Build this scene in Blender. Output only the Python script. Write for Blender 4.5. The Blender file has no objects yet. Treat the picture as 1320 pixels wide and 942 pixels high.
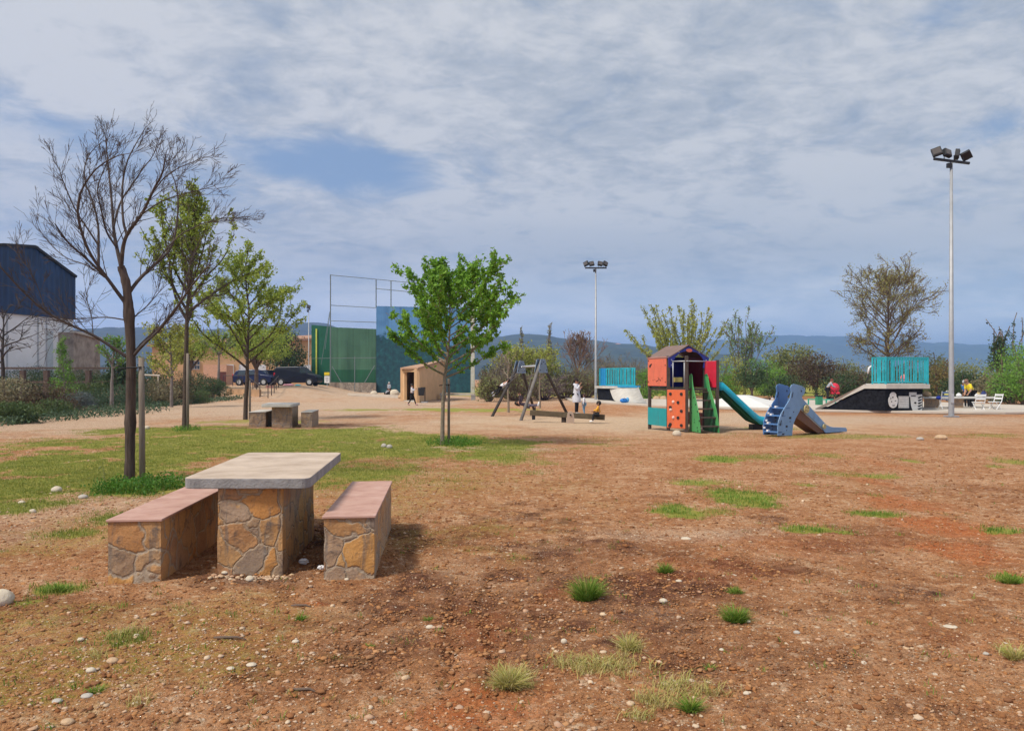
import bpy, math, random
import numpy as np
from mathutils import Vector, Matrix
S = bpy.context.scene
R = math.radians
F, EYE, HY = 990.0, 1.55, 488.0
# ------------------------------------------------------------------ camera, sky, sun, exposure
cd = bpy.data.cameras.new('camera'); cam = bpy.data.objects.new('camera', cd); S.collection.objects.link(cam)
cam.location = (0, 0, EYE); cam.rotation_euler = (R(90), 0, 0)
cd.sensor_width = 36; cd.lens = 36*F/1320; cd.shift_y = 17/1320; cd.clip_start = .05; cd.clip_end = 30000
S.camera = cam
SUN_EL, SUN_AZ = R(52), R(-128)          # azimuth measured from +Y towards +X
sl = bpy.data.lights.new('sun', 'SUN'); sl.energy = 2.9; sl.angle = R(10); sl.color = (1, .93, .82)
so = bpy.data.objects.new('sun', sl); S.collection.objects.link(so)
sd = Vector((math.sin(SUN_AZ)*math.cos(SUN_EL), math.cos(SUN_AZ)*math.cos(SUN_EL), math.sin(SUN_EL)))
so.rotation_euler = sd.to_track_quat('Z', 'Y').to_euler(); so.location = sd*50
S.view_settings.view_transform = 'Standard'; S.view_settings.look = 'None'
S.view_settings.exposure = 0.56; S.view_settings.gamma = 1; S.view_settings.use_curve_mapping = False
S.render.engine = 'CYCLES'
S.cycles.max_bounces = 5; S.cycles.diffuse_bounces = 2; S.cycles.glossy_bounces = 2; S.cycles.transmission_bounces = 3
S.cycles.volume_bounces = 1; S.cycles.transparent_max_bounces = 6
S.cycles.use_denoising = True

class NT:
    def __init__(s, tree): s.t = tree; s.n = tree.nodes; s.l = tree.links
    def new(s, typ, **kw):
        n = s.n.new(typ)
        for k, v in kw.items():
            if k.startswith('i_'): n.inputs[int(k[2:]) if k[2:].isdigit() else k[2:]].default_value = v
            else: setattr(n, k, v)
        return n
    def link(s, a, b): s.l.new(a, b)
    def math(s, op, a, b=None, c=None, clamp=False):
        n = s.new('ShaderNodeMath', operation=op, use_clamp=clamp)
        for i, v in enumerate((a, b, c)):
            if v is None: continue
            if isinstance(v, (int, float)): n.inputs[i].default_value = v
            else: s.link(v, n.inputs[i])
        return n.outputs[0]
    def mix(s, f, a, b, mode='MIX'):
        n = s.new('ShaderNodeMix', data_type='RGBA', blend_type=mode)
        for i, v in ((0, f), (6, a), (7, b)):
            if isinstance(v, (int, float)): n.inputs[i].default_value = v
            elif isinstance(v, tuple): n.inputs[i].default_value = (*v[:3], 1)
            else: s.link(v, n.inputs[i])
        return n.outputs[2]
    def ramp(s, f, pts):
        n = s.new('ShaderNodeValToRGB'); e = n.color_ramp.elements
        while len(e) < len(pts): e.new(.5)
        for i, (p, c) in enumerate(pts):
            e[i].position = p; e[i].color = (*c, 1) if isinstance(c, tuple) else (c, c, c, 1)
        s.link(f, n.inputs[0]); return n.outputs[0]
    def noise(s, vec, scale, detail=4, rough=.55, dist=0):
        n = s.new('ShaderNodeTexNoise'); n.inputs['Scale'].default_value = scale; n.inputs['Detail'].default_value = detail
        n.inputs['Roughness'].default_value = rough; n.inputs['Distortion'].default_value = dist
        if vec is not None: s.link(vec, n.inputs['Vector'])
        return n.outputs[0]
    def smooth(s, x, lo, hi):
        n = s.new('ShaderNodeMapRange', interpolation_type='SMOOTHSTEP')
        s.link(x, n.inputs[0]); n.inputs[1].default_value = lo; n.inputs[2].default_value = hi
        return n.outputs[0]

W = bpy.data.worlds.new('World'); S.world = W; W.use_nodes = True
w = NT(W.node_tree); w.n.clear()
sky = w.new('ShaderNodeTexSky', sky_type='NISHITA', sun_disc=False, sun_elevation=SUN_EL, sun_rotation=SUN_AZ)
sky.air_density = 1.0; sky.dust_density = 1.6; sky.ozone_density = 1.5
tc = w.new('ShaderNodeTexCoord'); sx = w.new('ShaderNodeSeparateXYZ'); w.link(tc.outputs['Generated'], sx.inputs[0])
X_, Y_, Z_ = sx.outputs
zz = w.math('ADD', w.math('MAXIMUM', Z_, 0.0), .20)
u_ = w.math('DIVIDE', X_, zz); v_ = w.math('DIVIDE', Y_, zz)
cv = w.new('ShaderNodeCombineXYZ'); w.link(u_, cv.inputs[0]); w.link(v_, cv.inputs[1])
rotm = w.new('ShaderNodeMapping'); w.link(cv.outputs[0], rotm.inputs[0]); rotm.inputs['Rotation'].default_value = (0, 0, R(-28)); rotm.inputs['Scale'].default_value = (1.45, 1.75, 1)
nb = w.noise(rotm.outputs[0], .6, 7, .6, .3)          # big cloud masses
nf = w.noise(rotm.outputs[0], 2.6, 8, .62, .5)          # mackerel texture
nw = w.noise(rotm.outputs[0], .9, 4, .5, 1.0)
# clear patches of this sky: directions (az, el) and spreads
az = w.math('ARCTAN2', X_, Y_); hl = w.math('SQRT', w.math('ADD', w.math('MULTIPLY', X_, X_), w.math('MULTIPLY', Y_, Y_)))
el = w.math('ARCTAN2', Z_, hl)
def clear_patch(px, py, rx, ry, tilt, k):
    a0 = math.atan2(px-660, F); e0 = math.atan2(HY-py, math.hypot(F, px-660))
    da = w.math('SUBTRACT', az, a0); de = w.math('SUBTRACT', el, e0)
    c, s_ = math.cos(tilt), math.sin(tilt)
    p = w.math('ADD', w.math('MULTIPLY', da, c*F/rx), w.math('MULTIPLY', de, s_*F/rx))
    q = w.math('SUBTRACT', w.math('MULTIPLY', de, c*F/ry), w.math('MULTIPLY', da, s_*F/ry))
    d = w.math('ADD', w.math('MULTIPLY', p, p), w.math('MULTIPLY', q, q))
    return w.math('MULTIPLY', w.math('EXPONENT', w.math('MULTIPLY', d, -1.0)), k)
gap = None
for a in ((470, 215, 105, 34, R(-6), .85), (350, 200, 120, 24, R(-8), .55), (120, 190, 170, 34, R(-14), .55), (70, 330, 190, 75, 0, .40), (1290, 165, 60, 20, R(20), .4),
          (960, 290, 260, 26, 0, .10), (1180, 40, 60, 20, R(25), .3), (880, 420, 800, 50, 0, .08)):
    g = clear_patch(*a); gap = g if gap is None else w.math('ADD', gap, g)
cover = w.math('ADD', w.math('SUBTRACT', 1.05, gap), w.math('ADD', w.math('MULTIPLY', w.math('SUBTRACT', nf, .5), 1.7), w.math('MULTIPLY', w.math('SUBTRACT', nb, .5), .5)))
cover = w.smooth(cover, .12, .98)
nh = w.noise(rotm.outputs[0], 9.0, 5, .6, .4)
tone = w.math('ADD', w.math('ADD', w.math('MULTIPLY', nb, .50), w.math('MULTIPLY', nf, .48)), w.math('MULTIPLY', nh, .26))
ccol = w.ramp(tone, [(.40, (2.35, 2.7, 3.2)), (.48, (2.75, 3.05, 3.4)), (.56, (3.5, 3.7, 3.95)), (.65, (4.6, 4.65, 4.7))])
lowband = w.smooth(el, .30, .04)                       # thin, even, bluer layer far away
low = w.ramp(nw, [(.38, (2.4, 2.95, 3.5)), (.62, (3.75, 4.05, 4.3))])
ccol = w.mix(w.math('MULTIPLY', lowband, .70), ccol, low)
blue = w.mix(.70, w.mix(1.0, sky.outputs[0], (1.0, 1.0, 1.0), 'MULTIPLY'), (1.7, 2.45, 3.6))
bgc = w.mix(cover, blue, ccol)
hzl = w.math('ADD', 1.0, w.math('MULTIPLY', w.smooth(el, .17, .0), 1.25))
cmb = w.new('ShaderNodeVectorMath', operation='SCALE'); w.link(bgc, cmb.inputs[0]); w.link(hzl, cmb.inputs['Scale']); bgc = cmb.outputs[0]
bg = w.new('ShaderNodeBackground'); bg.inputs[1].default_value = .10; w.link(bgc, bg.inputs[0])
wo = w.new('ShaderNodeOutputWorld'); w.link(bg.outputs[0], wo.inputs[0])

# ------------------------------------------------------------------ helpers
C = S.collection
rng = np.random.default_rng(7); random.seed(7)
def gd(py): return EYE*F/(py-HY)
def GX(px, D): return (px-660)/F*D
def GZ(py, D): return EYE-(py-HY)*D/F
def W3(px, py, D): return (GX(px, D), D, GZ(py, D))
def sst(x, a, b):
    t = np.clip((x-a)/(b-a), 0, 1); return t*t*(3-2*t)
def _h(i, j, s):
    n = (i*374761393 + j*668265263 + s*1442695041) & 0xffffffff
    n = ((n ^ (n >> 13))*1274126177) & 0xffffffff
    return ((n ^ (n >> 16)) & 0xffff)/65535.0
def vn(x, y, s=0):
    x = np.asarray(x, float); y = np.asarray(y, float)
    i = np.floor(x).astype(np.int64); j = np.floor(y).astype(np.int64); fx = x-i; fy = y-j
    fx = fx*fx*(3-2*fx); fy = fy*fy*(3-2*fy)
    return (_h(i, j, s)*(1-fx)+_h(i+1, j, s)*fx)*(1-fy)+(_h(i, j+1, s)*(1-fx)+_h(i+1, j+1, s)*fx)*fy
def fbm(x, y, o=4, s=0):
    a, t, r = .5, 0, 0
    for k in range(o): r = r+a*vn(x*2**k, y*2**k, s+k); t += a; a *= .5
    return r/t
def ground_z(x, y, fine=True):
    x = np.asarray(x, float); y = np.asarray(y, float)
    z = .86*sst(-x-.10*(y-60), 13.5, 19)*sst(y, 56, 74)
    z = z+.10*(fbm(x*.09+3, y*.09, 3, 5)-.5)*sst(y, 6, 14)*(1-sst(y, 40, 60)*.3)
    if fine:
        z = z+.030*(fbm(x*1.3, y*1.3, 3, 11)-.5)*sst(y, 3, 7)+.038*(fbm(x*3.1, y*3.1, 3, 12)-.5)*(1-.5*sst(y, 9, 20))+.022*(fbm(x*13, y*13, 3, 13)-.5)*(1-sst(y, 10, 25))
        z = z+.012*(fbm(x*40, y*40, 2, 17)-.5)*(1-sst(y, 8, 16))
    return z
def gz(x, y): return float(ground_z(x, y, False))

MATS = {}
def mat(name, col, rough=.8, var=.12, scale=6, bump=0, bscale=None, metal=0, spec=.35, col2=None, rnd=None, trans=0, streak=False):
    if name in MATS: return MATS[name]
    m = bpy.data.materials.new(name); m.use_nodes = True; t = NT(m.node_tree)
    b = t.n['Principled BSDF']; b.inputs['Roughness'].default_value = rough; b.inputs['Metallic'].default_value = metal
    b.inputs['Specular IOR Level'].default_value = spec
    co = t.new('ShaderNodeTexCoord').outputs['Object']
    if streak:
        mp = t.new('ShaderNodeMapping'); t.link(co, mp.inputs[0]); mp.inputs['Scale'].default_value = (1, 1, .12); co = mp.outputs[0]
    n = t.noise(co, scale, 6, .6)
    c1 = tuple(max(0, c*(1-var)) for c in col); c2 = col2 or tuple(c*(1+var) for c in col)
    c = t.ramp(n, [(.3, c1), (.7, c2)])
    if rnd:                                   # leaves: colour differs from leaf to leaf
        g = t.new('ShaderNodeNewGeometry').outputs['Random Per Island']
        c = t.mix(t.math('MULTIPLY', t.smooth(n, .35, .65), .6), t.ramp(g, [(i/max(1, len(rnd)-1), q) for i, q in enumerate(rnd)]), c1)
    t.link(c, b.inputs['Base Color'])
    if bump:
        bp = t.new('ShaderNodeBump'); bp.inputs['Strength'].default_value = bump; bp.inputs['Distance'].default_value = .02
        t.link(t.noise(co, bscale or scale*6, 5, .6), bp.inputs['Height']); t.link(bp.outputs[0], b.inputs['Normal'])
    if trans:
        tr = t.new('ShaderNodeBsdfTranslucent'); t.link(c, tr.inputs[0]); mx = t.new('ShaderNodeMixShader'); mx.inputs[0].default_value = trans
        t.link(b.outputs[0], mx.inputs[1]); t.link(tr.outputs[0], mx.inputs[2]); t.link(mx.outputs[0], t.n['Material Output'].inputs[0])
    MATS[name] = m; return m
def leafmat(name, cols, trans=.3): return mat(name, cols[0], .55, .25, 1.2, rnd=cols, trans=trans, spec=.25)

def mesh_np(name, V, Fc, m=None, smooth=False):
    V = np.asarray(V, np.float32).reshape(-1, 3); Fc = np.asarray(Fc, np.int32); k = Fc.shape[1]
    me = bpy.data.meshes.new(name); me.vertices.add(len(V)); me.vertices.foreach_set('co', V.ravel())
    me.loops.add(Fc.size); me.loops.foreach_set('vertex_index', Fc.ravel())
    me.polygons.add(len(Fc)); me.polygons.foreach_set('loop_start', np.arange(0, Fc.size, k, dtype=np.int32))
    me.polygons.foreach_set('loop_total', np.full(len(Fc), k, np.int32))
    me.polygons.foreach_set('use_smooth', np.full(len(Fc), smooth))
    me.update(calc_edges=True)
    if m: me.materials.append(m)
    return me
def obj(name, me, parent=None, local=False, loc=None):
    o = bpy.data.objects.new(name, me); C.objects.link(o)
    if parent is not None: o.parent = parent
    return o
def tag(o, label=None, cat=None, group=None, kind=None):
    if label: o['label'] = label
    if cat: o['category'] = cat
    if group: o['group'] = group
    if kind: o['kind'] = kind
    return o
def thing(name, label, cat, loc=(0, 0, 0), group=None, rz=0):
    o = bpy.data.objects.new(name, None); C.objects.link(o); o.location = loc; o.rotation_euler = (0, 0, rz); o.empty_display_size = .2
    return tag(o, label, cat, group)
def world_of(o):
    p = Vector((0, 0, 0))
    while o is not None: p = p+o.location; o = o.parent
    return p
class MB:
    def __init__(s): s.v = []; s.f = []
    def add(s, vs, fs):
        b = len(s.v); s.v += [tuple(map(float, q)) for q in vs]; s.f += [tuple(b+i for i in q) for q in fs]; return s
    def box(s, c, d, rz=0, taper=1):
        x, y, z = d[0]/2, d[1]/2, d[2]/2; ca, sa = math.cos(rz), math.sin(rz); vs = []
        for k in (-1, 1):
            t = taper if k > 0 else 1
            for i, j in ((-1, -1), (1, -1), (1, 1), (-1, 1)):
                a, b = i*x*t, j*y*t; vs.append((c[0]+a*ca-b*sa, c[1]+a*sa+b*ca, c[2]+k*z))
        return s.add(vs, [(3, 2, 1, 0), (4, 5, 6, 7), (0, 1, 5, 4), (1, 2, 6, 5), (2, 3, 7, 6), (3, 0, 4, 7)])
    def beam(s, a, b, wd, ht, up=(0, 0, 1)):
        a, b = Vector(a), Vector(b); d = (b-a).normalized(); sd_ = d.cross(Vector(up))
        if sd_.length < 1e-4: sd_ = Vector((1, 0, 0))
        sd_.normalize(); u = sd_.cross(d).normalized(); vs = []
        for p in (a, b):
            for i, j in ((-1, -1), (1, -1), (1, 1), (-1, 1)): vs.append(p+sd_*i*wd/2+u*j*ht/2)
        return s.add(vs, [(3, 2, 1, 0), (4, 5, 6, 7), (0, 1, 5, 4), (1, 2, 6, 5), (2, 3, 7, 6), (3, 0, 4, 7)])
    def prism(s, pts, vec):
        n = len(pts); v = Vector(vec); P = [Vector(p) for p in pts]
        nn = sum(((P[i]-P[0]).cross(P[(i+1) % n]-P[0]) for i in range(n)), Vector())
        if nn.dot(v) > 0: P = P[::-1]
        return s.add(P+[p+v for p in P], [tuple(range(n)), tuple(range(2*n-1, n-1, -1))]+[(i, i+n, (i+1) % n+n, (i+1) % n) for i in range(n)])
    def tube(s, pts, r, n=8, cap=True):
        P = [Vector(p) for p in pts]; rr = r if isinstance(r, (list, tuple)) else [r]*len(P)
        b = len(s.v); prev = None; vs = []; fs = []
        for i, p in enumerate(P):
            d = (P[min(i+1, len(P)-1)]-P[max(i-1, 0)]).normalized()
            a = d.cross(prev[1] if prev else (Vector((0, 0, 1)) if abs(d.z) < .9 else Vector((1, 0, 0))))
            if prev: a = prev[0]-d*prev[0].dot(d)
            a.normalize(); c = d.cross(a); prev = (a, c)
            for k in range(n):
                t = 2*math.pi*k/n; vs.append(p+(a*math.cos(t)+c*math.sin(t))*rr[i])
        for i in range(len(P)-1):
            for k in range(n):
                k2 = (k+1) % n; fs.append((i*n+k, i*n+k2, (i+1)*n+k2, (i+1)*n+k))
        if cap: fs += [tuple(range(n))[::-1], tuple(range((len(P)-1)*n, len(P)*n))]
        return s.add(vs, fs)
    def ball(s, c, r, sc=(1, 1, 1), n=10, m=7, jit=0):
        vs = [(0, 0, -1)]; fs = []
        for i in range(1, m):
            ph = -math.pi/2+math.pi*i/m
            for k in range(n):
                t = 2*math.pi*k/n; vs.append((math.cos(ph)*math.cos(t), math.cos(ph)*math.sin(t), math.sin(ph)))
        vs.append((0, 0, 1)); L = len(vs)-1
        for k in range(n):
            k2 = (k+1) % n; fs.append((0, 1+k2, 1+k)); fs.append((L, L-n+k, L-n+k2))
            for i in range(m-2): a = 1+i*n; fs.append((a+k, a+k2, a+n+k2, a+n+k))
        out = []
        for v in vs:
            j = 1+random.uniform(-jit, jit); out.append((c[0]+v[0]*r*sc[0]*j, c[1]+v[1]*r*sc[1]*j, c[2]+v[2]*r*sc[2]*j))
        return s.add(out, fs)
    def build(s, name, m, parent=None, smooth=False, bevel=0, local=False, loc=None):
        off = Vector((0, 0, 0))
        if not local: off = world_of(parent) if parent is not None else Vector(loc or (0, 0, 0))
        me = bpy.data.meshes.new(name); me.from_pydata([tuple(Vector(v)-off) for v in s.v], [], s.f); me.update()
        for x in (m if isinstance(m, (list, tuple)) else [m]): me.materials.append(x)
        if smooth: me.polygons.foreach_set('use_smooth', [True]*len(me.polygons))
        o = obj(name, me, parent)
        if parent is None: o.location = off
        if bevel:
            b = o.modifiers.new('bevel', 'BEVEL'); b.width = bevel; b.segments = 2; b.limit_method = 'ANGLE'; b.angle_limit = R(35)
        return o
def dup(src, loc=None, rz=None, label=None, parent=None):
    c = src.copy(); C.objects.link(c)
    if parent is not None: c.parent = parent
    if loc is not None: c.location = loc
    if rz is not None: c.rotation_euler = (0, 0, rz)
    if label: c['label'] = label
    for ch in [q for q in bpy.data.objects if q.parent == src and q is not c]: dup(ch, parent=c)
    return c

# ---- materials
M_soil_bark = mat('bark_brown', (.085, .062, .048), .95, .35, 14, .9, 60)
M_bark_grey = mat('bark_grey', (.17, .145, .12), .95, .3, 14, .8, 60)
M_bark_dark = mat('bark_dark', (.05, .04, .035), .95, .3, 14, .6, 50)
M_twig = mat('twig_brown', (.15, .105, .08), .95, .3, 4)
M_twig_grey = mat('twig_grey', (.19, .16, .14), .95, .3, 4)
M_stake = mat('weathered_stake_wood', (.20, .165, .13), .9, .3, 9, .5, 40, streak=True)
M_conc = mat('concrete_grey', (.50, .47, .42), .9, .14, 3, .3, 60)
M_conc_d = mat('concrete_side_dark', (.30, .30, .31), .9, .2, 8, .5, 70)
M_conc_l = mat('concrete_pale', (.50, .44, .37), .9, .10, 1.2, .2, 40)
M_galv = mat('galvanised_steel', (.46, .48, .50), .5, .1, 5, metal=.4)
M_black = mat('black_paint', (.018, .019, .022), .55, .3, 5)
M_blackside = mat('ramp_black_paint', (.008, .009, .013), .85, .6, 8, col2=(.02, .022, .028), spec=.12)
M_teal = mat('teal_rail_paint', (.02, .36, .42), .45, .25, 3, col2=(.03, .46, .55))
M_white = mat('white_paint', (.75, .75, .74), .6, .08, 6)
M_ochre = mat('ochre_render', (.62, .40, .22), .9, .1, 1.5, .15, 30)
M_skin = mat('skin', (.50, .27, .18), .6, .05, 5)
M_hair = mat('dark_hair', (.02, .014, .010), .6, .3, 30)
M_eye = mat('eye_dark', (.02, .015, .012), .3)
M_glassd = mat('dark_glass', (.03, .045, .06), .08, .1, 2, spec=.8)
M_tyre = mat('tyre_rubber', (.02, .02, .02), .8)
# ------------------------------------------------------------------ ground sheet
def E(px, py, rx, ry):
    d = gd(py); d1 = gd(py+ry); d2 = gd(max(py-ry, HY+1.5)); return (GX(px, d), (d1+d2)/2, rx/F*d, (d2-d1)/2)
def blobs(x, y, items, jag=.55, js=1.6, seed=50):
    n = fbm(x*js, y*js, 4, seed)-.5; n2 = fbm(x*js*5, y*js*5, 3, seed+9)-.5; out = np.zeros_like(x)
    for px, py, rx, ry, k in items:
        cx, cy, ax, ay = E(px, py, rx, ry)
        d = np.sqrt(((x-cx)/ax)**2+((y-cy)/ay)**2)
        out = np.maximum(out, k*sst(-(d+jag*2.4*n+jag*2.0*n2), -1.30, -.30))
    return out
GRASS_LAWN = [(110, 603, 230, 34, .95), (330, 574, 330, 22, .95), (60, 620, 120, 22, .8), (520, 585, 170, 16, .60), (480, 612, 130, 20, .42), (240, 556, 120, 7, .7),
              (640, 590, 60, 12, .35), (600, 528, 100, 2.5, .8), (470, 528, 90, 2, .5), (690, 509, 120, 3, .8), (700, 532, 40, 2, .4), (180, 668, 70, 12, .5), (90, 690, 60, 10, .4), (20, 655, 60, 14, .5), (1130, 562, 200, 4, .3), (1000, 552, 60, 2.5, .4), (350, 544, 80, 3, .4)]
GRASS_LUSH = [(175, 634, 78, 13, 1), (588, 572, 46, 6, 1), (240, 556, 18, 2.5, 1)]
GRASS_PATCH = [(872, 660, 30, 9, 1), (950, 640, 50, 14, 1), (985, 652, 26, 6, .9), (1045, 682, 50, 5, 1), (1090, 686, 20, 5, .8), (1125, 663, 32, 4.5, 1), (1292, 684, 32, 6, 1), (930, 594, 30, 6, 1), (905, 624, 50, 5, .7),
               (1068, 588, 30, 4, .5), (1300, 745, 24, 6, 1), (700, 598, 30, 5, .5), (1080, 612, 40, 5, .5), (1170, 594, 14, 3, .7), (1130, 615, 30, 3, .6), (985, 590, 60, 5, .5), (1040, 627, 16, 3, .6),
               (75, 760, 40, 9, .8), (38, 778, 22, 7, .7), (165, 822, 38, 12, .5), (690, 612, 24, 4, .4), (1310, 596, 30, 6, .6), (1285, 603, 24, 3, .6), (925, 660, 25, 5, .5), (1160, 690, 10, 3, .6), (780, 566, 60, 4, .3), (1130, 641, 12, 3, .4)]
GRASS_DRY = [(657, 876, 30, 12, .9), (735, 855, 26, 10, .8), (790, 862, 55, 12, .9), (812, 838, 20, 8, .7), (870, 882, 36, 10, .75), (820, 925, 28, 12, .8), (905, 892, 34, 10, .8), (845, 905, 34, 10, .7), (1306, 845, 16, 9, .8), (160, 818, 30, 10, .6), (270, 885, 20, 8, .25), (180, 905, 20, 10, .3), (130, 845, 26, 7, .5), (240, 790, 30, 5, .3)]
MOSS = [(110, 865, 260, 60, .75), (60, 800, 110, 30, .6), (570, 640, 150, 40, .8), (420, 625, 120, 30, .6), (280, 800, 130, 30, .55), (100, 700, 140, 30, .6), (700, 640, 150, 30, .35), (500, 690, 70, 30, .3), (1100, 640, 120, 20, .2), (430, 590, 200, 25, .5), (330, 860, 120, 25, .5)]
SAND = [(790, 548, 330, 16, 1), (1000, 545, 160, 16, .85), (620, 541, 110, 8, .8), (500, 553, 130, 8, .7), (1180, 548, 200, 10, .35)]
GRAV = [(200, 535, 420, 22, 1), (60, 552, 190, 18, .9), (430, 528, 200, 18, 1), (520, 570, 100, 3, .35), (120, 660, 170, 26, .35), (30, 690, 80, 24, .3), (600, 579, 120, 4, .9), (470, 512, 300, 9, 1), (1150, 542, 250, 7, .7), (900, 690, 160, 14, .5), (700, 517, 300, 6, .6), (330, 748, 60, 7, .8)]
MOIST_SHADE = [(860, 760, 330, 95, .9), (620, 830, 200, 90, .7), (1000, 860, 260, 60, .65), (560, 700, 90, 36, .55), (520, 710, 50, 30, 1), (380, 745, 120, 14, .8), (400, 690, 45, 30, 1), (250, 715, 60, 30, .8), (940, 700, 200, 16, .6), (100, 780, 120, 20, .3), (720, 790, 260, 60, .5), (1150, 690, 120, 14, .35), (400, 552, 110, 5, .8), (1300, 640, 100, 20, .3), (450, 880, 120, 40, .4)]  # damp patches, plus bench and table shade painted as dark soil
RED = [(600, 925, 70, 30, .9), (640, 900, 90, 25, .4), (1135, 625, 22, 14, .7), (1165, 648, 40, 12, .9), (1215, 680, 50, 12, 1), (1270, 715, 60, 20, .9), (1315, 745, 40, 16, .8), (1120, 595, 15, 20, .4), (400, 780, 30, 6, .9), (620, 820, 60, 40, .45), (1040, 700, 160, 20, .35), (930, 740, 120, 30, .3), (1240, 830, 80, 26, .3), (520, 940, 90, 20, .5), (730, 770, 60, 20, .3)]
def masks(x, y):
    ln = fbm(x*.9, y*.9, 5, 61); n5 = fbm(x*6, y*6, 4, 62)
    grass = blobs(x, y, GRASS_LAWN, .5, .45, 51)
    grass = np.clip(grass*(.25+1.5*sst(ln*.6+n5*.4, .30, .53)), 0, 1)
    grass = np.maximum(grass, blobs(x, y, GRASS_LUSH, .25, 1.4, 52)); gp = blobs(x, y, GRASS_PATCH, .4, 1.7, 53); grass = np.maximum(grass, gp)
    dry = blobs(x, y, GRASS_DRY, .5, 4, 54)
    rough = .35+sst(fbm(x*.5+9, y*.5, 4, 71), .35, .65)
    moss = blobs(x, y, MOSS, .7, .8, 55)*rough; sand = blobs(x, y, SAND, .35, .3, 56); grav = blobs(x, y, GRAV, .4, .5, 57)
    moist_shade = blobs(x, y, MOIST_SHADE, .8, 1.0, 58)*(.3+.9*sst(fbm(x*1.4, y*1.4, 4, 72), .35, .62)); red = blobs(x, y, RED, .6, 1.3, 59)
    far = sst(y, 62, 75)*sst(x, -9, -3); grass = np.maximum(grass, far); sand = sand*(1-far); grav = grav*(1-far)
    return [np.clip(q, 0, 1) for q in (grass, sand, moist_shade, red, moss, grav, dry)]
ys = [-400, -60, -12, -5, -1, .6, 1.6, 2.3]; yv = 2.8
while yv < 9000:
    ys.append(yv); yv *= 1.0042 if yv < 9 else (1.007 if yv < 30 else (1.016 if yv < 110 else 1.12))
ys = np.array(ys); NC = 620
sc_ = np.linspace(-1, 1, NC); half = np.where(ys < 200, np.maximum(np.abs(ys)*.76+1.0, 2.5), ys*1.0)
half = np.where(ys < 2.5, np.maximum(half, 6), half)
GXX = sc_[None, :]*half[:, None]; GYY = np.repeat(ys[:, None], NC, 1)
# the outermost columns run far out so the sheet has no visible side
GXX[:, 0] -= 60+np.abs(ys)*1.5; GXX[:, -1] += 60+np.abs(ys)*1.5
gx, gy = GXX.ravel(), GYY.ravel(); mk = masks(gx, gy)
zf = ground_z(gx, gy)
nearw = (1-sst(gy, 9, 22))
zf = zf+nearw*mk[2]*.030*(fbm(gx*9, gy*9, 3, 33)-.5)
# two narrow wheel ruts in the damp soil
for rx_, dx_ in ((-.235, 0.0), (.0, .0)):
    cx = -.15+rx_+.05*np.sin(gy*2)
    zf = zf-.022*np.exp(-((gx-cx)/.035)**2)*sst(gy, 3.6, 4.0)*(1-sst(gy, 5.6, 6.2))*(.5+vn(gx*30, gy*30, 3))
nr, nc = GXX.shape; idx = np.arange(nr*nc).reshape(nr, nc)
FF = np.stack([idx[:-1, :-1], idx[:-1, 1:], idx[1:, 1:], idx[1:, :-1]], -1).reshape(-1, 4)
gm = bpy.data.materials.new('bare_soil_and_lawn'); gm.use_nodes = True; t = NT(gm.node_tree); B = t.n['Principled BSDF']
B.inputs['Roughness'].default_value = .95; B.inputs['Specular IOR Level'].default_value = .15
co = t.new('ShaderNodeTexCoord').outputs['Object']
A1 = t.new('ShaderNodeAttribute', attribute_name='cover_a'); A2 = t.new('ShaderNodeAttribute', attribute_name='cover_b'); A3 = t.new('ShaderNodeAttribute', attribute_name='cover_c')
def sep(a):
    s = t.new('ShaderNodeSeparateColor'); t.link(a.outputs['Color'], s.inputs[0]); return s.outputs
gG, gS, gM = sep(A1); gR, gMo, gV = sep(A2); gD = sep(A3)[0]
n1 = t.noise(co, 1.1, 8, .65); n2 = t.noise(co, 9, 8, .7); n3 = t.noise(co, 55, 6, .7); n4 = t.noise(co, 190, 3, .7)
soil = t.ramp(n1, [(.32, (.31, .127, .050)), (.5, (.43, .203, .090)), (.68, (.54, .305, .165))])
soil = t.mix(t.smooth(n2, .52, .66), soil, (.60, .41, .26)); soil = t.mix(t.math('MULTIPLY', t.smooth(n2, .47, .34), .8), soil, (.19, .070, .032))
soil = t.mix(gS, soil, t.ramp(n2, [(.3, (.48, .32, .20)), (.7, (.62, .46, .31))]))
soil = t.mix(t.math('MULTIPLY', gV, .85), soil, t.ramp(n2, [(.3, (.38, .25, .165)), (.5, (.55, .40, .28)), (.7, (.72, .58, .44))]))
soil = t.mix(t.math('MULTIPLY', gM, .92), soil, t.ramp(n2, [(.36, (.055, .022, .012)), (.5, (.12, .046, .025)), (.64, (.24, .105, .056))]))
soil = t.mix(t.math('MULTIPLY', gR, .8), soil, t.ramp(n2, [(.3, (.34, .080, .02)), (.7, (.54, .18, .055))]))
mossf = t.math('MULTIPLY', gMo, t.smooth(t.math('ADD', t.math('MULTIPLY', n2, .6), t.math('MULTIPLY', n3, .4)), .40, .62))
soil = t.mix(mossf, soil, t.ramp(n3, [(.35, (.20, .14, .02)), (.65, (.36, .26, .045))]))
# crumbs: each grain of the surface differs a little
vc = t.new('ShaderNodeTexVoronoi', feature='F1'); vc.inputs['Scale'].default_value = 85; t.link(co, vc.inputs['Vector'])
sc = t.new('ShaderNodeSeparateColor'); t.link(vc.outputs['Color'], sc.inputs[0])
soil = t.mix(.6, soil, t.ramp(sc.outputs[0], [(0, .48), (.5, .95), (1, 1.35)]), 'MULTIPLY')
soil = t.mix(.8, soil, t.ramp(n4, [(.3, .55), (.7, 1.35)]), 'MULTIPLY')
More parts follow.
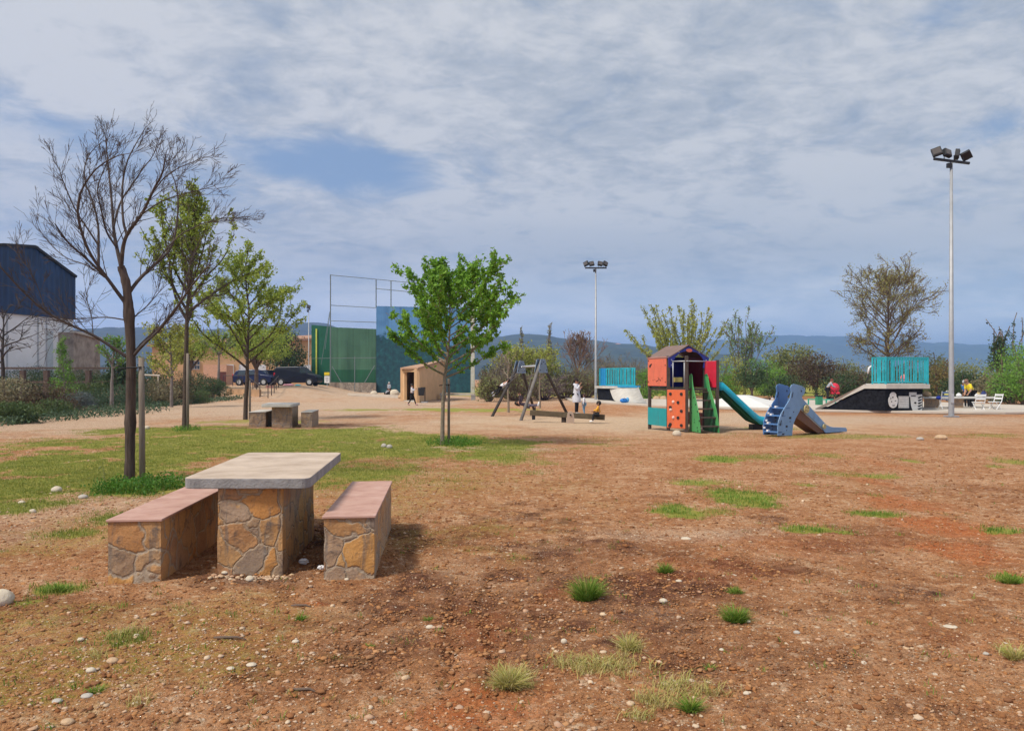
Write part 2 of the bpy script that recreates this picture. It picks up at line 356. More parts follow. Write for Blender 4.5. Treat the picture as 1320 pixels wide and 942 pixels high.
# pale chips of limestone bedded in the earth, three sizes
dens = t.math('ADD', t.math('MULTIPLY', gV, .30), t.math('MULTIPLY', t.smooth(n1, .40, .62), .10))
dens = t.math('SUBTRACT', dens, t.math('MULTIPLY', gM, .05)); chips = None
for scl, rad, kk in ((26, .34, .03), (62, .36, .07), (150, .40, .12)):
    v = t.new('ShaderNodeTexVoronoi', feature='F1'); v.inputs['Scale'].default_value = scl; v.inputs['Randomness'].default_value = 1
    dm = t.new('ShaderNodeMapping'); dm.inputs['Location'].default_value = (scl, 3, 1); t.link(co, dm.inputs[0]); t.link(dm.outputs[0], v.inputs['Vector'])
    q = t.new('ShaderNodeSeparateColor'); t.link(v.outputs['Color'], q.inputs[0])
    pick = t.math('LESS_THAN', q.outputs[1], t.math('ADD', dens, kk))
    sz = t.math('MULTIPLY', t.math('ADD', q.outputs[2], .25), rad)
    inside = t.math('LESS_THAN', v.outputs['Distance'], sz)
    cc = t.math('MULTIPLY', t.math('MULTIPLY', pick, inside), 1-.0*scl)
    soil = t.mix(t.math('MULTIPLY', cc, .85), soil, t.ramp(q.outputs[0], [(0, (.45, .26, .14)), (.5, (.60, .42, .27)), (1, (.80, .70, .56))]))
    chips = cc if chips is None else t.math('MAXIMUM', chips, cc)
gcol = t.ramp(t.math('ADD', t.math('MULTIPLY', n3, .6), t.math('MULTIPLY', n1, .4)), [(.32, (.17, .19, .025)), (.5, (.25, .27, .04)), (.68, (.42, .34, .10))])
gf = t.smooth(t.math('ADD', gG, t.math('MULTIPLY', t.math('SUBTRACT', n3, .5), .9)), .28, .75)
colr = t.mix(t.math('MULTIPLY', gf, .88), soil, gcol)
dcol = t.ramp(n3, [(.3, (.30, .24, .08)), (.7, (.48, .38, .17))])
colr = t.mix(t.math('MULTIPLY', t.smooth(t.math('ADD', gD, t.math('MULTIPLY', t.math('SUBTRACT', n3, .5), .8)), .35, .9), .5), colr, dcol)
t.link(colr, B.inputs['Base Color'])
hgt = t.math('ADD', t.math('ADD', t.math('MULTIPLY', n3, .5), t.math('MULTIPLY', n4, .22)), t.math('ADD', t.math('MULTIPLY', chips, .22), t.math('MULTIPLY', n2, .7)))
bp = t.new('ShaderNodeBump'); bp.inputs['Strength'].default_value = 1.0; bp.inputs['Distance'].default_value = .03
t.link(hgt, bp.inputs['Height']); t.link(bp.outputs[0], B.inputs['Normal'])
me = mesh_np('ground', np.stack([gx, gy, zf], 1), FF, gm, True)
for nm, tr in (('cover_a', mk[0:3]), ('cover_b', mk[3:6]), ('cover_c', [mk[6], mk[6]*0, mk[6]*0])):
    at = me.attributes.new(nm, 'FLOAT_COLOR', 'POINT'); at.data.foreach_set('color', np.stack([*tr, np.ones_like(gx)], 1).astype(np.float32).ravel())
tag(obj('ground', me), 'red brown bare earth with pebbles, damp patches, painted furniture shade and worn lawn', kind='structure')

# ------------------------------------------------------------------ hills, haze
def ridge(name, D, prof, mt, label, depth):
    px = np.array([p[0] for p in prof], float); py = np.array([p[1] for p in prof], float)
    xs = np.linspace(px[0], px[-1], 260); tp = np.interp(xs, px, py)
    tp = tp+(fbm(xs*.05, xs*0, 4, 9)-.5)*5; V = []; rows = 14
    for r in range(rows):
        f = r/(rows-1); Dr = D-depth*(1-f)
        zt = EYE+(HY-tp)/F*D; z = zt*(f**.75)+(fbm(xs*.03+r, xs*0+r*.7, 4, 21)-.5)*zt*.35*math.sin(math.pi*f)
        V.append(np.stack([(xs-660)/F*D, np.full_like(xs, Dr), z-(2 if r == 0 else 0)], 1))
    V.append(np.stack([(xs-660)/F*D, np.full_like(xs, D+depth), xs*0-2], 1))
    V = np.concatenate(V); n = len(xs); ii = np.arange((rows+1)*n).reshape(rows+1, n)
    Fc = np.stack([ii[:-1, :-1], ii[:-1, 1:], ii[1:, 1:], ii[1:, :-1]], -1).reshape(-1, 4)
    return tag(obj(name, mesh_np(name, V, Fc, mt, True)), label, kind='structure')
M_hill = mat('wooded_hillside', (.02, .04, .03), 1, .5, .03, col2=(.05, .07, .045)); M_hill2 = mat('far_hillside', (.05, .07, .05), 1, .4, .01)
ridge('hills', 2000, [(-500, 440), (-200, 425), (60, 428), (130, 422), (300, 425), (395, 416), (420, 416), (440, 426), (520, 440), (600, 443), (640, 434), (690, 431), (735, 437), (790, 441), (830, 443), (880, 452), (960, 470), (1040, 486)], M_hill, 'dark blue wooded hills beyond the village', 900)
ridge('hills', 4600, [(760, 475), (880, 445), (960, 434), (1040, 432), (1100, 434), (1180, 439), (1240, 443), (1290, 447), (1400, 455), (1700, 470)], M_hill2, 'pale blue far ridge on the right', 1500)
M_house = mat('pale_house_walls', (.75, .68, .58), .9)
hb = None
for i, (px, py) in enumerate(((612, 452), (622, 449), (634, 455), (645, 446), (652, 441), (600, 458), (810, 463), (822, 465), (796, 446))):
    x, y, z = W3(px, py, 1880)
    if hb is None:
        hb = thing('hill_house', 'small pale house on the wooded hillside', 'house', (x, y, z), 'pale houses scattered on the hillside')
        MB().box((x, y, z), (15, 10, 9)).build('wall', M_house, hb); MB().box((x, y, z+5.6), (16, 11, 2.4), taper=.3).build('roof', mat('tile_roof_far', (.4, .2, .13)), hb)
    else: dup(hb, (x, y, z))
hz = bpy.data.materials.new('haze'); hz.use_nodes = True; ht = NT(hz.node_tree); ht.n.clear()
pv = ht.new('ShaderNodeVolumePrincipled'); pv.inputs['Color'].default_value = (.30, .50, .98, 1); pv.inputs['Density'].default_value = .00028; pv.inputs['Anisotropy'].default_value = .2
ho = ht.new('ShaderNodeOutputMaterial'); ht.link(pv.outputs[0], ho.inputs['Volume'])
hx = MB(); hx.box((0, 4000, 180), (66000, 11400, 366)); tag(hx.build('haze', hz), 'thin blue haze over the distance', kind='stuff')

# ------------------------------------------------------------------ picnic furniture (stone clad)
def stone_mat(name, scale, cols, mortar, seed):
    m = bpy.data.materials.new(name); m.use_nodes = True; t = NT(m.node_tree); b = t.n['Principled BSDF']; b.inputs['Roughness'].default_value = .75
    co = t.new('ShaderNodeTexCoord').outputs['Object']
    mp = t.new('ShaderNodeMapping'); t.link(co, mp.inputs[0]); mp.inputs['Location'].default_value = (seed*1.37, seed*.73, seed*.41)
    dn = t.new('ShaderNodeTexNoise'); dn.inputs['Scale'].default_value = 3.2; dn.inputs['Detail'].default_value = 4; t.link(mp.outputs[0], dn.inputs['Vector'])
    vm = t.new('ShaderNodeVectorMath', operation='MULTIPLY_ADD'); t.link(dn.outputs['Color'], vm.inputs[0]); vm.inputs[1].default_value = (.30, .30, .30); t.link(mp.outputs[0], vm.inputs[2])
    ve = t.new('ShaderNodeTexVoronoi', feature='DISTANCE_TO_EDGE'); vc = t.new('ShaderNodeTexVoronoi', feature='F1')
    for v in (ve, vc): v.inputs['Scale'].default_value = scale; t.link(vm.outputs[0], v.inputs['Vector'])
    sc = t.new('ShaderNodeSeparateColor'); t.link(vc.outputs['Color'], sc.inputs[0])
    stone = t.ramp(sc.outputs[0], [(i/(len(cols)-1), c) for i, c in enumerate(cols)])
    nA = t.noise(co, 7, 8, .68, .5); nB = t.noise(co, 60, 5, .7)
    stone = t.mix(t.smooth(nA, .53, .68), stone, (.15, .10, .07)); stone = t.mix(t.smooth(nA, .44, .30), stone, (.55, .31, .12))
    st = t.new('ShaderNodeMapping'); t.link(co, st.inputs[0]); st.inputs['Scale'].default_value = (5, 5, .7)
    stone = t.mix(t.math('MULTIPLY', t.smooth(t.noise(st.outputs[0], 3, 5, .6), .54, .70), .65), stone, (.13, .12, .11))
    stone = t.mix(.7, stone, t.ramp(nB, [(.25, .65), (.75, 1.25)]), 'MULTIPLY')
    e = t.smooth(t.math('ADD', ve.outputs['Distance'], t.math('MULTIPLY', t.math('SUBTRACT', nA, .5), .16)), .0, .06)
    mor = t.ramp(nA, [(.3, tuple(c*.85 for c in mortar)), (.55, mortar), (.75, tuple(c*1.2 for c in mortar))])
    t.link(t.mix(e, mor, stone), b.inputs['Base Color'])
    bp = t.new('ShaderNodeBump'); bp.inputs['Strength'].default_value = 1; bp.inputs['Distance'].default_value = .02
    t.link(t.math('ADD', t.math('MULTIPLY', e, .50), t.math('ADD', t.math('MULTIPLY', nA, .9), t.math('MULTIPLY', nB, .25))), bp.inputs['Height']); t.link(bp.outputs[0], b.inputs['Normal'])
    return m
OC = [(.52, .23, .06), (.56, .31, .11), (.40, .20, .09), (.38, .26, .17), (.56, .28, .08), (.44, .27, .14), (.26, .19, .14)]
def rough_block(c, u, L, Wd, z0, z1, jit, seed, taper=0):
    """long box along unit vector u starting at front-centre c, finely divided and uneven"""
    mb = MB(); n = Vector((u[1], -u[0], 0)); U = Vector((u[0], u[1], 0)); c = Vector(c); r = .06
    prm = []
    def side(a, b, k): return [a+(b-a)*(i/k) for i in range(k)]
    fl, fr = c-n*Wd/2, c+n*Wd/2; bl, br = fl+U*L, fr+U*L
    kx = max(2, int(Wd/r)); ky = max(2, int(L/r)); kz = max(2, int((z1-z0)/r))
    ring = side(fl, fr, kx)+side(fr, br, ky)+side(br, bl, kx)+side(bl, fl, ky); N = len(ring); ctr = c+U*L/2
    for j in range(kz+1):
        z = z0+(z1-z0)*j/kz
        for i, p in enumerate(ring):
            d = (p-ctr); q = (float(fbm(p.x*7+p.y*5+seed, z*7+p.y*3, 3, seed))-.5)*2*jit
            dd = d.normalized(); mb.v.append((p.x+dd.x*q, p.y+dd.y*q, z))
    for j in range(kz):
        for i in range(N): i2 = (i+1) % N; mb.f.append((j*N+i, j*N+i2, (j+1)*N+i2, (j+1)*N+i))
    mb.f.append(tuple(range(kz*N, (kz+1)*N))); mb.f.append(tuple(range(N))[::-1])
    return mb
def slab_pts(fl, fr, br, bl, r, n=5):
    P = [Vector(p) for p in (fl, fr, br, bl)]; out = []
    for i in range(4):
        p, a, b = P[i], (P[i-1]-P[i]).normalized(), (P[(i+1) % 4]-P[i]).normalized()
        for k in range(n+1):
            t_ = k/n; q = p+a*r*(1-t_)**2+b*r*t_**2; out.append(q)
    return out
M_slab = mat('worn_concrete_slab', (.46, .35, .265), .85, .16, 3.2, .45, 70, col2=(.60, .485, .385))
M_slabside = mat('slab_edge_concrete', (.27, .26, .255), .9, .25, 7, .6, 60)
def tile_mat():
    m = bpy.data.materials.new('terracotta_tile'); m.use_nodes = True; t = NT(m.node_tree); b = t.n['Principled BSDF']; b.inputs['Roughness'].default_value = .7
    co = t.new('ShaderNodeTexCoord').outputs['Object']; c = t.ramp(t.noise(co, 5, 6, .6), [(.3, (.38, .20, .155)), (.5, (.47, .275, .215)), (.7, (.52, .33, .265))])
    br = t.new('ShaderNodeMapping'); br.inputs['Rotation'].default_value = (0, 0, R(-5)); t.link(co, br.inputs[0])
    s2 = t.new('ShaderNodeSeparateXYZ'); t.link(br.outputs[0], s2.inputs[0])
    fy = t.math('FRACT', t.math('DIVIDE', s2.outputs[1], .333)); ln = t.math('LESS_THAN', fy, .018)
    t.link(t.mix(t.math('MULTIPLY', ln, .6), c, (.30, .2, .17)), b.inputs['Base Color']); return m
M_tile = tile_mat()
U = Vector((-.092, 1, 0)).normalized()
st1 = stone_mat('table_flagstone', 4.4, OC, (.40, .29, .19), 1); st2 = stone_mat('bench_flagstone_left', 3.6, OC[1:]+OC[:1], (.40, .31, .22), 5); st3 = stone_mat('bench_flagstone_right', 4.4, OC[::-1], (.40, .31, .22), 9)
tb = thing('picnic_table', 'large near stone-clad picnic table with thick concrete slab top', 'table', (-2.07, 6.06, 0))
rough_block((-2.07, 6.07, 0), U, 1.5, .50, -.05, .70, .014, 3).build('pedestal', st1, tb)
N_ = Vector((U.y, -U.x, 0))
fl, fr, br, bl = (-2.575, 6.0, .69), (-1.585, 6.0, .69), (-1.80, 8.12, .69), (-2.79, 8.12, .69)
top = MB(); top.prism(slab_pts(fl, fr, br, bl, .09), (0, 0, .082)); to_ = top.build('slab_top', [M_slab, M_slabside], tb, bevel=.007)
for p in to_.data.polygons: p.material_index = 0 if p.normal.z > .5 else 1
def bench(front, wd, L, h, smat, label, seed, Uv=U):
    b = thing('stone_bench', label, 'bench', (front[0], front[1], 0), None)
    rough_block(front, Uv, L, wd, -.05, h-.018, .016, seed).build('base', smat, b)
    n = Vector((Uv.y, -Uv.x, 0)); c = Vector((front[0], front[1], h-.018))
    q = .012; f0 = c-Uv*.015
    MB().prism([f0-n*(wd/2+q), f0+n*(wd/2+q), f0+n*(wd/2+q)+Uv*(L+.03), f0-n*(wd/2+q)+Uv*(L+.03)], (0, 0, .018)).build('tile_seat', M_tile, b, bevel=.003); return b
bench((-2.865, 5.83, 0), .385, 2.0, .485, st2, 'near stone bench left of the large picnic table, terracotta tiled seat', 21)
bench((-1.262, 5.95, 0), .385, 2.0, .49, st3, 'near stone bench right of the large picnic table, terracotta tiled seat', 31)
# distant picnic set
stf = stone_mat('far_table_stone', 4.5, [(.34, .22, .13), (.40, .27, .16), (.28, .20, .14)], (.30, .24, .19), 13)
D0 = 24.2
U2 = Vector((-.14, 1, 0)).normalized()
tf = thing('picnic_table', 'small looking distant stone picnic table near the third tree', 'table', (GX(364, D0), D0, gz(GX(364, D0), D0)))
rough_block((GX(363.5, D0), D0, 0), U2, 1.4, .62, -.1, .66, .012, 4).build('pedestal', stf, tf)
MB().prism(slab_pts((GX(340, D0)-.0, D0-.25, .66), (GX(379, D0), D0-.25, .66), (GX(388, 26), 25.9, .66), (GX(348, 26), 25.9, .66), .08), (0, 0, .09)).build('slab_top', M_conc, tf, bevel=.01)
for (px, pw, lab, sd2) in ((331, 23, 'distant stone bench left of the far picnic table', 41), (394.5, 15, 'distant stone bench right of the far picnic table', 51)):
    bench((GX(px, D0), D0+.05, 0), pw/F*D0*.9, 1.9, .50, stf, lab, sd2, U2)
    for o in list(C.objects)[-1:]: o.data.materials[0] = M_conc
# ------------------------------------------------------------------ plants
def tubes_np(paths, sides=5):
    V = []; Fc = []; b = 0; ca = [(math.cos(2*math.pi*k/sides), math.sin(2*math.pi*k/sides)) for k in range(sides)]
    ca = np.array(ca)
    for P, rr in paths:
        P = np.asarray(P, float); n = len(P)
        if n < 2: continue
        d = np.gradient(P, axis=0); d /= np.linalg.norm(d, axis=1, keepdims=True)+1e-9
        ref = np.array([0, 0, 1.]) if abs(d[0, 2]) < .85 else np.array([1., 0, 0])
        a = np.cross(d, ref); a /= np.linalg.norm(a, axis=1, keepdims=True)+1e-9; c = np.cross(d, a)
        rr = np.asarray(rr, float)[:, None, None]
        ring = P[:, None, :]+rr*(a[:, None, :]*ca[None, :, :1]+c[:, None, :]*ca[None, :, 1:])
        V.append(ring.reshape(-1, 3)); ii = np.arange(n*sides).reshape(n, sides)+b; j = np.roll(ii, -1, 1)
        Fc.append(np.stack([ii[:-1], j[:-1], j[1:], ii[1:]], -1).reshape(-1, 4)); b += n*sides
    return np.concatenate(V), np.concatenate(Fc)
def leaves_np(P, size, rg, aspect=.5, droop=.3, var=.5):
    n = len(P); P = np.asarray(P); a = rg.normal(size=(n, 3)); a[:, 2] -= droop; a /= np.linalg.norm(a, axis=1, keepdims=True)
    r = rg.normal(size=(n, 3)); b = np.cross(a, r); b /= np.linalg.norm(b, axis=1, keepdims=True)+1e-9; c = np.cross(a, b)
    s = size*(1+rg.uniform(-var, var, (n, 1)))
    q = np.stack([P-a*s*.5, P+b*s*aspect*.5+c*s*.10, P+a*s*.5, P-b*s*aspect*.5+c*s*.10], 1)
    return q.reshape(-1, 3), np.arange(n*4).reshape(n, 4)
def rdir(d, ang, rg, az=None):
    d = d/np.linalg.norm(d); r = np.array([0, 0, 1.]) if abs(d[2]) < .9 else np.array([1., 0, 0])
    a = np.cross(d, r); a /= np.linalg.norm(a); b = np.cross(d, a); t = rg.uniform(0, 2*math.pi) if az is None else az
    return d*math.cos(ang)+(a*math.cos(t)+b*math.sin(t))*math.sin(ang)
def grow(p, d, L, r, lvl, P, rg, paths, anch):
    n = max(3, min(9, int(L/P['seg'])+2)); pts = [p]; dd = d/np.linalg.norm(d); q = p.copy()
    for i in range(n):
        dd = dd+rg.normal(size=3)*P['wig'][lvl]+np.array([0, 0, P['trop'][lvl]])/n; dd /= np.linalg.norm(dd); q = q+dd*L/n; pts.append(q.copy())
    pts = np.array(pts); tt = np.linspace(0, 1, len(pts)); rr = np.maximum(r*(1-tt*.8), P['rmin']); paths.append((pts, rr))
    if lvl >= P['leaf_lvl']:
        k = max(2, int(L*P['adens'])); u = rg.uniform(.15, 1.0, k)
        for a in range(3): pass
        anch.append(np.stack([np.interp(u, tt, pts[:, a]) for a in range(3)], 1))
    if lvl < P['max']:
        for i in range(P['nch'][lvl]):
            u = rg.uniform(P.get('cmin', .25), .98); pp = np.array([np.interp(u, tt, pts[:, a]) for a in range(3)])
            j = min(len(pts)-2, int(u*(len(pts)-1))); dl = pts[j+1]-pts[j]
            grow(pp, rdir(dl, R(P['ang'][lvl])*rg.uniform(.6, 1.3), rg), L*P['lr'][lvl]*(1.15-.6*u)*rg.uniform(.7, 1.2), max(P['rmin'], r*(1-u*.7)*.55), lvl+1, P, rg, paths, anch)
DEF = dict(seg=.35, wig=[.07, .10, .13, .15], trop=[.1, .35, .3, .2], rmin=.006, leaf_lvl=1, adens=9, max=2, nch=[6, 5, 3], ang=[42, 40, 40], lr=[.55, .5, .5])
def make_tree(name, label, cat, base, H, width, clear, r0, leafm=None, nleaf=0, lsize=.07, nprim=14, upang=45, bark=None, group=None, seed=1, shape='oval', stems=1, jit=.06, rmin=.006, sides=5, lean=(0, 0), aspect=.5, crown_name='crown', fit=True, **kw):
    rg = np.random.default_rng(seed); P = dict(DEF); P['rmin'] = rmin; P.update(kw); paths = []; anch = []
    if stems == 1:
        n = 9; tt = np.linspace(0, 1, n); pts = np.zeros((n, 3)); pts[:, 2] = tt*H*.95
        w_ = np.cumsum(rg.normal(size=(n, 2))*.012*H, 0); pts[:, :2] = (w_-w_[0])*tt[:, None]+np.array(lean)[None]*tt[:, None]*H
        paths.append((np.vstack([[pts[0][0], pts[0][1], -.15], pts]), np.concatenate([[r0*1.25], np.maximum(r0*(1-tt*.88), rmin)])))
        az = rg.uniform(0, 6)
        for i in range(nprim):
            u = (i+.3)/nprim; z = clear+(H*.86-clear)*u; az += 2.4+rg.normal()*.3
            s = {'oval': .35+.65*math.sin(math.pi*min(1, .30+.70*u)) if u > .0 else .6, 'cone': 1.05-.85*u, 'vase': .55+.45*u, 'full': .92-.25*u, 'round': math.sqrt(max(.08, 1-(2*u-1)**2*.8))}[shape]
            ag = R(upang)*(1.2-.6*u) if shape != 'cone' else R(upang)
            pp = np.array([np.interp(z, pts[:, 2], pts[:, a]) for a in range(3)])
            d = np.array([math.cos(az)*math.sin(ag), math.sin(az)*math.sin(ag), math.cos(ag)])
            L = width/2*s/max(.35, math.sin(ag))*rg.uniform(.75, 1.1)
            L = min(L, (H-z)/max(.2, math.cos(ag))*.95+.2)
            grow(pp, d, L, r0*(1-.7*u)*.5, 1, P, rg, paths, anch)
        grow(pts[-2], np.array([.05, 0, 1.]), H*.12, r0*.25, 1, P, rg, paths, anch)
    else:
        for i in range(stems):
            az = i*2.4+rg.uniform(-.3, .3); ag = R(upang)*math.sqrt((i+.5)/stems)
            d = np.array([math.cos(az)*math.sin(ag), math.sin(az)*math.sin(ag), math.cos(ag)])
            base0 = np.array([math.cos(az)*r0*1.5, math.sin(az)*r0*1.5, clear if clear > .3 else -.1])
            grow(base0, d, (H-max(clear, 0))*rg.uniform(.8, 1.05), r0*(.5 if clear > .3 else 1), 0 if P['max'] > 1 else 1, P, rg, paths, anch)
        if clear > .3: paths.append((np.array([[0, 0, -.15], [0.02, 0, clear*.5], [0, 0.01, clear+.1]]), np.array([r0*1.3, r0, r0*1.05])))
    if fit:
        allp = np.concatenate([q[0] for q in paths]); zm = allp[:, 2].max(); xm = np.percentile(np.abs(allp[:, :2]), 99.5)
        sx_, sz_ = width/2/xm, 1.0
        for k, (q, rr) in enumerate(paths):
            q = q.copy(); h = np.clip(q[:, 2], 0, None); z2 = np.where(h > clear, clear+(h-clear)*(H-clear)/max(.1, zm-clear), q[:, 2]); q[:, 2] = z2; q[:, :2] *= sx_; paths[k] = (q, rr)
        for k, q in enumerate(anch):
            q = q.copy(); h = q[:, 2]; q[:, 2] = np.where(h > clear, clear+(h-clear)*(H-clear)/max(.1, zm-clear), h); q[:, :2] *= sx_; anch[k] = q
    tr = thing(name, label, cat, base, group)
    V, Fc = tubes_np(paths, sides); obj('trunk', mesh_np('trunk', V, Fc, bark or M_bark_grey, True), tr)
    if nleaf:
        A = np.concatenate(anch); k = rg.integers(0, len(A), nleaf); Pl = A[k]+rg.normal(size=(nleaf, 3))*jit
        V, Fc = leaves_np(Pl, lsize, rg, aspect); obj(crown_name, mesh_np(crown_name, V, Fc, leafm), tr)
    return tr
def make_shrub(name, label, base, w_, d_, h, leafm, n, ls, seed, group=None, lumps=9, trunk=0, cat='shrub', core=True, up=0, bark=None):
    rg = np.random.default_rng(seed); tr = thing(name, label, cat, base, group); z0 = trunk; pts = []
    cen = []
    for i in range(lumps):
        a = rg.uniform(0, 2*math.pi); q = math.sqrt(rg.uniform(0, 1))*.62; zc = z0+(h-z0)*rg.uniform(.12, .68)
        cen.append((math.cos(a)*q*w_/2, math.sin(a)*q*d_/2, zc, rg.uniform(.32, .52)))
    cen.append((0, 0, z0+(h-z0)*.5, .62)); cen += [(math.cos(k*1.05)*w_*.30, math.sin(k*1.05)*d_*.30, z0+(h-z0)*.22, .36) for k in range(6)]
    wts = np.array([c[3]**2 for c in cen]); wts /= wts.sum(); ki = rg.choice(len(cen), n, p=wts); cc = np.array(cen)[ki]
    u = rg.normal(size=(n, 3)); u /= np.linalg.norm(u, axis=1, keepdims=True); rad = rg.uniform(.25, 1, (n, 1))**.42*(1+rg.normal(size=(n, 1))*.10)
    Pn = cc[:, :3]+u*rad*cc[:, 3:4]*np.array([[w_/2*1.1, d_/2*1.1, (h-z0)/2*1.1]])
    Pn[:, 2] = np.where(Pn[:, 2] < z0*.9, z0*.9+rg.uniform(0, .3, n)*(h-z0)*.3, Pn[:, 2]); Pn[:, 2] = np.minimum(Pn[:, 2], h*1.04)
    Pn[:, 2] = np.maximum(Pn[:, 2], .02)
    sel = rg.random(n) < .5+.5*(np.sin(Pn[:, 0]*5/max(.6, w_)*2+seed)*np.sin(Pn[:, 2]*6/max(.6, h)*2+seed*2) > -.35); Pn = Pn[sel]; V, Fc = leaves_np(Pn, ls, rg, .45, -up, .5); obj('foliage', mesh_np('foliage', V, Fc, leafm), tr)
    paths = []
    for i in range(9):
        c = cen[i % len(cen)]; a = rg.uniform(0, 6.3); b0 = np.array([math.cos(a)*.04*w_, math.sin(a)*.04*d_, -.05]) if not trunk else np.array([0, 0, trunk*.7])
        e = np.array([c[0], c[1], c[2]+.2*h]); m_ = (b0+e)/2+rg.normal(size=3)*.05*h; paths.append((np.array([b0, m_, e]), np.array([.03, .02, .008])*max(1, h/1.5)))
    if trunk: paths.append((np.array([[0, 0, -.1], [.03, 0, trunk*.6], [0, 0, z0+.3*(h-z0)]]), np.array([.09, .07, .06])*max(1, h/2.5)))
    V, Fc = tubes_np(paths, 5); obj('stems', mesh_np('stems', V, Fc, bark or M_twig, True), tr)
    return tr
L_fresh = leafmat('leaves_fresh_green', [(0.128, 0.285, 0.026), (0.210, 0.420, 0.040), (0.315, 0.540, 0.066), (0.165, 0.345, 0.040)], .35)
L_pale = leafmat('leaves_pale_green', [(0.150, 0.255, 0.053), (0.255, 0.375, 0.090), (0.360, 0.450, 0.135), (0.195, 0.300, 0.075)], .35)
L_pale2 = leafmat('leaves_yellowish_green', [(0.220, 0.321, 0.045), (0.371, 0.473, 0.075), (0.506, 0.574, 0.119), (0.270, 0.355, 0.059)], .35)
L_yel = leafmat('leaves_yellow_green', [(0.300, 0.330, 0.060), (0.450, 0.465, 0.090), (0.360, 0.405, 0.105)], .3)
L_olive = leafmat('leaves_olive', [(0.188, 0.216, 0.075), (0.300, 0.309, 0.112), (0.225, 0.254, 0.104)], .2)
L_dark = leafmat('leaves_dark_green', [(0.033, 0.068, 0.027), (0.060, 0.105, 0.038), (0.090, 0.135, 0.045)], .15)
L_brown = leafmat('leaves_purple_brown', [(0.078, 0.052, 0.036), (0.143, 0.091, 0.052), (0.091, 0.091, 0.039)], .15)
L_buds = leafmat('buds_brownish_yellow', [(.20, .14, .05), (.28, .24, .07), (.17, .11, .06)], .25)
L_budy = leafmat('buds_olive_yellow', [(.34, .30, .09), (.42, .42, .11), (.28, .21, .09), (.33, .36, .10)], .35)
L_bright = leafmat('leaves_bright_green', [(0.120, 0.260, 0.040), (0.200, 0.380, 0.060), (0.260, 0.440, 0.080)], .3)
L_rose = leafmat('leaves_rosemary', [(0.049, 0.091, 0.049), (0.084, 0.140, 0.070), (0.112, 0.168, 0.098)], .15)
L_bed = leafmat('leaves_muted_green', [(.07, .115, .035), (.11, .165, .05), (.09, .13, .05), (.14, .18, .06)], .2)
L_lav = leafmat('leaves_grey_lavender', [(.10, .13, .12), (.16, .19, .18), (.13, .14, .17)], .15)
L_ash = leafmat('leaves_ash_brown', [(0.204, 0.174, 0.108), (0.305, 0.264, 0.143), (0.224, 0.224, 0.108)], .15)

# bare foreground tree: limbs laid out one by one
D1 = 11.45; X1 = GX(169, D1); t1 = thing('bare_tree', 'tall leafless tree tied to a stake, foremost tree on the left', 'tree', (X1, D1, gz(X1, D1)))
rg = np.random.default_rng(3); limbs = [
 ([(166.5, 626), (167.5, 600), (168, 540), (169.5, 462), (166.5, 410), (165, 390), (163, 366), (156, 345)], .078, .055, 0, 0),
 ([(156, 345), (150, 320), (146, 296), (145, 273), (141, 222), (138, 184), (136, 153)], .042, .006, .0, .5),
 ([(156, 345), (158, 320), (163, 303), (183, 278), (196, 247), (217, 217), (222, 195), (226, 178)], .045, .006, -.2, -.8),
 ([(163, 303), (158, 286), (157, 235), (163, 196), (173, 171), (188, 138)], .03, .004, -.2, .6),
 ([(146, 296), (154, 262), (170, 235), (185, 205), (196, 190), (205, 160)], .022, .004, .1, .9),
 ([(165, 396), (153, 380), (140, 362), (127, 345), (112, 322), (100, 285), (101, 255), (110, 230), (125, 205), (150, 186), (165, 183)], .042, .005, 0, -.9),
 ([(127, 345), (127, 318), (127, 290), (118, 255), (109, 230), (108, 205), (116, 180), (134, 160)], .028, .004, -.1, .7),
 ([(127, 318), (112, 295), (97, 273), (85, 240), (78, 217), (76, 203)], .02, .004, -.3, -.5),
 ([(135, 358), (112, 335), (88, 315), (76, 298), (71, 290)], .028, .010, -.1, -.9),
 ([(121, 350), (110, 342), (85, 335), (64, 316), (49, 295), (46, 282)], .014, .003, 0, .6),
 ([(163, 384), (178, 362), (200, 342), (222, 322), (228, 290), (230, 262), (227, 232), (218, 205)], .04, .005, 0, .9),
 ([(150, 320), (136, 300), (130, 270), (124, 240), (135, 205), (150, 160)], .022, .004, .1, -.8),
 ([(200, 342), (225, 308), (262, 292), (292, 285), (318, 281), (345, 284)], .016, .003, .4, .8),
 ([(183, 278), (205, 262), (240, 252), (268, 246), (300, 238), (308, 236)], .016, .003, -.6, -.6),
 ([(196, 247), (215, 222), (245, 205), (275, 195), (292, 188)], .014, .003, -.7, -.9),
 ([(172, 460), (182, 448), (205, 427), (235, 402), (266, 372), (290, 352), (306, 342)], .036, .008, 0, -1.0),
 ([(171, 459), (186, 440), (213, 418), (236, 392), (243, 360), (258, 325), (268, 305)], .030, .005, 0, .7),
 ([(165, 462), (140, 446), (120, 433), (90, 420), (60, 405), (30, 378), (0, 345), (-15, 325), (-25, 300)], .034, .006, 0, -.8),
 ([(162, 414), (140, 410), (120, 411), (90, 414), (70, 408)], .016, .004, 0, -.6),
 ([(164, 420), (175, 408), (190, 396), (203, 380), (215, 368)], .016, .004, 0, .8),
 ([(120, 433), (118, 405), (110, 385), (118, 360)], .010, .003, -.3, .4), ([(60, 405), (50, 375), (40, 350), (22, 330)], .010, .003, -.6, -.4),
 ([(235, 402), (262, 398), (290, 385), (312, 380)], .010, .003, -.5, .5), ([(90, 420), (75, 435), (55, 440)], .008, .003, -.5, .3)]
paths = []
def chaikin(P):
    Q = [P[0]]
    for a, b in zip(P[:-1], P[1:]): Q += [a*.75+b*.25, a*.25+b*.75]
    return np.array(Q+[P[-1]])
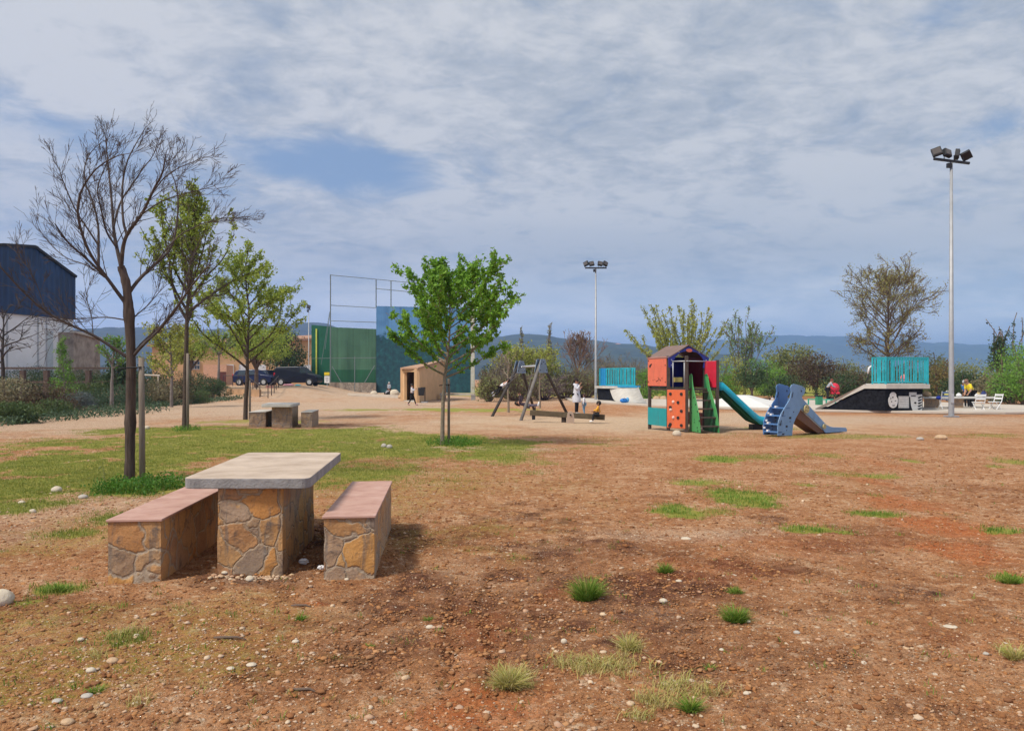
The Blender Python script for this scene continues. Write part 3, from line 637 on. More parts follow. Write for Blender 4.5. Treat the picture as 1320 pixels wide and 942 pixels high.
PT = dict(DEF); PT.update(rmin=.0022, wig=[.05, .06, .08, .1], trop=[.1, .30, .25, .2], max=3, nch=[0, 4, 3, 0], ang=[30, 32, 34, 34], lr=[.5, .6, .55, .5], seg=.12)
for li, (pl, ra, rb, dy0, dyr) in enumerate(limbs):
    n = len(pl); P = np.array([[GX(px, D1)-X1, 0, GZ(py if py > 260 else 260-(260-py)*.78, D1)] for px, py in pl]); L = np.concatenate([[0], np.cumsum(np.linalg.norm(np.diff(P, axis=0), axis=1))])
    P[:, 1] = dy0*.35*(1 if li else 0)+dyr*.42*L if li else 0
    if li:                     # keep apparent place while the limb leans nearer or farther
        k = (D1+P[:, 1])/D1; P[:, 0] = (P[:, 0]+X1)*k-X1; P[:, 2] = EYE+(P[:, 2]-EYE)*k
        if li and dy0 == 0: P[0, 1] = 0
    P = chaikin(chaikin(P)); tt = np.linspace(0, 1, len(P)); rr = ra*(1-tt)+rb*tt; rr = rr*(.78 if li else 1)
    if li: P[:, 0] = np.where(P[:, 0] > .5, .5+(P[:, 0]-.5)*.74, P[:, 0])
    if li == 0: rr = rr+.018*np.exp(-tt*18)+.016*np.exp(-((tt-.60)/.05)**2)+.004*rg.normal(size=len(rr))
    paths.append((P, rr))
    if li:
        tot = L[-1]; nb_ = int(4+tot*12)
        for i in range(nb_):
            u = rg.uniform(.22, 1); j = min(len(P)-2, int(u*(len(P)-1))); dl = P[j+1]-P[j]
            grow(P[j], rdir(dl, R(rg.uniform(14, 48)), rg), rg.uniform(.18, .62)*(1.15-.45*u), max(.0028, rr[j]*.30), 2 if rg.random() < .55 else 1, PT, rg, paths, [])
paths[0][0][0, 2] = -.15
V, Fc = tubes_np(paths[:1], 12); obj('trunk', mesh_np('trunk', V, Fc, mat('bark_furrowed', (.055, .036, .030), .95, .5, 16, 1, 45, col2=(.13, .095, .075), streak=True), True), t1)
V, Fc = tubes_np(paths[1:len(paths)], 5); obj('branches', mesh_np('branches', V, Fc, mat('bark_limb', (.085, .066, .058), .95, .35, 8), True), t1)
def stake(px, py, D, ztop, r, label, tie=None, lean=0):
    s = thing('wooden_stake', label, 'stake', (GX(px, D), D, gz(GX(px, D), D))); x, y = GX(px, D), D
    MB().tube([(x, y, -.1), (x+lean*.5, y, ztop*.5), (x+lean, y, ztop)], [r, r*1.03, r*.95], 10).build('post', M_stake, s, True)
    if tie: MB().tube([(x+lean, y-r, ztop-.14), (tie-.11, y-.10, ztop-.16), (tie-.12, y+.02, ztop-.16), (tie, y+.12, ztop-.15), (x+lean, y+r, ztop-.13), (x+lean+r, y, ztop-.14), (x+lean, y-r, ztop-.14)], .012, 6, False).build('rubber_tie', M_black, s, True)
    return s
stake(183.5, 620, 11.4, 1.86, .042, 'grey wooden stake tied to the leafless foreground tree', X1+.0, -.015)

make_tree('leafy_tree', 'tall sparse-leaved tree behind the leafless tree, second from left along the lawn', 'tree', (GX(238, 22.9), 22.9, 0), 7.45, 3.5, 3.1, .095, L_pale2, 7500, .10, 24, 36, M_soil_bark, seed=11, shape='cone', jit=.05, adens=10, nch=[6, 5, 3], trop=[.1, 1.0, .8, .5], lean=(.005, 0))
stake(242, 555, 22.8, 2.3, .04, 'thin stake beside the tall sparse-leaved tree')
make_tree('leafy_tree', 'sparse-leaved tree with bent trunk by the distant picnic table, third along the lawn', 'tree', (GX(316, 29), 29, 0), 6.8, 4.3, 1.9, .095, L_pale2, 11000, .105, 28, 52, M_soil_bark, seed=12, shape='cone', jit=.06, adens=10, trop=[.1, .8, .6, .4], lean=(.01, 0))
stake(322, 541, 29, 1.5, .04, 'thin stake beside the bent tree by the distant picnic table')
XC, DC = GX(570, 18), 18
make_tree('young_tree', 'young tree with dense fresh green crown alone in the middle of the ground', 'tree', (XC, DC, gz(XC, DC)), 4.45, 3.35, 1.55, .056, L_fresh, 18500, .086, 32, 52, mat('bark_pale', (.23, .19, .14), .95, .3, 14, .8, 60), seed=23, shape='full', jit=.035, adens=14, nch=[6, 6, 2], lr=[.5, .42, .4], trop=[.1, 1.0, 1.0, .6], lean=(.012, 0), aspect=.55)
stake(578.5, 573, 18.05, 1.55, .032, 'dark thin stake beside the young green tree', XC+.05)

def veg(kind, name, label, px, D, pytop, wpx, pybase=None, **k):
    x = GX(px, D); H = GZ(pytop, D); wd = wpx/F*D; z0 = gz(x, D)
    if kind == 's': return make_shrub(name, label, (x, D, z0), wd, min(wd, k.pop('dep', wd)), H-z0, k.pop('m'), k.pop('n', 2200), k.pop('ls', .16), k.pop('seed', int(px)), **k)
    return make_tree(name, label, 'tree', (x, D, z0), H-z0, wd, k.pop('clear', 1.2), k.pop('r0', .14), k.pop('m', None), k.pop('n', 0), k.pop('ls', .14), seed=k.pop('seed', int(px)), bark=k.pop('bark', M_twig_grey), **k)
tp = dict(max=3, nch=[7, 6, 4], lr=[.5, .5, .5], leaf_lvl=2)
# right background
veg('t', 'pollarded_tree', 'upright fan of yellow-green shoots rising behind the play house', 878, 62, 384, 128, clear=1.0, r0=.14, stems=38, upang=58, m=L_yel, n=10500, ls=.18, jit=.10, max=1, nch=[0, 7, 0], leaf_lvl=1, adens=12, bark=mat('bark_olive', (.17, .15, .08), .9), rmin=.025, trop=[.3, .5, .5, .5], lr=[.3, .22, .3])
veg('t', 'willow_tree', 'wispy grey-green willow right of the upright yellow-green shoots', 960, 72, 394, 62, clear=.8, r0=.12, stems=9, upang=26, m=L_pale, n=2600, ls=.16, jit=.12, max=2, nch=[6, 5, 0], rmin=.022, trop=[.2, .5, .4, .2], lr=[.4, .4, .4])
veg('s', 'round_tree', 'small round dark evergreen tree behind the teal slide', 969, 54, 461, 50, m=L_dark, n=4200, ls=.12, trunk=1.0, cat='tree', lumps=14)
veg('s', 'olive_tree', 'domed olive-green tree right of the small round evergreen', 1022, 82, 436, 78, m=L_olive, n=6000, ls=.24, trunk=1.2, cat='tree', lumps=16)
veg('s', 'dark_tree', 'dark purple-brown leaved tree behind the blue climbing slide', 1052, 66, 446, 84, m=L_brown, n=7000, ls=.17, trunk=.6, cat='tree', lumps=18)
veg('s', 'dark_shrub', 'low dark shrub beneath the purple-brown tree, left', 1010, 60, 478, 60, m=L_dark, n=3200, ls=.15)
veg('s', 'dark_shrub', 'low dark shrub behind the person with the red pushchair', 1080, 62, 474, 70, m=L_dark, n=3600, ls=.15)
veg('t', 'big_tree', 'big branching tree with brownish yellow buds above the large ramp', 1146, 66, 331, 132, clear=2.0, r0=.19, m=L_budy, n=16000, ls=.12, nprim=44, upang=54, jit=.20, max=3, nch=[7, 7, 4], leaf_lvl=2, adens=6, rmin=.019, bark=mat('bark_budding', (.16, .115, .085), .9), trop=[.1, .3, .3, .2], shape='round', sides=4)
veg('s', 'russet_shrub', 'russet leaved shrub left of the large ramp railing', 1105, 64, 470, 60, m=L_brown, n=3000, ls=.15)
veg('s', 'hedge_shrub', 'dark shrub directly behind the large ramp railing', 1160, 58, 466, 90, m=L_dark, n=4500, ls=.15)
veg('s', 'autumn_shrub', 'golden-brown shrub just right of the large ramp railing', 1212, 60, 452, 46, m=L_buds, n=2600, ls=.15)
veg('s', 'dark_shrub', 'dark green shrub behind the picnickers', 1238, 52, 467, 60, m=L_dark, n=4600, ls=.13)
veg('s', 'olive_shrub', 'wide olive-green thicket right of the near floodlight pole', 1262, 70, 453, 90, m=L_olive, n=6000, ls=.2)
veg('s', 'olive_shrub', 'grey-green olive shrub behind the white folding chairs', 1278, 50, 474, 54, m=L_ash, n=4000, ls=.12)
veg('s', 'dark_tree', 'dark crowned tree peeping above the thicket at the right edge', 1290, 58, 420, 34, m=L_dark, n=2400, ls=.16, trunk=2, cat='tree')
veg('s', 'bright_tree', 'bright green tree at the right edge of the photo', 1318, 44, 424, 92, m=L_bright, n=7500, ls=.13, trunk=.3, cat='tree', lumps=18)
veg('t', 'sapling', 'thin shoots rising above the right edge trees', 1310, 60, 404, 50, clear=1, r0=.06, stems=7, upang=20, m=L_dark, n=260, ls=.2, max=1, nch=[0, 3, 0], rmin=.03)
veg('s', 'green_shrub', 'bright green shrub between the far ramp and the play house', 832, 56, 471, 36, m=L_bright, n=3000, ls=.13)
veg('s', 'green_shrub', 'bright green shrub seen under the play house', 872, 58, 478, 50, m=L_bright, n=3000, ls=.14)
veg('s', 'green_shrub', 'tall bright green shrub behind the red panel of the play house', 925, 60, 463, 56, m=L_bright, n=4500, ls=.14)
veg('s', 'yellow_shrub', 'yellow-green bush behind the round evergreen tree', 945, 66, 444, 60, m=L_yel, n=3400, ls=.16)
veg('s', 'green_shrub', 'green shrub right of the round evergreen tree', 1000, 62, 458, 50, m=L_bright, n=3600, ls=.15)
veg('s', 'russet_shrub', 'brownish bush behind the sloping side of the large ramp', 1092, 70, 456, 62, m=L_olive, n=3600, ls=.17)
veg('s', 'olive_shrub', 'olive thicket between the ramp railing and the floodlight pole', 1205, 68, 446, 60, m=L_olive, n=4200, ls=.17)
veg('s', 'dark_shrub', 'dark bush low beneath the bright right edge tree', 1305, 47, 470, 60, m=L_dark, n=3600, ls=.13)
veg('s', 'yellow_shrub', 'yellow-green bush low behind the play house roof', 890, 70, 448, 90, m=L_yel, n=5200, ls=.17)
veg('s', 'green_shrub', 'green bush filling the hedge behind the fun box', 985, 70, 452, 70, m=L_bright, n=4800, ls=.17)
# centre background
veg('t', 'yellow_tree', 'bushy yellow-green tree behind the swing', 680, 60, 441, 96, clear=.8, r0=.10, stems=20, upang=50, m=L_yel, n=11000, ls=.16, jit=.22, max=2, nch=[6, 5, 0], rmin=.02, trop=[.2, .35, .3, .2], lr=[.4, .5, .5])
veg('t', 'poplar', 'slender shoot-like tree, tallest above the yellow-green tree', 707, 66, 415, 16, clear=1, r0=.08, nprim=12, upang=18, m=L_olive, n=300, ls=.14, rmin=.025)
veg('t', 'poplar', 'slender shoot-like tree left of the tallest one above the yellow-green tree', 674, 66, 420, 14, clear=1, r0=.08, nprim=10, upang=18, m=L_olive, n=240, ls=.14, rmin=.025)
veg('t', 'bare_tree', 'reddish brown leafless tree left of the far floodlight pole', 746, 78, 424, 62, clear=1, r0=.12, nprim=40, upang=30, m=L_ash, n=1500, ls=.10, rmin=.014, bark=mat('twigs_reddish', (.22, .13, .10), .9), shape='cone', max=3, nch=[6, 6, 4])
for i, (px, D, pt, wp, c, lab) in enumerate(((642, 64, 462, 34, 'a', 'leafless grey tree just right of the blue court wall'), (656, 58, 455, 40, 'g', 'leafless tree behind the swinging child in white'), (630, 52, 482, 20, 'a', 'low leafless brush just right of the foot of the blue court wall'),
        (664, 54, 478, 50, 'a', 'low brown brush behind the left swing frame'), (700, 56, 476, 50, 'r', 'purple-brown brush behind the right swing frame'), (728, 60, 474, 50, 'a', 'brown brush behind the long-coated adult'),
        (775, 76, 456, 56, 'g', 'grey leafless thicket behind the far floodlight pole'), (808, 80, 458, 56, 'g', 'grey leafless thicket above the far ramp railing'), (662, 70, 470, 50, 'a', 'leafless brush farther back between wall and swing'), (755, 62, 478, 50, 'a', 'brown leafless brush left of the far ramp'))):
    bk = {'a': M_twig, 'g': M_twig_grey, 'r': mat('twigs_purple', (.14, .10, .11), .9)}[c]
    veg('t', 'bare_shrub', lab, px, D, pt-(i*5 % 9)+3, wp*1.55, clear=.05, r0=.045, stems=26, upang=60, m=(L_olive if c == 'a' else L_ash), n=2600, ls=.11, rmin=.012, bark=bk, max=2, nch=[6, 6, 0], trop=[.2, .25, .2, .2], lr=[.5, .5, .5], jit=.15)
veg('s', 'dark_shrub', 'small dark bush on the skyline right of the blue court wall', 630, 90, 462, 26, m=L_dark, n=900, ls=.25)
# low scrub closing the gaps along the far side of the ground
for i, (px, D, pt, wp, m_, lab) in enumerate(((668, 84, 486, 80, L_ash, 'low ashy scrub right of the blue court wall, far back'), (700, 86, 484, 90, L_olive, 'low olive scrub behind the swing, far back'), (770, 88, 482, 90, L_ash, 'low ashy scrub behind the far floodlight pole, far back'),
        (850, 86, 476, 110, L_olive, 'low olive scrub behind the play house, far back'), (1120, 84, 462, 120, L_ash, 'low ashy scrub behind the large ramp, far back'), (1200, 84, 458, 110, L_olive, 'low olive scrub behind the near floodlight pole, far back'), (1320, 80, 450, 110, L_olive, 'low olive scrub behind the right edge trees'))):
    veg('s', 'scrub_bush', lab, px, D, pt, wp, m=m_, n=3200, ls=.24, lumps=14)
# two thin trunks behind the swing
for px, D, lab in ((655.5, 35.5, 'thin pale young trunk just behind the left swing frame'), (696, 41, 'thin pale young trunk seen between the swing frames')):
    veg('t', 'sapling', lab, px, D, 448 if px < 680 else 462, 26, clear=1.5, r0=.06, nprim=9, upang=45, rmin=.010, bark=mat('bark_sapling', (.24, .19, .14), .9), max=2, nch=[4, 4, 0])
# left background
veg('s', 'dark_tree', 'dense dark green tree behind the parked van', 368, 84, 412, 66, m=L_dark, n=6500, ls=.24, trunk=1.5, cat='tree', lumps=14)
veg('s', 'green_tree', 'olive-green crown overhanging the parked cars, left of the dark tree', 330, 70, 408, 104, m=L_pale2, n=8000, ls=.2, trunk=2.4, cat='tree', lumps=14)
veg('s', 'green_tree', 'yellow-green crown in front of the ochre building, behind the second trunk', 244, 66, 418, 84, m=L_pale2, n=5200, ls=.18, trunk=2.4, cat='tree', lumps=16)
veg('s', 'conifer', 'dark bushy evergreen behind the leafless foreground tree', 160, 44, 432, 50, m=L_dark, n=2600, ls=.15, trunk=.8, cat='tree')
veg('t', 'young_tree', 'young yellow-green tree with forked trunk in the planted bed', 221, 42, 416, 78, clear=1.6, r0=.10, nprim=14, upang=48, m=L_yel, n=3200, ls=.15, jit=.1, rmin=.014, lean=(0, 0), trop=[.1, .3, .3, .3])
veg('t', 'young_tree', 'small tree with grey trunk in the planted bed right behind the leafless tree', 144, 38, 430, 40, clear=2.0, r0=.11, nprim=10, upang=45, m=L_bright, n=900, ls=.12, rmin=.012)
veg('t', 'feathery_sapling', 'feathery light green sapling in front of the warehouse', 84, 40, 434, 32, clear=.4, r0=.04, nprim=20, upang=60, m=L_bright, n=2400, ls=.09, shape='cone', jit=.08, rmin=.01)
veg('t', 'bare_tree', 'dark leafless tree at the left edge in front of the warehouse', 4, 36, 376, 110, clear=2.2, r0=.12, nprim=12, upang=60, rmin=.012, bark=M_bark_dark, shape='round', max=3, nch=[4, 4, 3], trop=[.1, .2, .1, .1])
veg('t', 'street_tree', 'grey trunked tree in front of the ochre building', 281, 62, 424, 56, clear=3.2, r0=.16, nprim=12, upang=45, m=L_pale, n=1700, ls=.16, rmin=.02)
# planted bed
bed = [(12, 536, 484, 70, L_ash, 'tawny feathery bush at the left edge of the planted bed', .10), (62, 536, 492, 62, L_brown, 'purple-brown bush in the planted bed, foremost', .09), (18, 548, 521, 50, L_bed, 'bright green tuft-like bush at the very front left of the bed', .09),
 (100, 531, 508, 38, L_lav, 'silver-grey lavender cushion at the gravel edge, left', .07), (72, 538, 518, 44, L_bed, 'low bright green cushion beside the purple-brown bush', .08), (135, 528, 500, 56, L_rose, 'blue-green rosemary cushion left of the foreground trunk', .08),
 (165, 525, 497, 44, L_rose, 'blue-green rosemary mound behind the foreground trunk', .08), (120, 524, 489, 60, L_bed, 'fresh green mound in the middle of the bed', .09), (50, 518, 477, 66, L_dark, 'dark evergreen mound behind the purple-brown bush', .10),
 (100, 514, 480, 60, L_dark, 'dark evergreen mound under the feathery sapling', .10), (150, 512, 474, 64, L_dark, 'dark evergreen mound near the concrete annex', .11), (205, 523, 490, 40, L_ash, 'tawny heather-like bush right of the foreground stake', .09),
 (228, 521, 488, 36, L_brown, 'reddish brown bush left of the second trunk', .09), (190, 522, 508, 30, L_bed, 'small bright green cushion right of the foreground stake', .07), (252, 520, 505, 34, L_bed, 'small bright green cushion right of the second trunk', .07),
 (246, 514, 484, 44, L_dark, 'dark pointed evergreen mound right of the second trunk', .10), (272, 515, 490, 40, L_dark, 'dark evergreen mound at the right end of the planted bed', .10), (195, 512, 480, 60, L_dark, 'dark evergreen mound behind the tawny heather-like bush', .11), (30, 512, 478, 70, L_rose, 'blue-green mound in front of the metal rail, far left', .11), (-20, 530, 485, 60, L_dark, 'dark mound cut by the left edge of the photo', .11)]
for i, (px, pb, pt, wp, m_, lab, ls) in enumerate(bed):
    D = gd(pb)+.9; wd = wp/F*D*1.35; x = GX(px, D); h = max(.35, GZ(pt-7, D))
    make_shrub('bed_shrub', lab, (x, D, gz(x, D)), wd, max(wd, 1.2), h, m_, int(1800+1300*wd), ls*1.0, 300+i, 'shrubs of the planted bed', lumps=12, up=.5)

rg = np.random.default_rng(17); n = 4500; bp_ = rg.uniform(-60, 292, n); fr_px = np.interp(bp_, [-60, 0, 75, 120, 200, 292], [556, 549, 535, 529, 524, 515.5]); Dn_ = EYE*F/(fr_px-HY); yy = Dn_+rg.uniform(0, 1, n)**1.3*np.interp(bp_, [-60, 292], [12, 5]); yy = yy+.9; xx = (bp_-660)/F*Dn_+rg.normal(size=n)*.2
zz1 = ground_z(xx, yy)+rg.uniform(0, .30, n); V, Fc = leaves_np(np.stack([xx, yy, zz1], 1), .13, rg, .4, -.6); tag(obj('ground_cover', mesh_np('ground_cover', V, Fc, L_rose)), 'low green ground cover between the shrubs of the bed', kind='stuff')
# ------------------------------------------------------------------ buildings
def quadwall(a, b, z0, z1a, z1b, th):
    """vertical wall slab between plan points a,b; thickness th goes away from the camera"""
    a, b = Vector((a[0], a[1], 0)), Vector((b[0], b[1], 0)); d = (b-a).normalized(); n = Vector((-d.y, d.x, 0))
    if n.dot((a+b)/2) < 0: n = -n
    return MB().prism([a+Vector((0, 0, z0)), b+Vector((0, 0, z0)), b+Vector((0, 0, z1b)), a+Vector((0, 0, z1a))], n*th)
def on_wall(a, b, px, z, off):
    a, b = Vector((a[0], a[1], 0)), Vector((b[0], b[1], 0)); k = (px-660)/F; d = b-a; t = (k*a.y-a.x)/(d.x-k*d.y); p = a+d*t
    n = Vector((-d.y, d.x, 0)).normalized(); n = -n if n.dot(p) > 0 else n
    return p+n*off+Vector((0, 0, z))
def wall_rect(mb, a, b, px0, px1, z0, z1, off, th):
    p, q = on_wall(a, b, px0, 0, off), on_wall(a, b, px1, 0, off); n = (on_wall(a, b, px0, 0, off+1)-p)
    mb.prism([p+Vector((0, 0, z0)), q+Vector((0, 0, z0)), q+Vector((0, 0, z1)), p+Vector((0, 0, z1))], n*th); return mb
def ribbed(name, c, scale):
    m = bpy.data.materials.new(name); m.use_nodes = True; t = NT(m.node_tree); b = t.n['Principled BSDF']; b.inputs['Roughness'].default_value = .6
    co = t.new('ShaderNodeTexCoord').outputs['Object']; s = t.new('ShaderNodeSeparateXYZ'); t.link(co, s.inputs[0])
    wv = t.math('SINE', t.math('MULTIPLY', t.math('ADD', s.outputs[0], s.outputs[1]), scale)); n = t.noise(co, .25, 5, .6)
    cc = t.mix(t.smooth(wv, .2, .9), tuple(q*.72 for q in c), c); t.link(t.mix(t.smooth(n, .4, .7), cc, tuple(min(1, q*1.35) for q in c)), b.inputs['Base Color'])
    bp = t.new('ShaderNodeBump'); bp.inputs['Strength'].default_value = .6; bp.inputs['Distance'].default_value = .05; t.link(wv, bp.inputs['Height']); t.link(bp.outputs[0], b.inputs['Normal']); return m
M_clad = ribbed('blue_cladding', (.009, .040, .115), 9); M_wwall = mat('white_precast_wall', (.80, .82, .83), .85, .08, .6); M_annex = mat('stained_concrete_wall', (.30, .25, .21), .95, .35, 1.1, col2=(.46, .40, .34)); M_roofg = mat('grey_roof_sheet', (.3, .32, .34), .6)
wa, wb = (GX(-320, 46), 46), (GX(94, 70), 70)
wh = thing('warehouse', 'large warehouse with blue ribbed cladding above a white wall', 'warehouse', ((wa[0]+wb[0])/2, 58, 0))
def top_at(px, py): p = on_wall(wa, wb, px, 0, 0); return Vector((p.x, p.y, GZ(py, p.y)))
zc = top_at(0, 403).z
cl = MB(); A_ = [on_wall(wa, wb, px, zc, .25) for px in (-318, 94.4)]; tops = [top_at(-318, 340), top_at(-90, 318), top_at(0, 315.5), top_at(41, 318), top_at(94.4, 357)]
nn = on_wall(wa, wb, 20, 0, 1)-on_wall(wa, wb, 20, 0, 0)
tops = [q+nn*.25 for q in tops]
cl.prism([A_[0], A_[1]]+tops[::-1], -nn*20); cl.build('clad_upper', M_clad, wh)
quadwall(wa, wb, -.5, zc, zc, 19).build('lower_wall', M_wwall, wh)
sm = MB()
for px in (8, 48, 59, 80): wall_rect(sm, wa, wb, px, px+.8, -.3, zc-.05, .0, .12)
sm.build('wall_pilaster', mat('wall_joint_grey', (.45, .48, .5), .8), wh)
wall_rect(MB(), wa, wb, 60, 68, .2, zc-1.2, .0, .05).build('sliding_door', mat('pale_door', (.50, .58, .62), .6), wh)
tr_ = MB(); 
for p, q in zip(tops[:-1], tops[1:]): tr_.beam(p+nn*.05, q+nn*.05, .25, .22)
tr_.build('roof_trim', M_black, wh)
ea, eb = (GX(94.6, 68.5), 68.5), (GX(129, 74), 74)
an = thing('annex_wall', 'stained concrete annex wall right of the warehouse', 'wall', ((ea[0]+eb[0])/2, 71, 0))
quadwall(ea, eb, -.4, GZ(428, 68.5), GZ(437, 74), 8).build('wall', M_annex, an)
MB().beam((ea[0], ea[1]-.1, GZ(427.5, 68.5)), (eb[0], eb[1]-.1, GZ(436.5, 74)), .5, .2).build('coping', M_conc, an)
# metal rail with stout posts
fr_ = thing('metal_railing', 'rusty two-rail fence with stout posts in front of the warehouse', 'fence', (GX(70, 46), 46, 0))
M_rust = mat('rusty_post', (.085, .06, .05), .9, .3, 8)
for px in (-30, 29.5, 60, 114, 170): x = GX(px, 46); MB().box((x, 46, .85), (.26, .26, 2.4)).build('post', M_rust, fr_)
for z in (2.18, 1.35): MB().beam((GX(-40, 46), 46.18, z), (GX(175, 46), 46.18, z), .06, .12).build('rail', M_rust, fr_)
wr = thing('white_railing', 'short pale rail in the bed between the two nearest trunks', 'railing', (GX(195, 50), 50, 0))
MB().tube([(GX(183, 50), 50, 1.8), (GX(206, 50), 50, 1.75)], .05).build('rail', M_conc_l, wr)
for px in (185, 204): MB().tube([(GX(px, 50), 50, -.1), (GX(px, 50), 50, 1.78)], .045).build('post', M_conc_l, wr)
# ochre house with trees in front
oa, ob = (GX(196, 92), 92), (GX(402, 98), 98); gq = .86
oh = thing('ochre_building', 'ochre rendered building behind the parked cars', 'building', ((oa[0]+ob[0])/2, 95, .8))
quadwall(oa, ob, 0, GZ(447, 92), GZ(438, 98), 9).build('wall', M_ochre, oh)
MB().prism([(oa[0]-.4, oa[1]-.5, GZ(447, 92)), (ob[0]+.2, ob[1]-.5, GZ(438, 98)), (ob[0]+.2, ob[1]+9, GZ(438, 98)+1.0), (oa[0]-.4, oa[1]+9, GZ(447, 92)+1.0)], (0, 0, .22)).build('roof', mat('old_tiles', (.36, .20, .13), .9), oh)
M_shut = mat('white_shutter', (.72, .76, .80), .6)
for p0, p1, y0, y1 in ((247, 257.5, 465, 476), ):
    z1, z0 = GZ(y0, 93), GZ(y1, 93); wn = wall_rect(MB(), oa, ob, p0, p1, z0, z1, .0, .04).build('window', M_glassd, oh); g = MB()
    for k in range(4): q = p0+(p1-p0)*k/3; wall_rect(g, oa, ob, q-.25, q+.25, z0, z1, .06, .06)
    for k in range(3): z = z0+(z1-z0)*k/2; wall_rect(g, oa, ob, p0-.2, p1+.2, z-.04, z+.04, .13, .04)
    g.build('grille', M_conc_l, wn)
for p0, p1 in ((292, 301), (308.5, 317), (331, 342.5), (391, 400)): 
    z1, z0 = GZ(470, 96), GZ(484, 96); wn = wall_rect(MB(), oa, ob, p0, p1, z0, z1, .0, .05).build('window', M_shut, oh)
    g = MB()
    for a_, b_ in ((p0-.5, p0), (p1, p1+.5)): wall_rect(g, oa, ob, a_, b_, z0-.05, z1+.05, .0, .1)
    g.build('frame', M_conc, wn)
ga, gb = (GX(262, 84), 84), (GX(292, 84.5), 84.5)
gp = thing('garage_wall', 'pinkish ochre garage wall and pier left of the parked cars', 'wall', ((ga[0]+gb[0])/2, 84, .6))
quadwall(ga, gb, 0, GZ(470, 84), GZ(470, 84), 5).build('wall', mat('pink_render', (.62, .37, .25), .9), gp)
wall_rect(MB(), ga, gb, 282, 291.5, .8, 2.3, 0, .04).build('gate', mat('dark_gate', (.12, .04, .035), .6), gp)

# pelota court: green walls, net frame, painted blue wall
def court_mat():
    m = bpy.data.materials.new('court_green_paint'); m.use_nodes = True; t = NT(m.node_tree); b = t.n['Principled BSDF']; b.inputs['Roughness'].default_value = .7
    co = t.new('ShaderNodeTexCoord').outputs['Object']; s = t.new('ShaderNodeSeparateXYZ'); t.link(co, s.inputs[0]); n = t.noise(co, .5, 6, .6)
    up = t.ramp(n, [(.3, (.045, .125, .075)), (.7, (.065, .16, .095))]); lo = t.ramp(n, [(.3, (.008, .08, .035)), (.7, (.015, .11, .05))])
    st = t.new('ShaderNodeMapping'); t.link(co, st.inputs[0]); st.inputs['Scale'].default_value = (1.2, 1, .10); ns = t.noise(st.outputs[0], 1.5, 6, .65); jx = t.math('LESS_THAN', t.math('FRACT', t.math('DIVIDE', s.outputs[0], 1.75)), .025); cc = t.mix(t.math('GREATER_THAN', s.outputs[2], 2.55), lo, up); cc = t.mix(.6, cc, t.ramp(ns, [(.3, .62), (.7, 1.35)]), 'MULTIPLY'); t.link(t.mix(t.math('MULTIPLY', jx, .5), cc, (.02, .05, .03)), b.inputs['Base Color']); return m
def mural_mat():
    m = bpy.data.materials.new('painted_trees_and_sky'); m.use_nodes = True; t = NT(m.node_tree); b = t.n['Principled BSDF']; b.inputs['Roughness'].default_value = .7
    co = t.new('ShaderNodeTexCoord').outputs['Object']; s = t.new('ShaderNodeSeparateXYZ'); t.link(co, s.inputs[0]); n = t.noise(co, .55, 6, .6); n2 = t.noise(co, 2.2, 6, .65)
    st = t.new('ShaderNodeMapping'); t.link(co, st.inputs[0]); st.inputs['Scale'].default_value = (5, 5, .15); ns = t.noise(st.outputs[0], 1, 4, .6)
    h = t.math('ADD', s.outputs[2], t.math('ADD', t.math('MULTIPLY', t.math('SUBTRACT', n, .5), -3.2), t.math('MULTIPLY', t.math('SUBTRACT', n2, .5), -.9)))
    h = t.math('ADD', h, t.math('MULTIPLY', s.outputs[0], .14))
    trees = t.ramp(n2, [(.3, (.004, .032, .052)), (.55, (.008, .07, .09)), (.72, (.014, .12, .125))]); skyc = t.ramp(n, [(.3, (.07, .21, .44)), (.7, (.12, .28, .50))])
    c = t.mix(t.smooth(h, 5.6, 5.95), trees, skyc); t.link(t.mix(.5, c, t.ramp(ns, [(.3, .7), (.7, 1.1)]), 'MULTIPLY'), b.inputs['Base Color']); return m
Dg = 86; fn = thing('green_court_wall', 'green painted court wall with a darker band at its foot', 'wall', (GX(455, Dg), Dg, 0))
def zz_(py, D=Dg): return GZ(py, D)
quadwall((GX(425, Dg), Dg), (GX(484.3, Dg), Dg), .2, zz_(421.5), zz_(424), .5).build('wall', court_mat(), fn)
fnb = thing('green_court_wall', 'narrow dark green court wall left of the net frame, with yellow stripe', 'wall', (GX(413, 87), 87, 0))
quadwall((GX(401.5, 87.2), 87.2), (GX(425.6, 86.7), 86.7), .3, zz_(418.5, 87), zz_(421, 87), .5).build('wall', mat('deep_green_paint', (.01, .095, .055), .7, .15, 1), fnb)
MB().box((GX(408, 87), 86.95, 4.2), (.16, .1, 6.0)).build('stripe', mat('yellow_paint', (.55, .60, .10), .6), fnb)
sb = thing('stone_footing', 'rough stone footing under the green court wall', 'wall', (GX(455, 84), 84, 0))
MB().prism([(GX(424, 85), 84.9, -.2), (GX(484.6, 85), 84.9, -.2), (GX(484.6, 85), 84.9, zz_(493.2)), (GX(424, 85), 84.9, zz_(492.6))], (0, .8, 0)).build('footing', stone_mat('footing_stone', 1.2, [(.30, .25, .2), (.38, .33, .27), (.25, .2, .16)], (.22, .18, .15), 3), sb)
bw = thing('painted_blue_wall', 'high blue wall painted with sky and dark trees', 'wall', (GX(546, 85.3), 85.3, 0))
quadwall((GX(485, 85.3), 85.3), (GX(607.5, 85.3), 85.3), -.3, zz_(394.5, 85.3), zz_(397, 85.3), .6).build('wall', mural_mat(), bw)
MB().box((GX(609.3, 85.2), 85.4, 4.6), (.42, .8, 9.6)).build('end_pier', M_conc, bw)
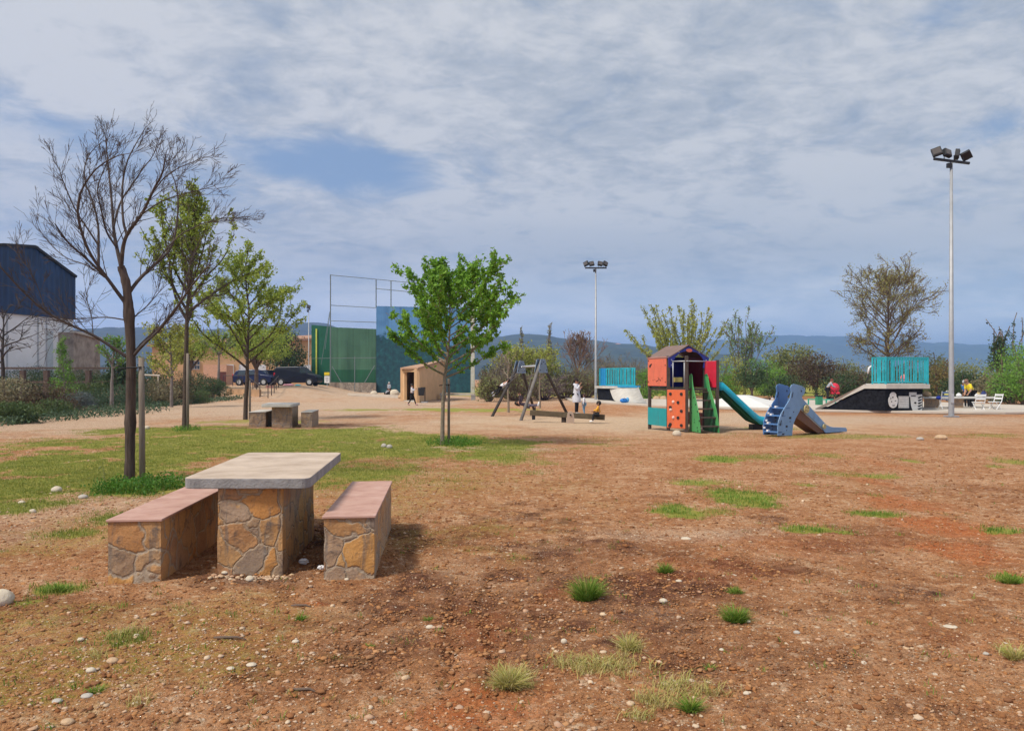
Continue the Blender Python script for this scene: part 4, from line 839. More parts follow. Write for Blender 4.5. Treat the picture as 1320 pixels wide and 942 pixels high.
nf_ = thing('net_frame', 'tall steel net frame above the green court wall', 'frame', (GX(425, 85), 84.6, 0)); Dn = 84.5
M_fr = mat('weathered_frame_steel', (.16, .19, .20), .7)
def T(name, p, q, r=.06): MB().tube([W3(*p, Dn), W3(*q, Dn)], r*.72, 6).build(name, M_fr, nf_)
for px, a, b in ((426, 354, 493), (484.8, 360, 396), (504, 362, 396), (608, 372, 398), (560, 368, 398)): T('post', (px, a), (px, b), .085)
for p, q in (((426, 354.5), (485, 360)), ((485, 360), (608, 372)), ((427, 393.5), (485, 396.8)), ((427, 413.5), (485, 415.5)), ((485, 372), (608, 384))): T('crossbar', p, q, .055)
for p, q in (((425, 402), (414, 470)), ((426, 400), (419, 450)), ((402, 462), (485, 461))): T('brace', p, q, .04)
for p, q in (((457.3, 459), (457.3, 506)), ((428, 472), (440, 493)), ((483, 471), (470, 493))): T('brace', p, q, .06)
def netmat():
    m = bpy.data.materials.new('thin_net'); m.use_nodes = True; t = NT(m.node_tree); t.n.clear(); d = t.new('ShaderNodeBsdfDiffuse'); d.inputs[0].default_value = (.3, .35, .38, 1); tr = t.new('ShaderNodeBsdfTransparent')
    mx = t.new('ShaderNodeMixShader'); mx.inputs[0].default_value = .03; t.link(tr.outputs[0], mx.inputs[1]); t.link(d.outputs[0], mx.inputs[2]); o = t.new('ShaderNodeOutputMaterial'); t.link(mx.outputs[0], o.inputs[0]); return m
MB().prism([W3(427, 355, 84.4), W3(485, 361, 84.4), W3(485, 424, 84.4), W3(427, 421, 84.4)], (0, .01, 0)).build('net', netmat(), nf_)
# notice
sg = thing('notice_board', 'white notice with yellow top on the fence beside the van', 'sign', (GX(421.5, 82), 82, gz(GX(421.5, 82), 82)))
MB().box((*W3(421.5, 488.8, 82)[:2], GZ(489, 82)), (.55, .05, .75)).build('panel', M_white, sg)
MB().box((GX(421.5, 82), 81.96, GZ(481.6, 82)), (.55, .05, .30)).build('yellow_header', mat('yellow_sign', (.75, .55, .03), .5), sg)
MB().box((GX(421.5, 82), 82.06, 1.2), (.07, .05, 1.9)).build('post', M_galv, sg)
for k in range(3): MB().box((GX(421.5, 82), 81.965, GZ(486.6+k*2, 82)), (.36-.06*k, .02, .04)).build('text_line', mat('print_grey', (.25, .25, .27)), sg)

# small rendered shed
sA, sB, sC, sD = (GX(519.5, 53.5), 53.5), (GX(537.3, 49.6), 49.6), (-5.15, 58.5), (-7.1, 60.5)
sh = thing('rendered_shed', 'small ochre rendered shed with open doorway and sloping roof', 'shed', ((sA[0]+sC[0])/2, 54, 0))
def zt(py, D): return GZ(py, D)
zA, zB, zC2 = zt(476, 53.5), zt(476, 49.6), zt(464.5, 58.5)
def wallseg(a, b, z0, z1a, z1b, th=.2): return quadwall(a, b, z0, z1a, z1b, th)
wallseg(sB, sC, -.2, zB, zC2, .18).build('side_wall', M_ochre, sh)
zD2 = zt(471.5, 60.5)
wallseg(sD, sC, -.2, zD2, zC2, .18).build('back_wall', mat('inner_render', (.42, .22, .13), .9), sh)
wallseg(sA, sD, -.2, zA, zD2, .18).build('far_wall', M_ochre, sh)
d_ = (Vector(sB)-Vector(sA)); fw_ = MB()
def fp(t_): return (sA[0]+d_.x*t_, sA[1]+d_.y*t_)
for t0, t1 in ((0, .10), (.90, 1)): q = quadwall(fp(t0), fp(t1), -.2, zA, zB-.02, .18); fw_.add(q.v, q.f)
q = quadwall(fp(.1), fp(.9), 2.0, zA-.01, zB-.03, .18); fw_.add(q.v, q.f); fw_.build('front_wall', M_ochre, sh)
MB().prism([(sA[0]-.15, sA[1]-.3, zA+.01), (sB[0]+.12, sB[1]-.3, zB+.01), (sC[0]+.15, sC[1]+.2, zC2+.01), (sD[0]-.1, sD[1]+.2, zD2+.01)], (0, 0, .10)).build('roof', mat('shed_roof_tile', (.40, .24, .15), .9), sh)
MB().prism([(sA[0], sA[1], 0), (sB[0], sB[1], 0), (sC[0], sC[1], 0), (sD[0], sD[1], 0)], (0, 0, .05)).build('floor_slab', M_conc, sh)
lb = thing('litter_bin', 'black litter bin on a bent post beside the shed', 'bin', (GX(544, 49.3), 49.3, 0))
bx_, by_ = GX(543, 49.3), 49.3
MB().box((bx_, by_, .72), (.34, .30, .50), taper=1.12).build('bucket', M_black, lb, bevel=.02); MB().tube([(bx_+.24, by_, -.05), (bx_+.24, by_, 1.0)], .03).build('post', M_black, lb); MB().box((bx_+.12, by_, .98), (.30, .05, .05)).build('bracket', M_black, lb); MB().box((bx_+.2, by_, .03), (.4, .3, .1)).build('foot', M_conc_d, lb)
ls_ = thing('low_stone_seat', 'low concrete bench right of the shed', 'bench', (GX(592, 56), 56, 0))
MB().box((GX(590, 56), 56, .42), (2.6, .5, .14)).build('seat', M_conc, ls_); 
for px in (571, 610): MB().box((GX(px, 56), 56, .17), (.3, .45, .38)).build('support', M_conc_d, ls_)
ds = thing('low_stone_kerb', 'long pale kerb stones in front of the blue wall', 'kerb', (GX(480, 66), 66, 0))
MB().beam((GX(450, 70), 70, .12), (GX(517, 62), 62, .10), .3, .22).build('kerb', M_conc_l, ds)

# ------------------------------------------------------------------ cars
def car(name, label, px0, px1, D, prof, roofz, beltz, paint, wheels, rz, wr_=.34, wins=(), Wd=1.8, cat='car'):
    x0, x1 = GX(px0, D), GX(px1, D); L = (x1-x0)/math.cos(rz)*.985; cx = (x0+x1)/2; t = thing(name, label, cat, (cx, D, gz(cx, D)-.0), rz=rz)
    def hw(z): return Wd/2*(1-.13*max(0, (z-beltz))/(roofz-beltz)) if z > beltz else Wd/2*(1-.06*max(0, (.45-z))/.3)
    P = [((a-.5)*L, z) for a, z in prof]; n = len(P); mb = MB(); rows = (-1, -.86, .86, 1)
    vs = []
    for s_ in rows:
        for x, z in P:
            k = 1 if abs(s_) < 1 else .975; vs.append((x*k, s_*hw(z)/(1 if abs(s_) == 1 else 1), (z-.75)*k+.75))
    fs = []
    for r in range(3):
        for i in range(n): j = (i+1) % n; fs.append((r*n+i, r*n+j, (r+1)*n+j, (r+1)*n+i))
    fs += [tuple(range(n))[::-1], tuple(range(3*n, 4*n))]; mb.add(vs, fs)
    body = mb.build('body', paint, t, local=True, bevel=.05)
    for w_ in wins:                                     # side windows, both sides
        for s_ in (-1, 1):
            pts = [((a-.5)*L, s_*(hw(z)+.006), z) for a, z in w_]; MB().prism(pts, (0, s_*.012, 0)).build('side_window', M_glassd, t, local=True)
    for a in wheels:
        for s_ in (-1, 1):
            x = (a-.5)*L; y = s_*(Wd/2-.10); MB().tube([(x, y-.11, wr_), (x, y+.11, wr_)], wr_, 20).build('tyre', M_tyre, t, True, local=True)
            rim = MB(); rim.tube([(x, y+s_*.09, wr_), (x, y+s_*.125, wr_)], wr_*.62, 14); rim.build('rim', M_galv, t, local=True)
            MB().tube([(x, s_*(Wd/2-.14), wr_+.01), (x, s_*(Wd/2-.005), wr_+.01)], wr_*1.17, 20).build('wheel_arch', M_black, t, local=True)
    M_tail = mat('tail_lamp_red', (.5, .02, .03), .3); M_head = mat('head_lamp_glass', (.6, .65, .7), .15)
    zt_ = .95 if roofz < 1.75 else 1.1
    for s_ in (-1, 1):
        MB().box((-L*.485, s_*Wd*.43, zt_), (.14, .16, .34)).build('tail_light', M_tail, t, local=True)
        MB().box((L*.462, s_*Wd*.40, .74), (.22, .28, .16)).build('headlight', M_head, t, local=True)
    MB().box((-L*.5, 0, .55), (.06, .52, .12)).build('number_plate', M_white, t, local=True)
    return t, L, hw
P_navy = mat('navy_car_paint', (.008, .016, .065), .35, .1, 2, spec=.4); P_blk = mat('dark_blue_van_paint', (.006, .009, .020), .38, .1, 2, spec=.35)
suv = [(.0, .35), (.0, .85), (.02, 1.05), (.08, 1.45), (.16, 1.60), (.50, 1.62), (.58, 1.52), (.72, 1.12), (.95, .98), (1, .80), (1, .40), (.96, .28), (.04, .28)]
t_, L_, hw_ = car('parked_car', 'dark navy hatchback parked behind the handrail, left of the van', 303, 356, 78, suv, 1.62, 1.03, P_navy, (.18, .80), R(-6), wins=([(.13, 1.07), (.17, 1.46), (.33, 1.50), (.33, 1.07)], [(.36, 1.07), (.36, 1.50), (.51, 1.50), (.62, 1.08)]))
MB().prism([(-L_*.478, -.62, 1.08), (-L_*.478, .62, 1.08), (-L_*.423, .58, 1.46), (-L_*.423, -.58, 1.46)], (-.03, 0, .008)).build('rear_window', mat('bright_rear_glass', (.35, .42, .46), .1), t_, local=True)
van = [(.0, .40), (.0, 1.0), (.02, 1.72), (.06, 1.86), (.55, 1.90), (.63, 1.82), (.79, 1.20), (.95, 1.02), (1, .82), (1, .42), (.96, .28), (.04, .28)]
t_, L_, hw_ = car('parked_van', 'black-blue van parked right of the navy hatchback', 356, 414, 77, van, 1.9, 1.2, P_blk, (.17, .82), R(-5), wins=([(.60, 1.24), (.60, 1.68), (.65, 1.68), (.76, 1.24)], ), cat='van', Wd=1.85)
MB().prism([(-L_*.487, -.66, 1.2), (-L_*.487, .66, 1.2), (-L_*.478, .62, 1.68), (-L_*.478, -.62, 1.68)], (-.03, 0, 0)).build('rear_window', M_glassd, t_, local=True)
t_, L_, hw_ = car('parked_car', 'black car glimpsed between the navy hatchback and the van', 336, 366, 83, suv, 1.62, 1.03, P_blk, (.18, .80), R(-40), wins=([(.36, 1.07), (.36, 1.50), (.51, 1.50), (.62, 1.08)], ))
# access ramp with handrails
xr = GX(345, 61); rp = tag(MB().prism([(GX(340, 60), 60, .02), (GX(347.5, 60), 60, .02), (GX(353, 72), 72, .86), (GX(343, 72), 72, .86)], (0, 0, .04)).build('path', mat('red_path_paint', (.50, .19, .14), .85)), 'pink-red access ramp between the handrails', kind='structure')
M_rail = mat('handrail_dark', (.05, .035, .035), .5)
def rail(label, pts, zs):
    t = thing('handrail', label, 'handrail', (pts[0][0], pts[0][1], zs[0]))
    for (x, y), z in zip(pts, zs): MB().tube([(x, y, z-.1), (x, y, z+1.0)], .035, 6).build('post', M_rail, t)
    for h in (1.0, ): MB().tube([(x, y, z+h) for (x, y), z in zip(pts, zs)], .035, 6).build('rail', M_rail, t)
    return t
rail('brown handrail right of the pink-red access ramp', [(GX(a, b), b) for a, b in ((345.5, 59), (350, 61.5), (353.5, 64), (356, 67), (359, 70))], [0, .18, .36, .58, .80])
rail('brown handrail left of the pink-red access ramp', [(GX(a, b), b) for a, b in ((335, 60), (330.5, 61.5), (326, 64), (322, 68), (318, 72))], [0, .18, .36, .58, .80])
rail('dark handrail on the ochre kerb wall, behind the bent tree', [(GX(a, 74), 74) for a in (288, 300, 307, 313, 320)], [.85]*5)
kw = thing('kerb_wall', 'low ochre retaining wall left of the access ramp', 'wall', (GX(312, 61), 61, 0))
MB().prism([(GX(292, 63), 63, -.1), (GX(334.5, 60.6), 60.6, -.1), (GX(334.5, 60.6), 60.6, .68), (GX(292, 63), 63, .75)], (0, .4, 0)).build('wall', mat('ochre_brown_wall', (.42, .26, .15), .95, .25, 2), kw)
for px, lab, mt_, kk in ((372, 'pink and white towel bundle on the gravel in front of the van', mat('pink_cloth', (.8, .38, .42)), .9), (384, 'turquoise cloth lying on the gravel in front of the van', mat('turquoise_cloth', (.08, .5, .6)), .5)):
    o = MB().ball((GX(px, 74), 74, .92), .55*kk, (1.1, .6, .28), 12, 8, .18).build('cloth_bundle', mt_, None, True, loc=(GX(px, 74), 74, .86)); tag(o, lab, 'cloth')

# ------------------------------------------------------------------ floodlight poles
M_pole = mat('pole_grey', (.34, .35, .36), .5, .15, 2, metal=.3)
M_lens = mat('floodlight_glass', (.10, .09, .085), .15, .1, 4)
def floodpole(label, px, D, pytop, lamps, barw, tilt, rz=0, r0=.11, far=False):
    x = GX(px, D); zt_ = GZ(pytop, D); t = thing('floodlight_pole', label, 'floodlight pole', (x, D, gz(x, D)))
    MB().tube([(x, D, -.2), (x, D, .0), (x, D, 1.2), (x, D, zt_)], [r0, r0, r0*.92, r0*.5], 14).build('pole', M_pole, t, True)
    MB().box((x, D, .02), (.42, .42, .06)).build('base_plate', M_conc_d, t); MB().box((x-.02, D-r0-.0, .75), (.12, .03, .38)).build('hatch', M_galv, t)
    MB().beam((x-barw/2, D-.02, zt_+tilt/2), (x+barw/2, D-.02, zt_-tilt/2), .09, .09).build('crossbar', M_black, t)
    MB().box((x-.10, D-.02, zt_-.18), (.16, .14, .18)).build('junction_box', M_black, t)
    for lx, ry, rzz, s_ in lamps:
        z = zt_-tilt*lx/barw+.05; b = thing  # noqa
        M = Matrix.Translation((x+lx, D-.05, z+.24)) @ Matrix.Rotation(R(ry), 4, 'Y') @ Matrix.Rotation(R(rzz), 4, 'Z') @ Matrix.Rotation(R(-22), 4, 'X')
        def tr(mb): mb.v = [tuple(M @ Vector(v)) for v in mb.v]; return mb
        fl_ = tr(MB().box((0, 0, 0), (.44*s_, .16, .40*s_))).build('floodlight', M_black, t, bevel=.015)
        tr(MB().box((0, -.09, 0), (.34*s_, .02, .29*s_))).build('lens', M_lens, fl_)
        MB().beam((x+lx-.12, D-.05, z-.02), (x+lx-.12, D-.05, z+.2), .02, .03).build('bracket', M_black, fl_)
floodpole('near tall floodlight pole right of the large ramp', 1226.3, 31.3, 208, [(-.62, -18, -25, .85), (-.2, 12, 20, .8), (.2, 35, 60, .8), (.58, -28, 150, .85)], 1.45, .18)
floodpole('distant floodlight pole behind the swings, left of the far ramp', 768, 53.5, 345.5, [(-.68, -25, -30, .78), (-.30, -12, 10, .78), (.30, 10, 10, .78), (.66, 28, 30, .78)], 1.5, 0, r0=.10)
floodpole('slim lamp pole in front of the ochre building beside the dark tree', 398, 82, 399, [(0, 20, 30, .9)], .4, 0, r0=.07)

# ------------------------------------------------------------------ skate park
slab = tag(MB().prism([(GX(735, 52), 52, .0), (GX(835, 43), 43, .0), (GX(990, 37), 37, 0), (GX(1200, 34.0), 34.0, 0), (GX(1296, 33.4), 33.4, 0), (30, 36, 0), (26, 50, 0), (4, 58, 0)], (0, 0, .10)).build('pavement', M_conc_l, bevel=.01), 'pale concrete slab of the skate ground', kind='structure')
SZ = .10
def bars(name, a, b, z0, z1, n, w_, mat_, par, posts=True):
    a, b = Vector((*a, 0)), Vector((*b, 0)); d = (b-a); mb = MB(); ang = math.atan2(d.y, d.x)
    for i in range(n+1): p = a+d*i/n; mb.box((p.x, p.y, (z0+z1)/2), (w_, .03, z1-z0-.12), ang)
    o = mb.build('slats', mat_, par); r = MB()
    for z in (z0+.07, z1-.03): r.beam(a+Vector((0, 0, z)), b+Vector((0, 0, z)), .05, .06)
    r.build('rail', mat_, par)
    for p in (a, b): MB().box((p.x, p.y, (z0+z1)/2-.05), (.07, .07, z1-z0+.1), ang).build('post', mat_, par)
# large ramp with black sides
ra, rb_, rc = Vector((GX(1056, 36.6), 36.6, 0)), Vector((GX(1141, 34.6), 34.6, 0)), Vector((GX(1189.5, 35.1), 35.1, 0))
zp = 1.30; th_ = .20; k_ = (GX(1113.5, 35.2)-ra.x)/(rb_.x-ra.x); rm = ra+(rb_-ra)*k_
br_ = thing('skate_ramp', 'large skate ramp with black painted side and railed deck', 'ramp', (rb_.x, rb_.y, SZ))
back = Vector((1.75, 3.4, 0)); Zv = lambda v, z: Vector((v.x, v.y, z))
MB().prism([Zv(ra+(rb_-ra)*.06, SZ), Zv(rb_, SZ), Zv(rb_, zp-th_), Zv(rm, zp-th_)], back).build('side_panel', M_blackside, br_)
MB().prism([Zv(rb_+Vector((.003, 0, 0)), SZ), Zv(rc, SZ), Zv(rc, zp-th_), Zv(rb_+Vector((.003, 0, 0)), zp-th_)], back*.98).build('end_panel', M_blackside, br_)
of = Vector((0, -.10, 0))
MB().prism([Zv(ra, SZ)+of, Zv(rm, zp-th_)+of, Zv(rm, zp)+of, Zv(ra, SZ+.02)+of-Vector((.25, -.0, 0))], back+Vector((0, .2, 0))).build('incline', M_conc, br_)
dk = MB(); dp = [Zv(rm, zp-th_)+of, Zv(rb_, zp-th_)+of, Zv(rc, zp-th_)+of+Vector((.28, 0, 0)), Zv(rc+back, zp-th_)+Vector((.28, .2, 0)), Zv(rm+back, zp-th_)+Vector((0, .2, 0))]
dk.prism(dp, (0, 0, th_)).build('deck', M_conc, br_)
r1, r2, r3 = (GX(1124.5, 35), 35.0), (GX(1141, 34.8), 34.75), (GX(1195, 35.2), 35.15)
bars('railing', r1, r2, zp+.02, 2.53, 5, .07, M_teal, br_); bars('railing', r2, r3, zp+.02, 2.53, 15, .052, M_teal, br_); bars('railing', (r3[0]+.02, r3[1]+.05), (r3[0]+1.5, r3[1]+3.0), zp+.02, 2.53, 9, .05, M_teal, br_); bars('railing', (r1[0]+1.75, r1[1]+3.05), (r3[0]+1.5, r3[1]+3.05), zp+.02, 2.53, 10, .045, M_teal, br_)
# painted marks on the black side
M_chalk = mat('white_wall_paint', (.62, .62, .60), .8, .15, 12)
du = (rc-rb_).normalized(); dn = Vector((du.y, -du.x, 0)); 
def gpt(px, py, off=.012): k = (px-660)/F; t = (k*rb_.y-rb_.x)/(du.x-k*du.y); p = rb_+du*t; return Vector((p.x, p.y, GZ(py, p.y)))+dn*off
def gpoly(pts, m_, off=.004, nm='painted_mark', th=.008): MB().prism([gpt(*q, off) for q in pts], dn*th).build(nm, m_, br_)
def oval(cx, cy, rx, ry, n=20, w_=0): return [(cx+rx*math.cos(2*math.pi*i/n)*(1+w_*math.sin(5*i)), cy+ry*math.sin(2*math.pi*i/n)) for i in range(n)]
gpoly(oval(1151, 517, 6.2, 8.8, 24, .04), M_chalk); gpoly(oval(1151, 509.5, 4.2, 4.2), M_chalk, .005)
for a in ((1150.6, 512, .9, 1.0), (1149, 517.5, .8, .8), (1151.5, 522.5, 2.0, .5), (1154, 516.5, 1.1, .5), (1148, 513.5, .6, .9)): gpoly(oval(*a, 10), M_blackside, .016, th=.004)
gpoly([(1158, 510.4), (1171.5, 510.4), (1171.5, 525.8), (1158, 525.8)], mat('pale_grey_paint', (.42, .42, .41), .8))
for k in range(6): gpoly([(1159, 512.4+k*2.2), (1170.5, 512.2+k*2.2), (1170.5, 512.9+k*2.2), (1159, 513.1+k*2.2)], M_chalk, .016, th=.004)
gpoly([(1171.8, 505.5), (1181.3, 505.5), (1181.3, 508.5), (1188.6, 508.2), (1188.6, 530.5), (1177, 531), (1174.3, 523), (1173.2, 512), (1171.8, 511)], mat('mid_grey_paint', (.50, .51, .50), .8))
for k in range(5): gpoly([(1182.5, 512+k*3.6), (1188, 510.4+k*3.6), (1188, 511.5+k*3.6), (1184, 513.8+k*3.6)], M_blackside, .016, th=.004)
gpoly(oval(1179.5, 519, 1.6, 1.1, 10), M_blackside, .016, th=.004); gpoly([(1174, 509.5), (1180, 509.5), (1180, 510.6), (1174, 510.6)], M_blackside, .016, th=.004)
pt = thing('leaning_pole', 'thin dark pole with a white wrapped top leaning on the ramp railing', 'pole', (GX(1113.5, 35.2), 35.1, zp))
MB().tube([(GX(1113.5, 35.2), 35.1, zp), (GX(1120, 35.1), 35.05, GZ(481, 35))], .022, 6).build('shaft', M_black, pt, True)
MB().tube([(GX(1118.2, 35.1), 35.05, GZ(481.5, 35)), (GX(1120.5, 35), 35.02, GZ(474, 35)), (GX(1126, 35), 35.1, GZ(471, 35))], .045, 8).build('wrapped_top', M_white, pt, True)
# far quarter pipe
q = thing('quarter_pipe', 'far concrete quarter pipe with blue lip and teal railing', 'ramp', (GX(805, 49), 49, SZ))
TL, TR, BL, BR = Vector((GX(785, 51.5), 51.5, 0)), Vector((GX(823, 49), 49, 0)), Vector((GX(794, 49), 49, 0)), Vector((GX(836, 44.2), 44.2, 0)); zt2 = 1.06
N = 12; vs = []; prof = []
for i in range(N+1):
    t_ = i/N; h = zt2-(zt2-SZ-.01)*math.sin(t_*math.pi/2)**.9 if t_ < 1 else SZ+.01; h = SZ+.01+(zt2-SZ)*(1-t_)**2.0
    vs += [TL.lerp(BL, t_)+Vector((0, 0, h)), TR.lerp(BR, t_)+Vector((0, 0, h))]
for i in range(N+1):
    t_ = i/N; vs += [TL.lerp(BL, t_)+Vector((0, 0, SZ-.02)), TR.lerp(BR, t_)+Vector((0, 0, SZ-.02))]
mb = MB(); k0 = 2*(N+1); fs = [(2*i, 2*i+2, 2*i+3, 2*i+1) for i in range(N)]+[(k0+2*i+1, k0+2*i+3, k0+2*i+2, k0+2*i) for i in range(N)]
fs += [(2*i, k0+2*i, k0+2*i+2, 2*i+2) for i in range(N)]+[(2*i+1, 2*i+3, k0+2*i+3, k0+2*i+1) for i in range(N)]+[(0, 1, k0+1, k0)]
mb.add(vs, fs); o = mb.build('curved_surface', [M_conc, M_blackside], q)
for p in o.data.polygons: p.material_index = 1 if abs(p.normal.z) < .12 and p.normal.x < -.5 else 0
for p in o.data.polygons: p.use_smooth = p.normal.z > .2
e = Vector((0, 0, zt2)); MB().beam(TL+e+Vector((0, -.06, -.02)), TR+e+Vector((0, -.06, -.02)), .30, .13).build('blue_lip', mat('blue_lip_paint', (.03, .27, .48), .5), q)
bk = Vector((-.35, 1.5, 0)); MB().prism([TL+Vector((-.45, 0, zt2-.16)), TR+Vector((0, .15, zt2-.16)), TR+bk+Vector((0, 0, zt2-.16)), TL+bk+Vector((-.45, 0, zt2-.16))], (0, 0, .16)).build('deck', M_conc, q)
MB().prism([TL+Vector((-.25, .05, SZ)), TR+Vector((0, .18, SZ)), TR+bk+Vector((0, -.1, SZ)), TL+bk+Vector((-.25, -.1, SZ))], (0, 0, zt2-.16-SZ)).build('base', M_blackside, q)
M_rblue = mat('blue_rail_paint', (.02, .25, .52), .45)
bars('railing', (GX(775, 52.5), 52.4), (GX(781.5, 52), 52.0), zt2, 2.26, 3, .13, M_rblue, q); bars('railing', (GX(782, 52), 51.95), (GX(818, 50), 49.9), zt2, 2.26, 16, .07, M_teal, q); bars('railing', (GX(775.5, 52.5), 53.6), (GX(816, 51), 51.2), zt2, 2.26, 9, .05, M_teal, q)
bp_ = thing('backpack', 'bright blue backpack lying at the foot of the far quarter pipe', 'backpack', (GX(805, 46.3), 46.3, SZ)); bx0 = GX(804.5, 46.3)
M_bp = mat('bright_blue_fabric', (.02, .18, .55), .7); MB().ball((bx0, 46.3, SZ+.13), .26, (1, .7, .55), 14, 9).build('bag', M_bp, bp_, True); MB().ball((bx0+.20, 46.28, SZ+.17), .14, (.8, .7, 1.1), 10, 7).build('pocket', mat('light_blue_fabric', (.10, .36, .62), .7), bp_, True); MB().tube([(bx0-.1, 46.15, SZ+.2), (bx0, 46.05, SZ+.28), (bx0+.12, 46.14, SZ+.2)], .015).build('strap', M_black, bp_)
# low flat-topped funbox
fb = thing('fun_box', 'low pale concrete fun box behind the teal slide', 'ramp', (GX(960, 42), 42, SZ))
a1, a2, a3, a4 = Vector((GX(905, 41), 41, SZ)), Vector((GX(994, 38.5), 38.5, SZ)), Vector((GX(1010, 45), 45, SZ)), Vector((GX(915, 47), 47, SZ)); zt3 = .62
b1, b2, b3, b4 = Vector((GX(941, 42.5), 42.5, zt3)), Vector((GX(961, 42), 42, zt3)), Vector((GX(966, 43.5), 43.5, zt3)), Vector((GX(944, 44), 44, zt3))
MB().add([a1, a2, a3, a4, b1, b2, b3, b4], [(0, 1, 5, 4), (1, 2, 6, 5), (2, 3, 7, 6), (3, 0, 4, 7), (4, 5, 6, 7), (3, 2, 1, 0)]).build('block', mat('pale_concrete_white', (.66, .65, .62), .85, .08, 1), fb)
def grind(label, a, b, h, m_, n=3):
    t = thing('grind_rail', label, 'rail', (*a, SZ)); A, B = Vector((*a, 0)), Vector((*b, 0)); MB().beam(A+Vector((0, 0, SZ+h)), B+Vector((0, 0, SZ+h)), .07, .06).build('bar', m_, t)
    for i in range(n): p = A.lerp(B, .03+i*.94/(n-1)); MB().box((p.x, p.y, SZ+h/2), (.06, .06, h)).build('leg', m_, t)
grind('dark low grind rail behind the fun box', (GX(968, 47), 47), (GX(993, 47.5), 47.5), .22, M_black); grind('green low grind rail left of the large ramp', (GX(1041, 43), 43), (GX(1078, 42), 42), .30, mat('green_rail_paint', (.03, .32, .22), .5), 4)
bl_ = thing('green_box', 'green box beside the green grind rail', 'box', (GX(1059, 42.5), 42.5, SZ)); MB().box((GX(1059.5, 42.2), 42.6, SZ+.24), (.32, .3, .48)).build('box_body', mat('green_box_paint', (.04, .22, .12), .6), bl_, bevel=.02); MB().box((GX(1059.5, 42.2), 42.6, SZ+.5), (.36, .34, .05)).build('lid', M_black, bl_, bevel=.01)
# ------------------------------------------------------------------ play house
def hpl(color, name):
    m = mat(name, color, .38, .10, 4, .08, 60, spec=.5)
    if 'worn' in m: return m
    m['worn'] = 1; t = NT(m.node_tree); b = t.n['Principled BSDF']; src = b.inputs['Base Color'].links[0].from_socket; co = t.new('ShaderNodeTexCoord').outputs['Object']
    sc1 = t.noise(co, 38, 6, .75, 1.5); mp = t.new('ShaderNodeMapping'); t.link(co, mp.inputs[0]); mp.inputs['Scale'].default_value = (1, 1, .25); dirt = t.noise(mp.outputs[0], 6, 6, .7)
    c = t.mix(t.math('MULTIPLY', t.smooth(sc1, .66, .72), .45), src, (.55, .52, .48)); c = t.mix(t.math('MULTIPLY', t.smooth(dirt, .50, .72), .38), c, (.16, .11, .08)); t.link(c, b.inputs['Base Color'])
    t.link(t.ramp(dirt, [(.3, .3), (.7, .65)]), b.inputs['Roughness']); return m
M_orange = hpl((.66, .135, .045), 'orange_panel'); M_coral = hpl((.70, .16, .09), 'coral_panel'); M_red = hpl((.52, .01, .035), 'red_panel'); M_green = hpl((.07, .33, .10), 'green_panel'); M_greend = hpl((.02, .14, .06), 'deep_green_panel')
M_tealp = hpl((.008, .28, .30), 'teal_panel'); M_slide = hpl((.004, .36, .50), 'teal_slide_plastic'); M_bluep = hpl((.015, .03, .28), 'blue_panel'); M_post = mat('brown_post', (.075, .055, .045), .8, .25, 8, .3, 50); M_roofp = mat('brown_roof_board', (.19, .125, .105), .8, .15, 3)
M_dredp = hpl((.20, .008, .012), 'deep_red_panel')
K = {k: Vector((GX(px, D), D, 0)) for k, px, D in (('a', 837.5, 24.0), ('b', 861.5, 22.95), ('c', 885, 22.5), ('d', 924.5, 22.75), ('e', 908, 23.6), ('f', 884, 24.6))}
ph = thing('play_house', 'colourful play house with roof, climbing panel, green ladder and teal slide', 'playground house', tuple(K['b']))
ZF = 1.28
def panel(a, b, z0, z1, th, m_, nm, off=0, bev=.012, extra=None, par=None):
    d = (b-a).normalized(); n = Vector((d.y, -d.x, 0)); p, q_ = a+n*off, b+n*off
    return MB().prism([Zv(p, z0), Zv(q_, z0), Zv(q_, z1), Zv(p, z1)], n*th).build(nm, m_, par or ph, bevel=bev)
def pl(a, b, u, z, off):     # point on the panel plane
    d = (b-a); n = Vector((d.y, -d.x, 0)).normalized(); return a+d*u+n*off+Vector((0, 0, z))
for k, zt_ in (('a', ZF+.98), ('b', ZF+.95), ('c', GZ(458.5, 22.5)), ('d', GZ(464, 22.75)), ('e', ZF+.95), ('f', ZF+.98)): MB().box((K[k].x, K[k].y, zt_/2-.05), (.095, .095, zt_+.1)).build('post', M_post, ph, bevel=.008)
MB().prism([Zv(K[k], ZF-.08) for k in 'abcdef'], (0, 0, .07)).build('platform', M_post, ph)
panel(K['a'], K['b'], GZ(497.5, 23.4), GZ(460.5, 23.4), .02, M_coral, 'wall_panel', .05)
hl_ = MB()
for u, z, r in ((.13, 1.93, .045), (.16, 1.96, .035), (.20, 1.99, .03), (.55, 1.49, .02), (.62, 1.53, .025), (.48, 1.47, .02), (.70, 1.50, .02), (.40, 1.52, .012), (.78, 1.56, .015), (.30, 1.5, .012), (.58, 1.58, .014), (.05, 2.1, .02), (.95, 1.95, .02), (.05, 1.45, .02), (.95, 1.45, .02)): p = pl(K['a'], K['b'], u, z, .0715); n_ = Vector(((K['b']-K['a']).y, -(K['b']-K['a']).x, 0)).normalized(); hl_.tube([p-n_*.01, p+n_*.006], r, 10)
hl_.build('cut_out_shade', M_black, ph)  # raised black discs paint the dark of the openings
panel(K['a'], K['b'], .12, .66, .02, M_tealp, 'lower_panel', .05); 
panel(K['b'], K['c'], GZ(553.5, 22.7)+.04, GZ(502.3, 22.7), .022, M_orange, 'climbing_panel', .05)
n_ = Vector(((K['c']-K['b']).y, -(K['c']-K['b']).x, 0)).normalized()
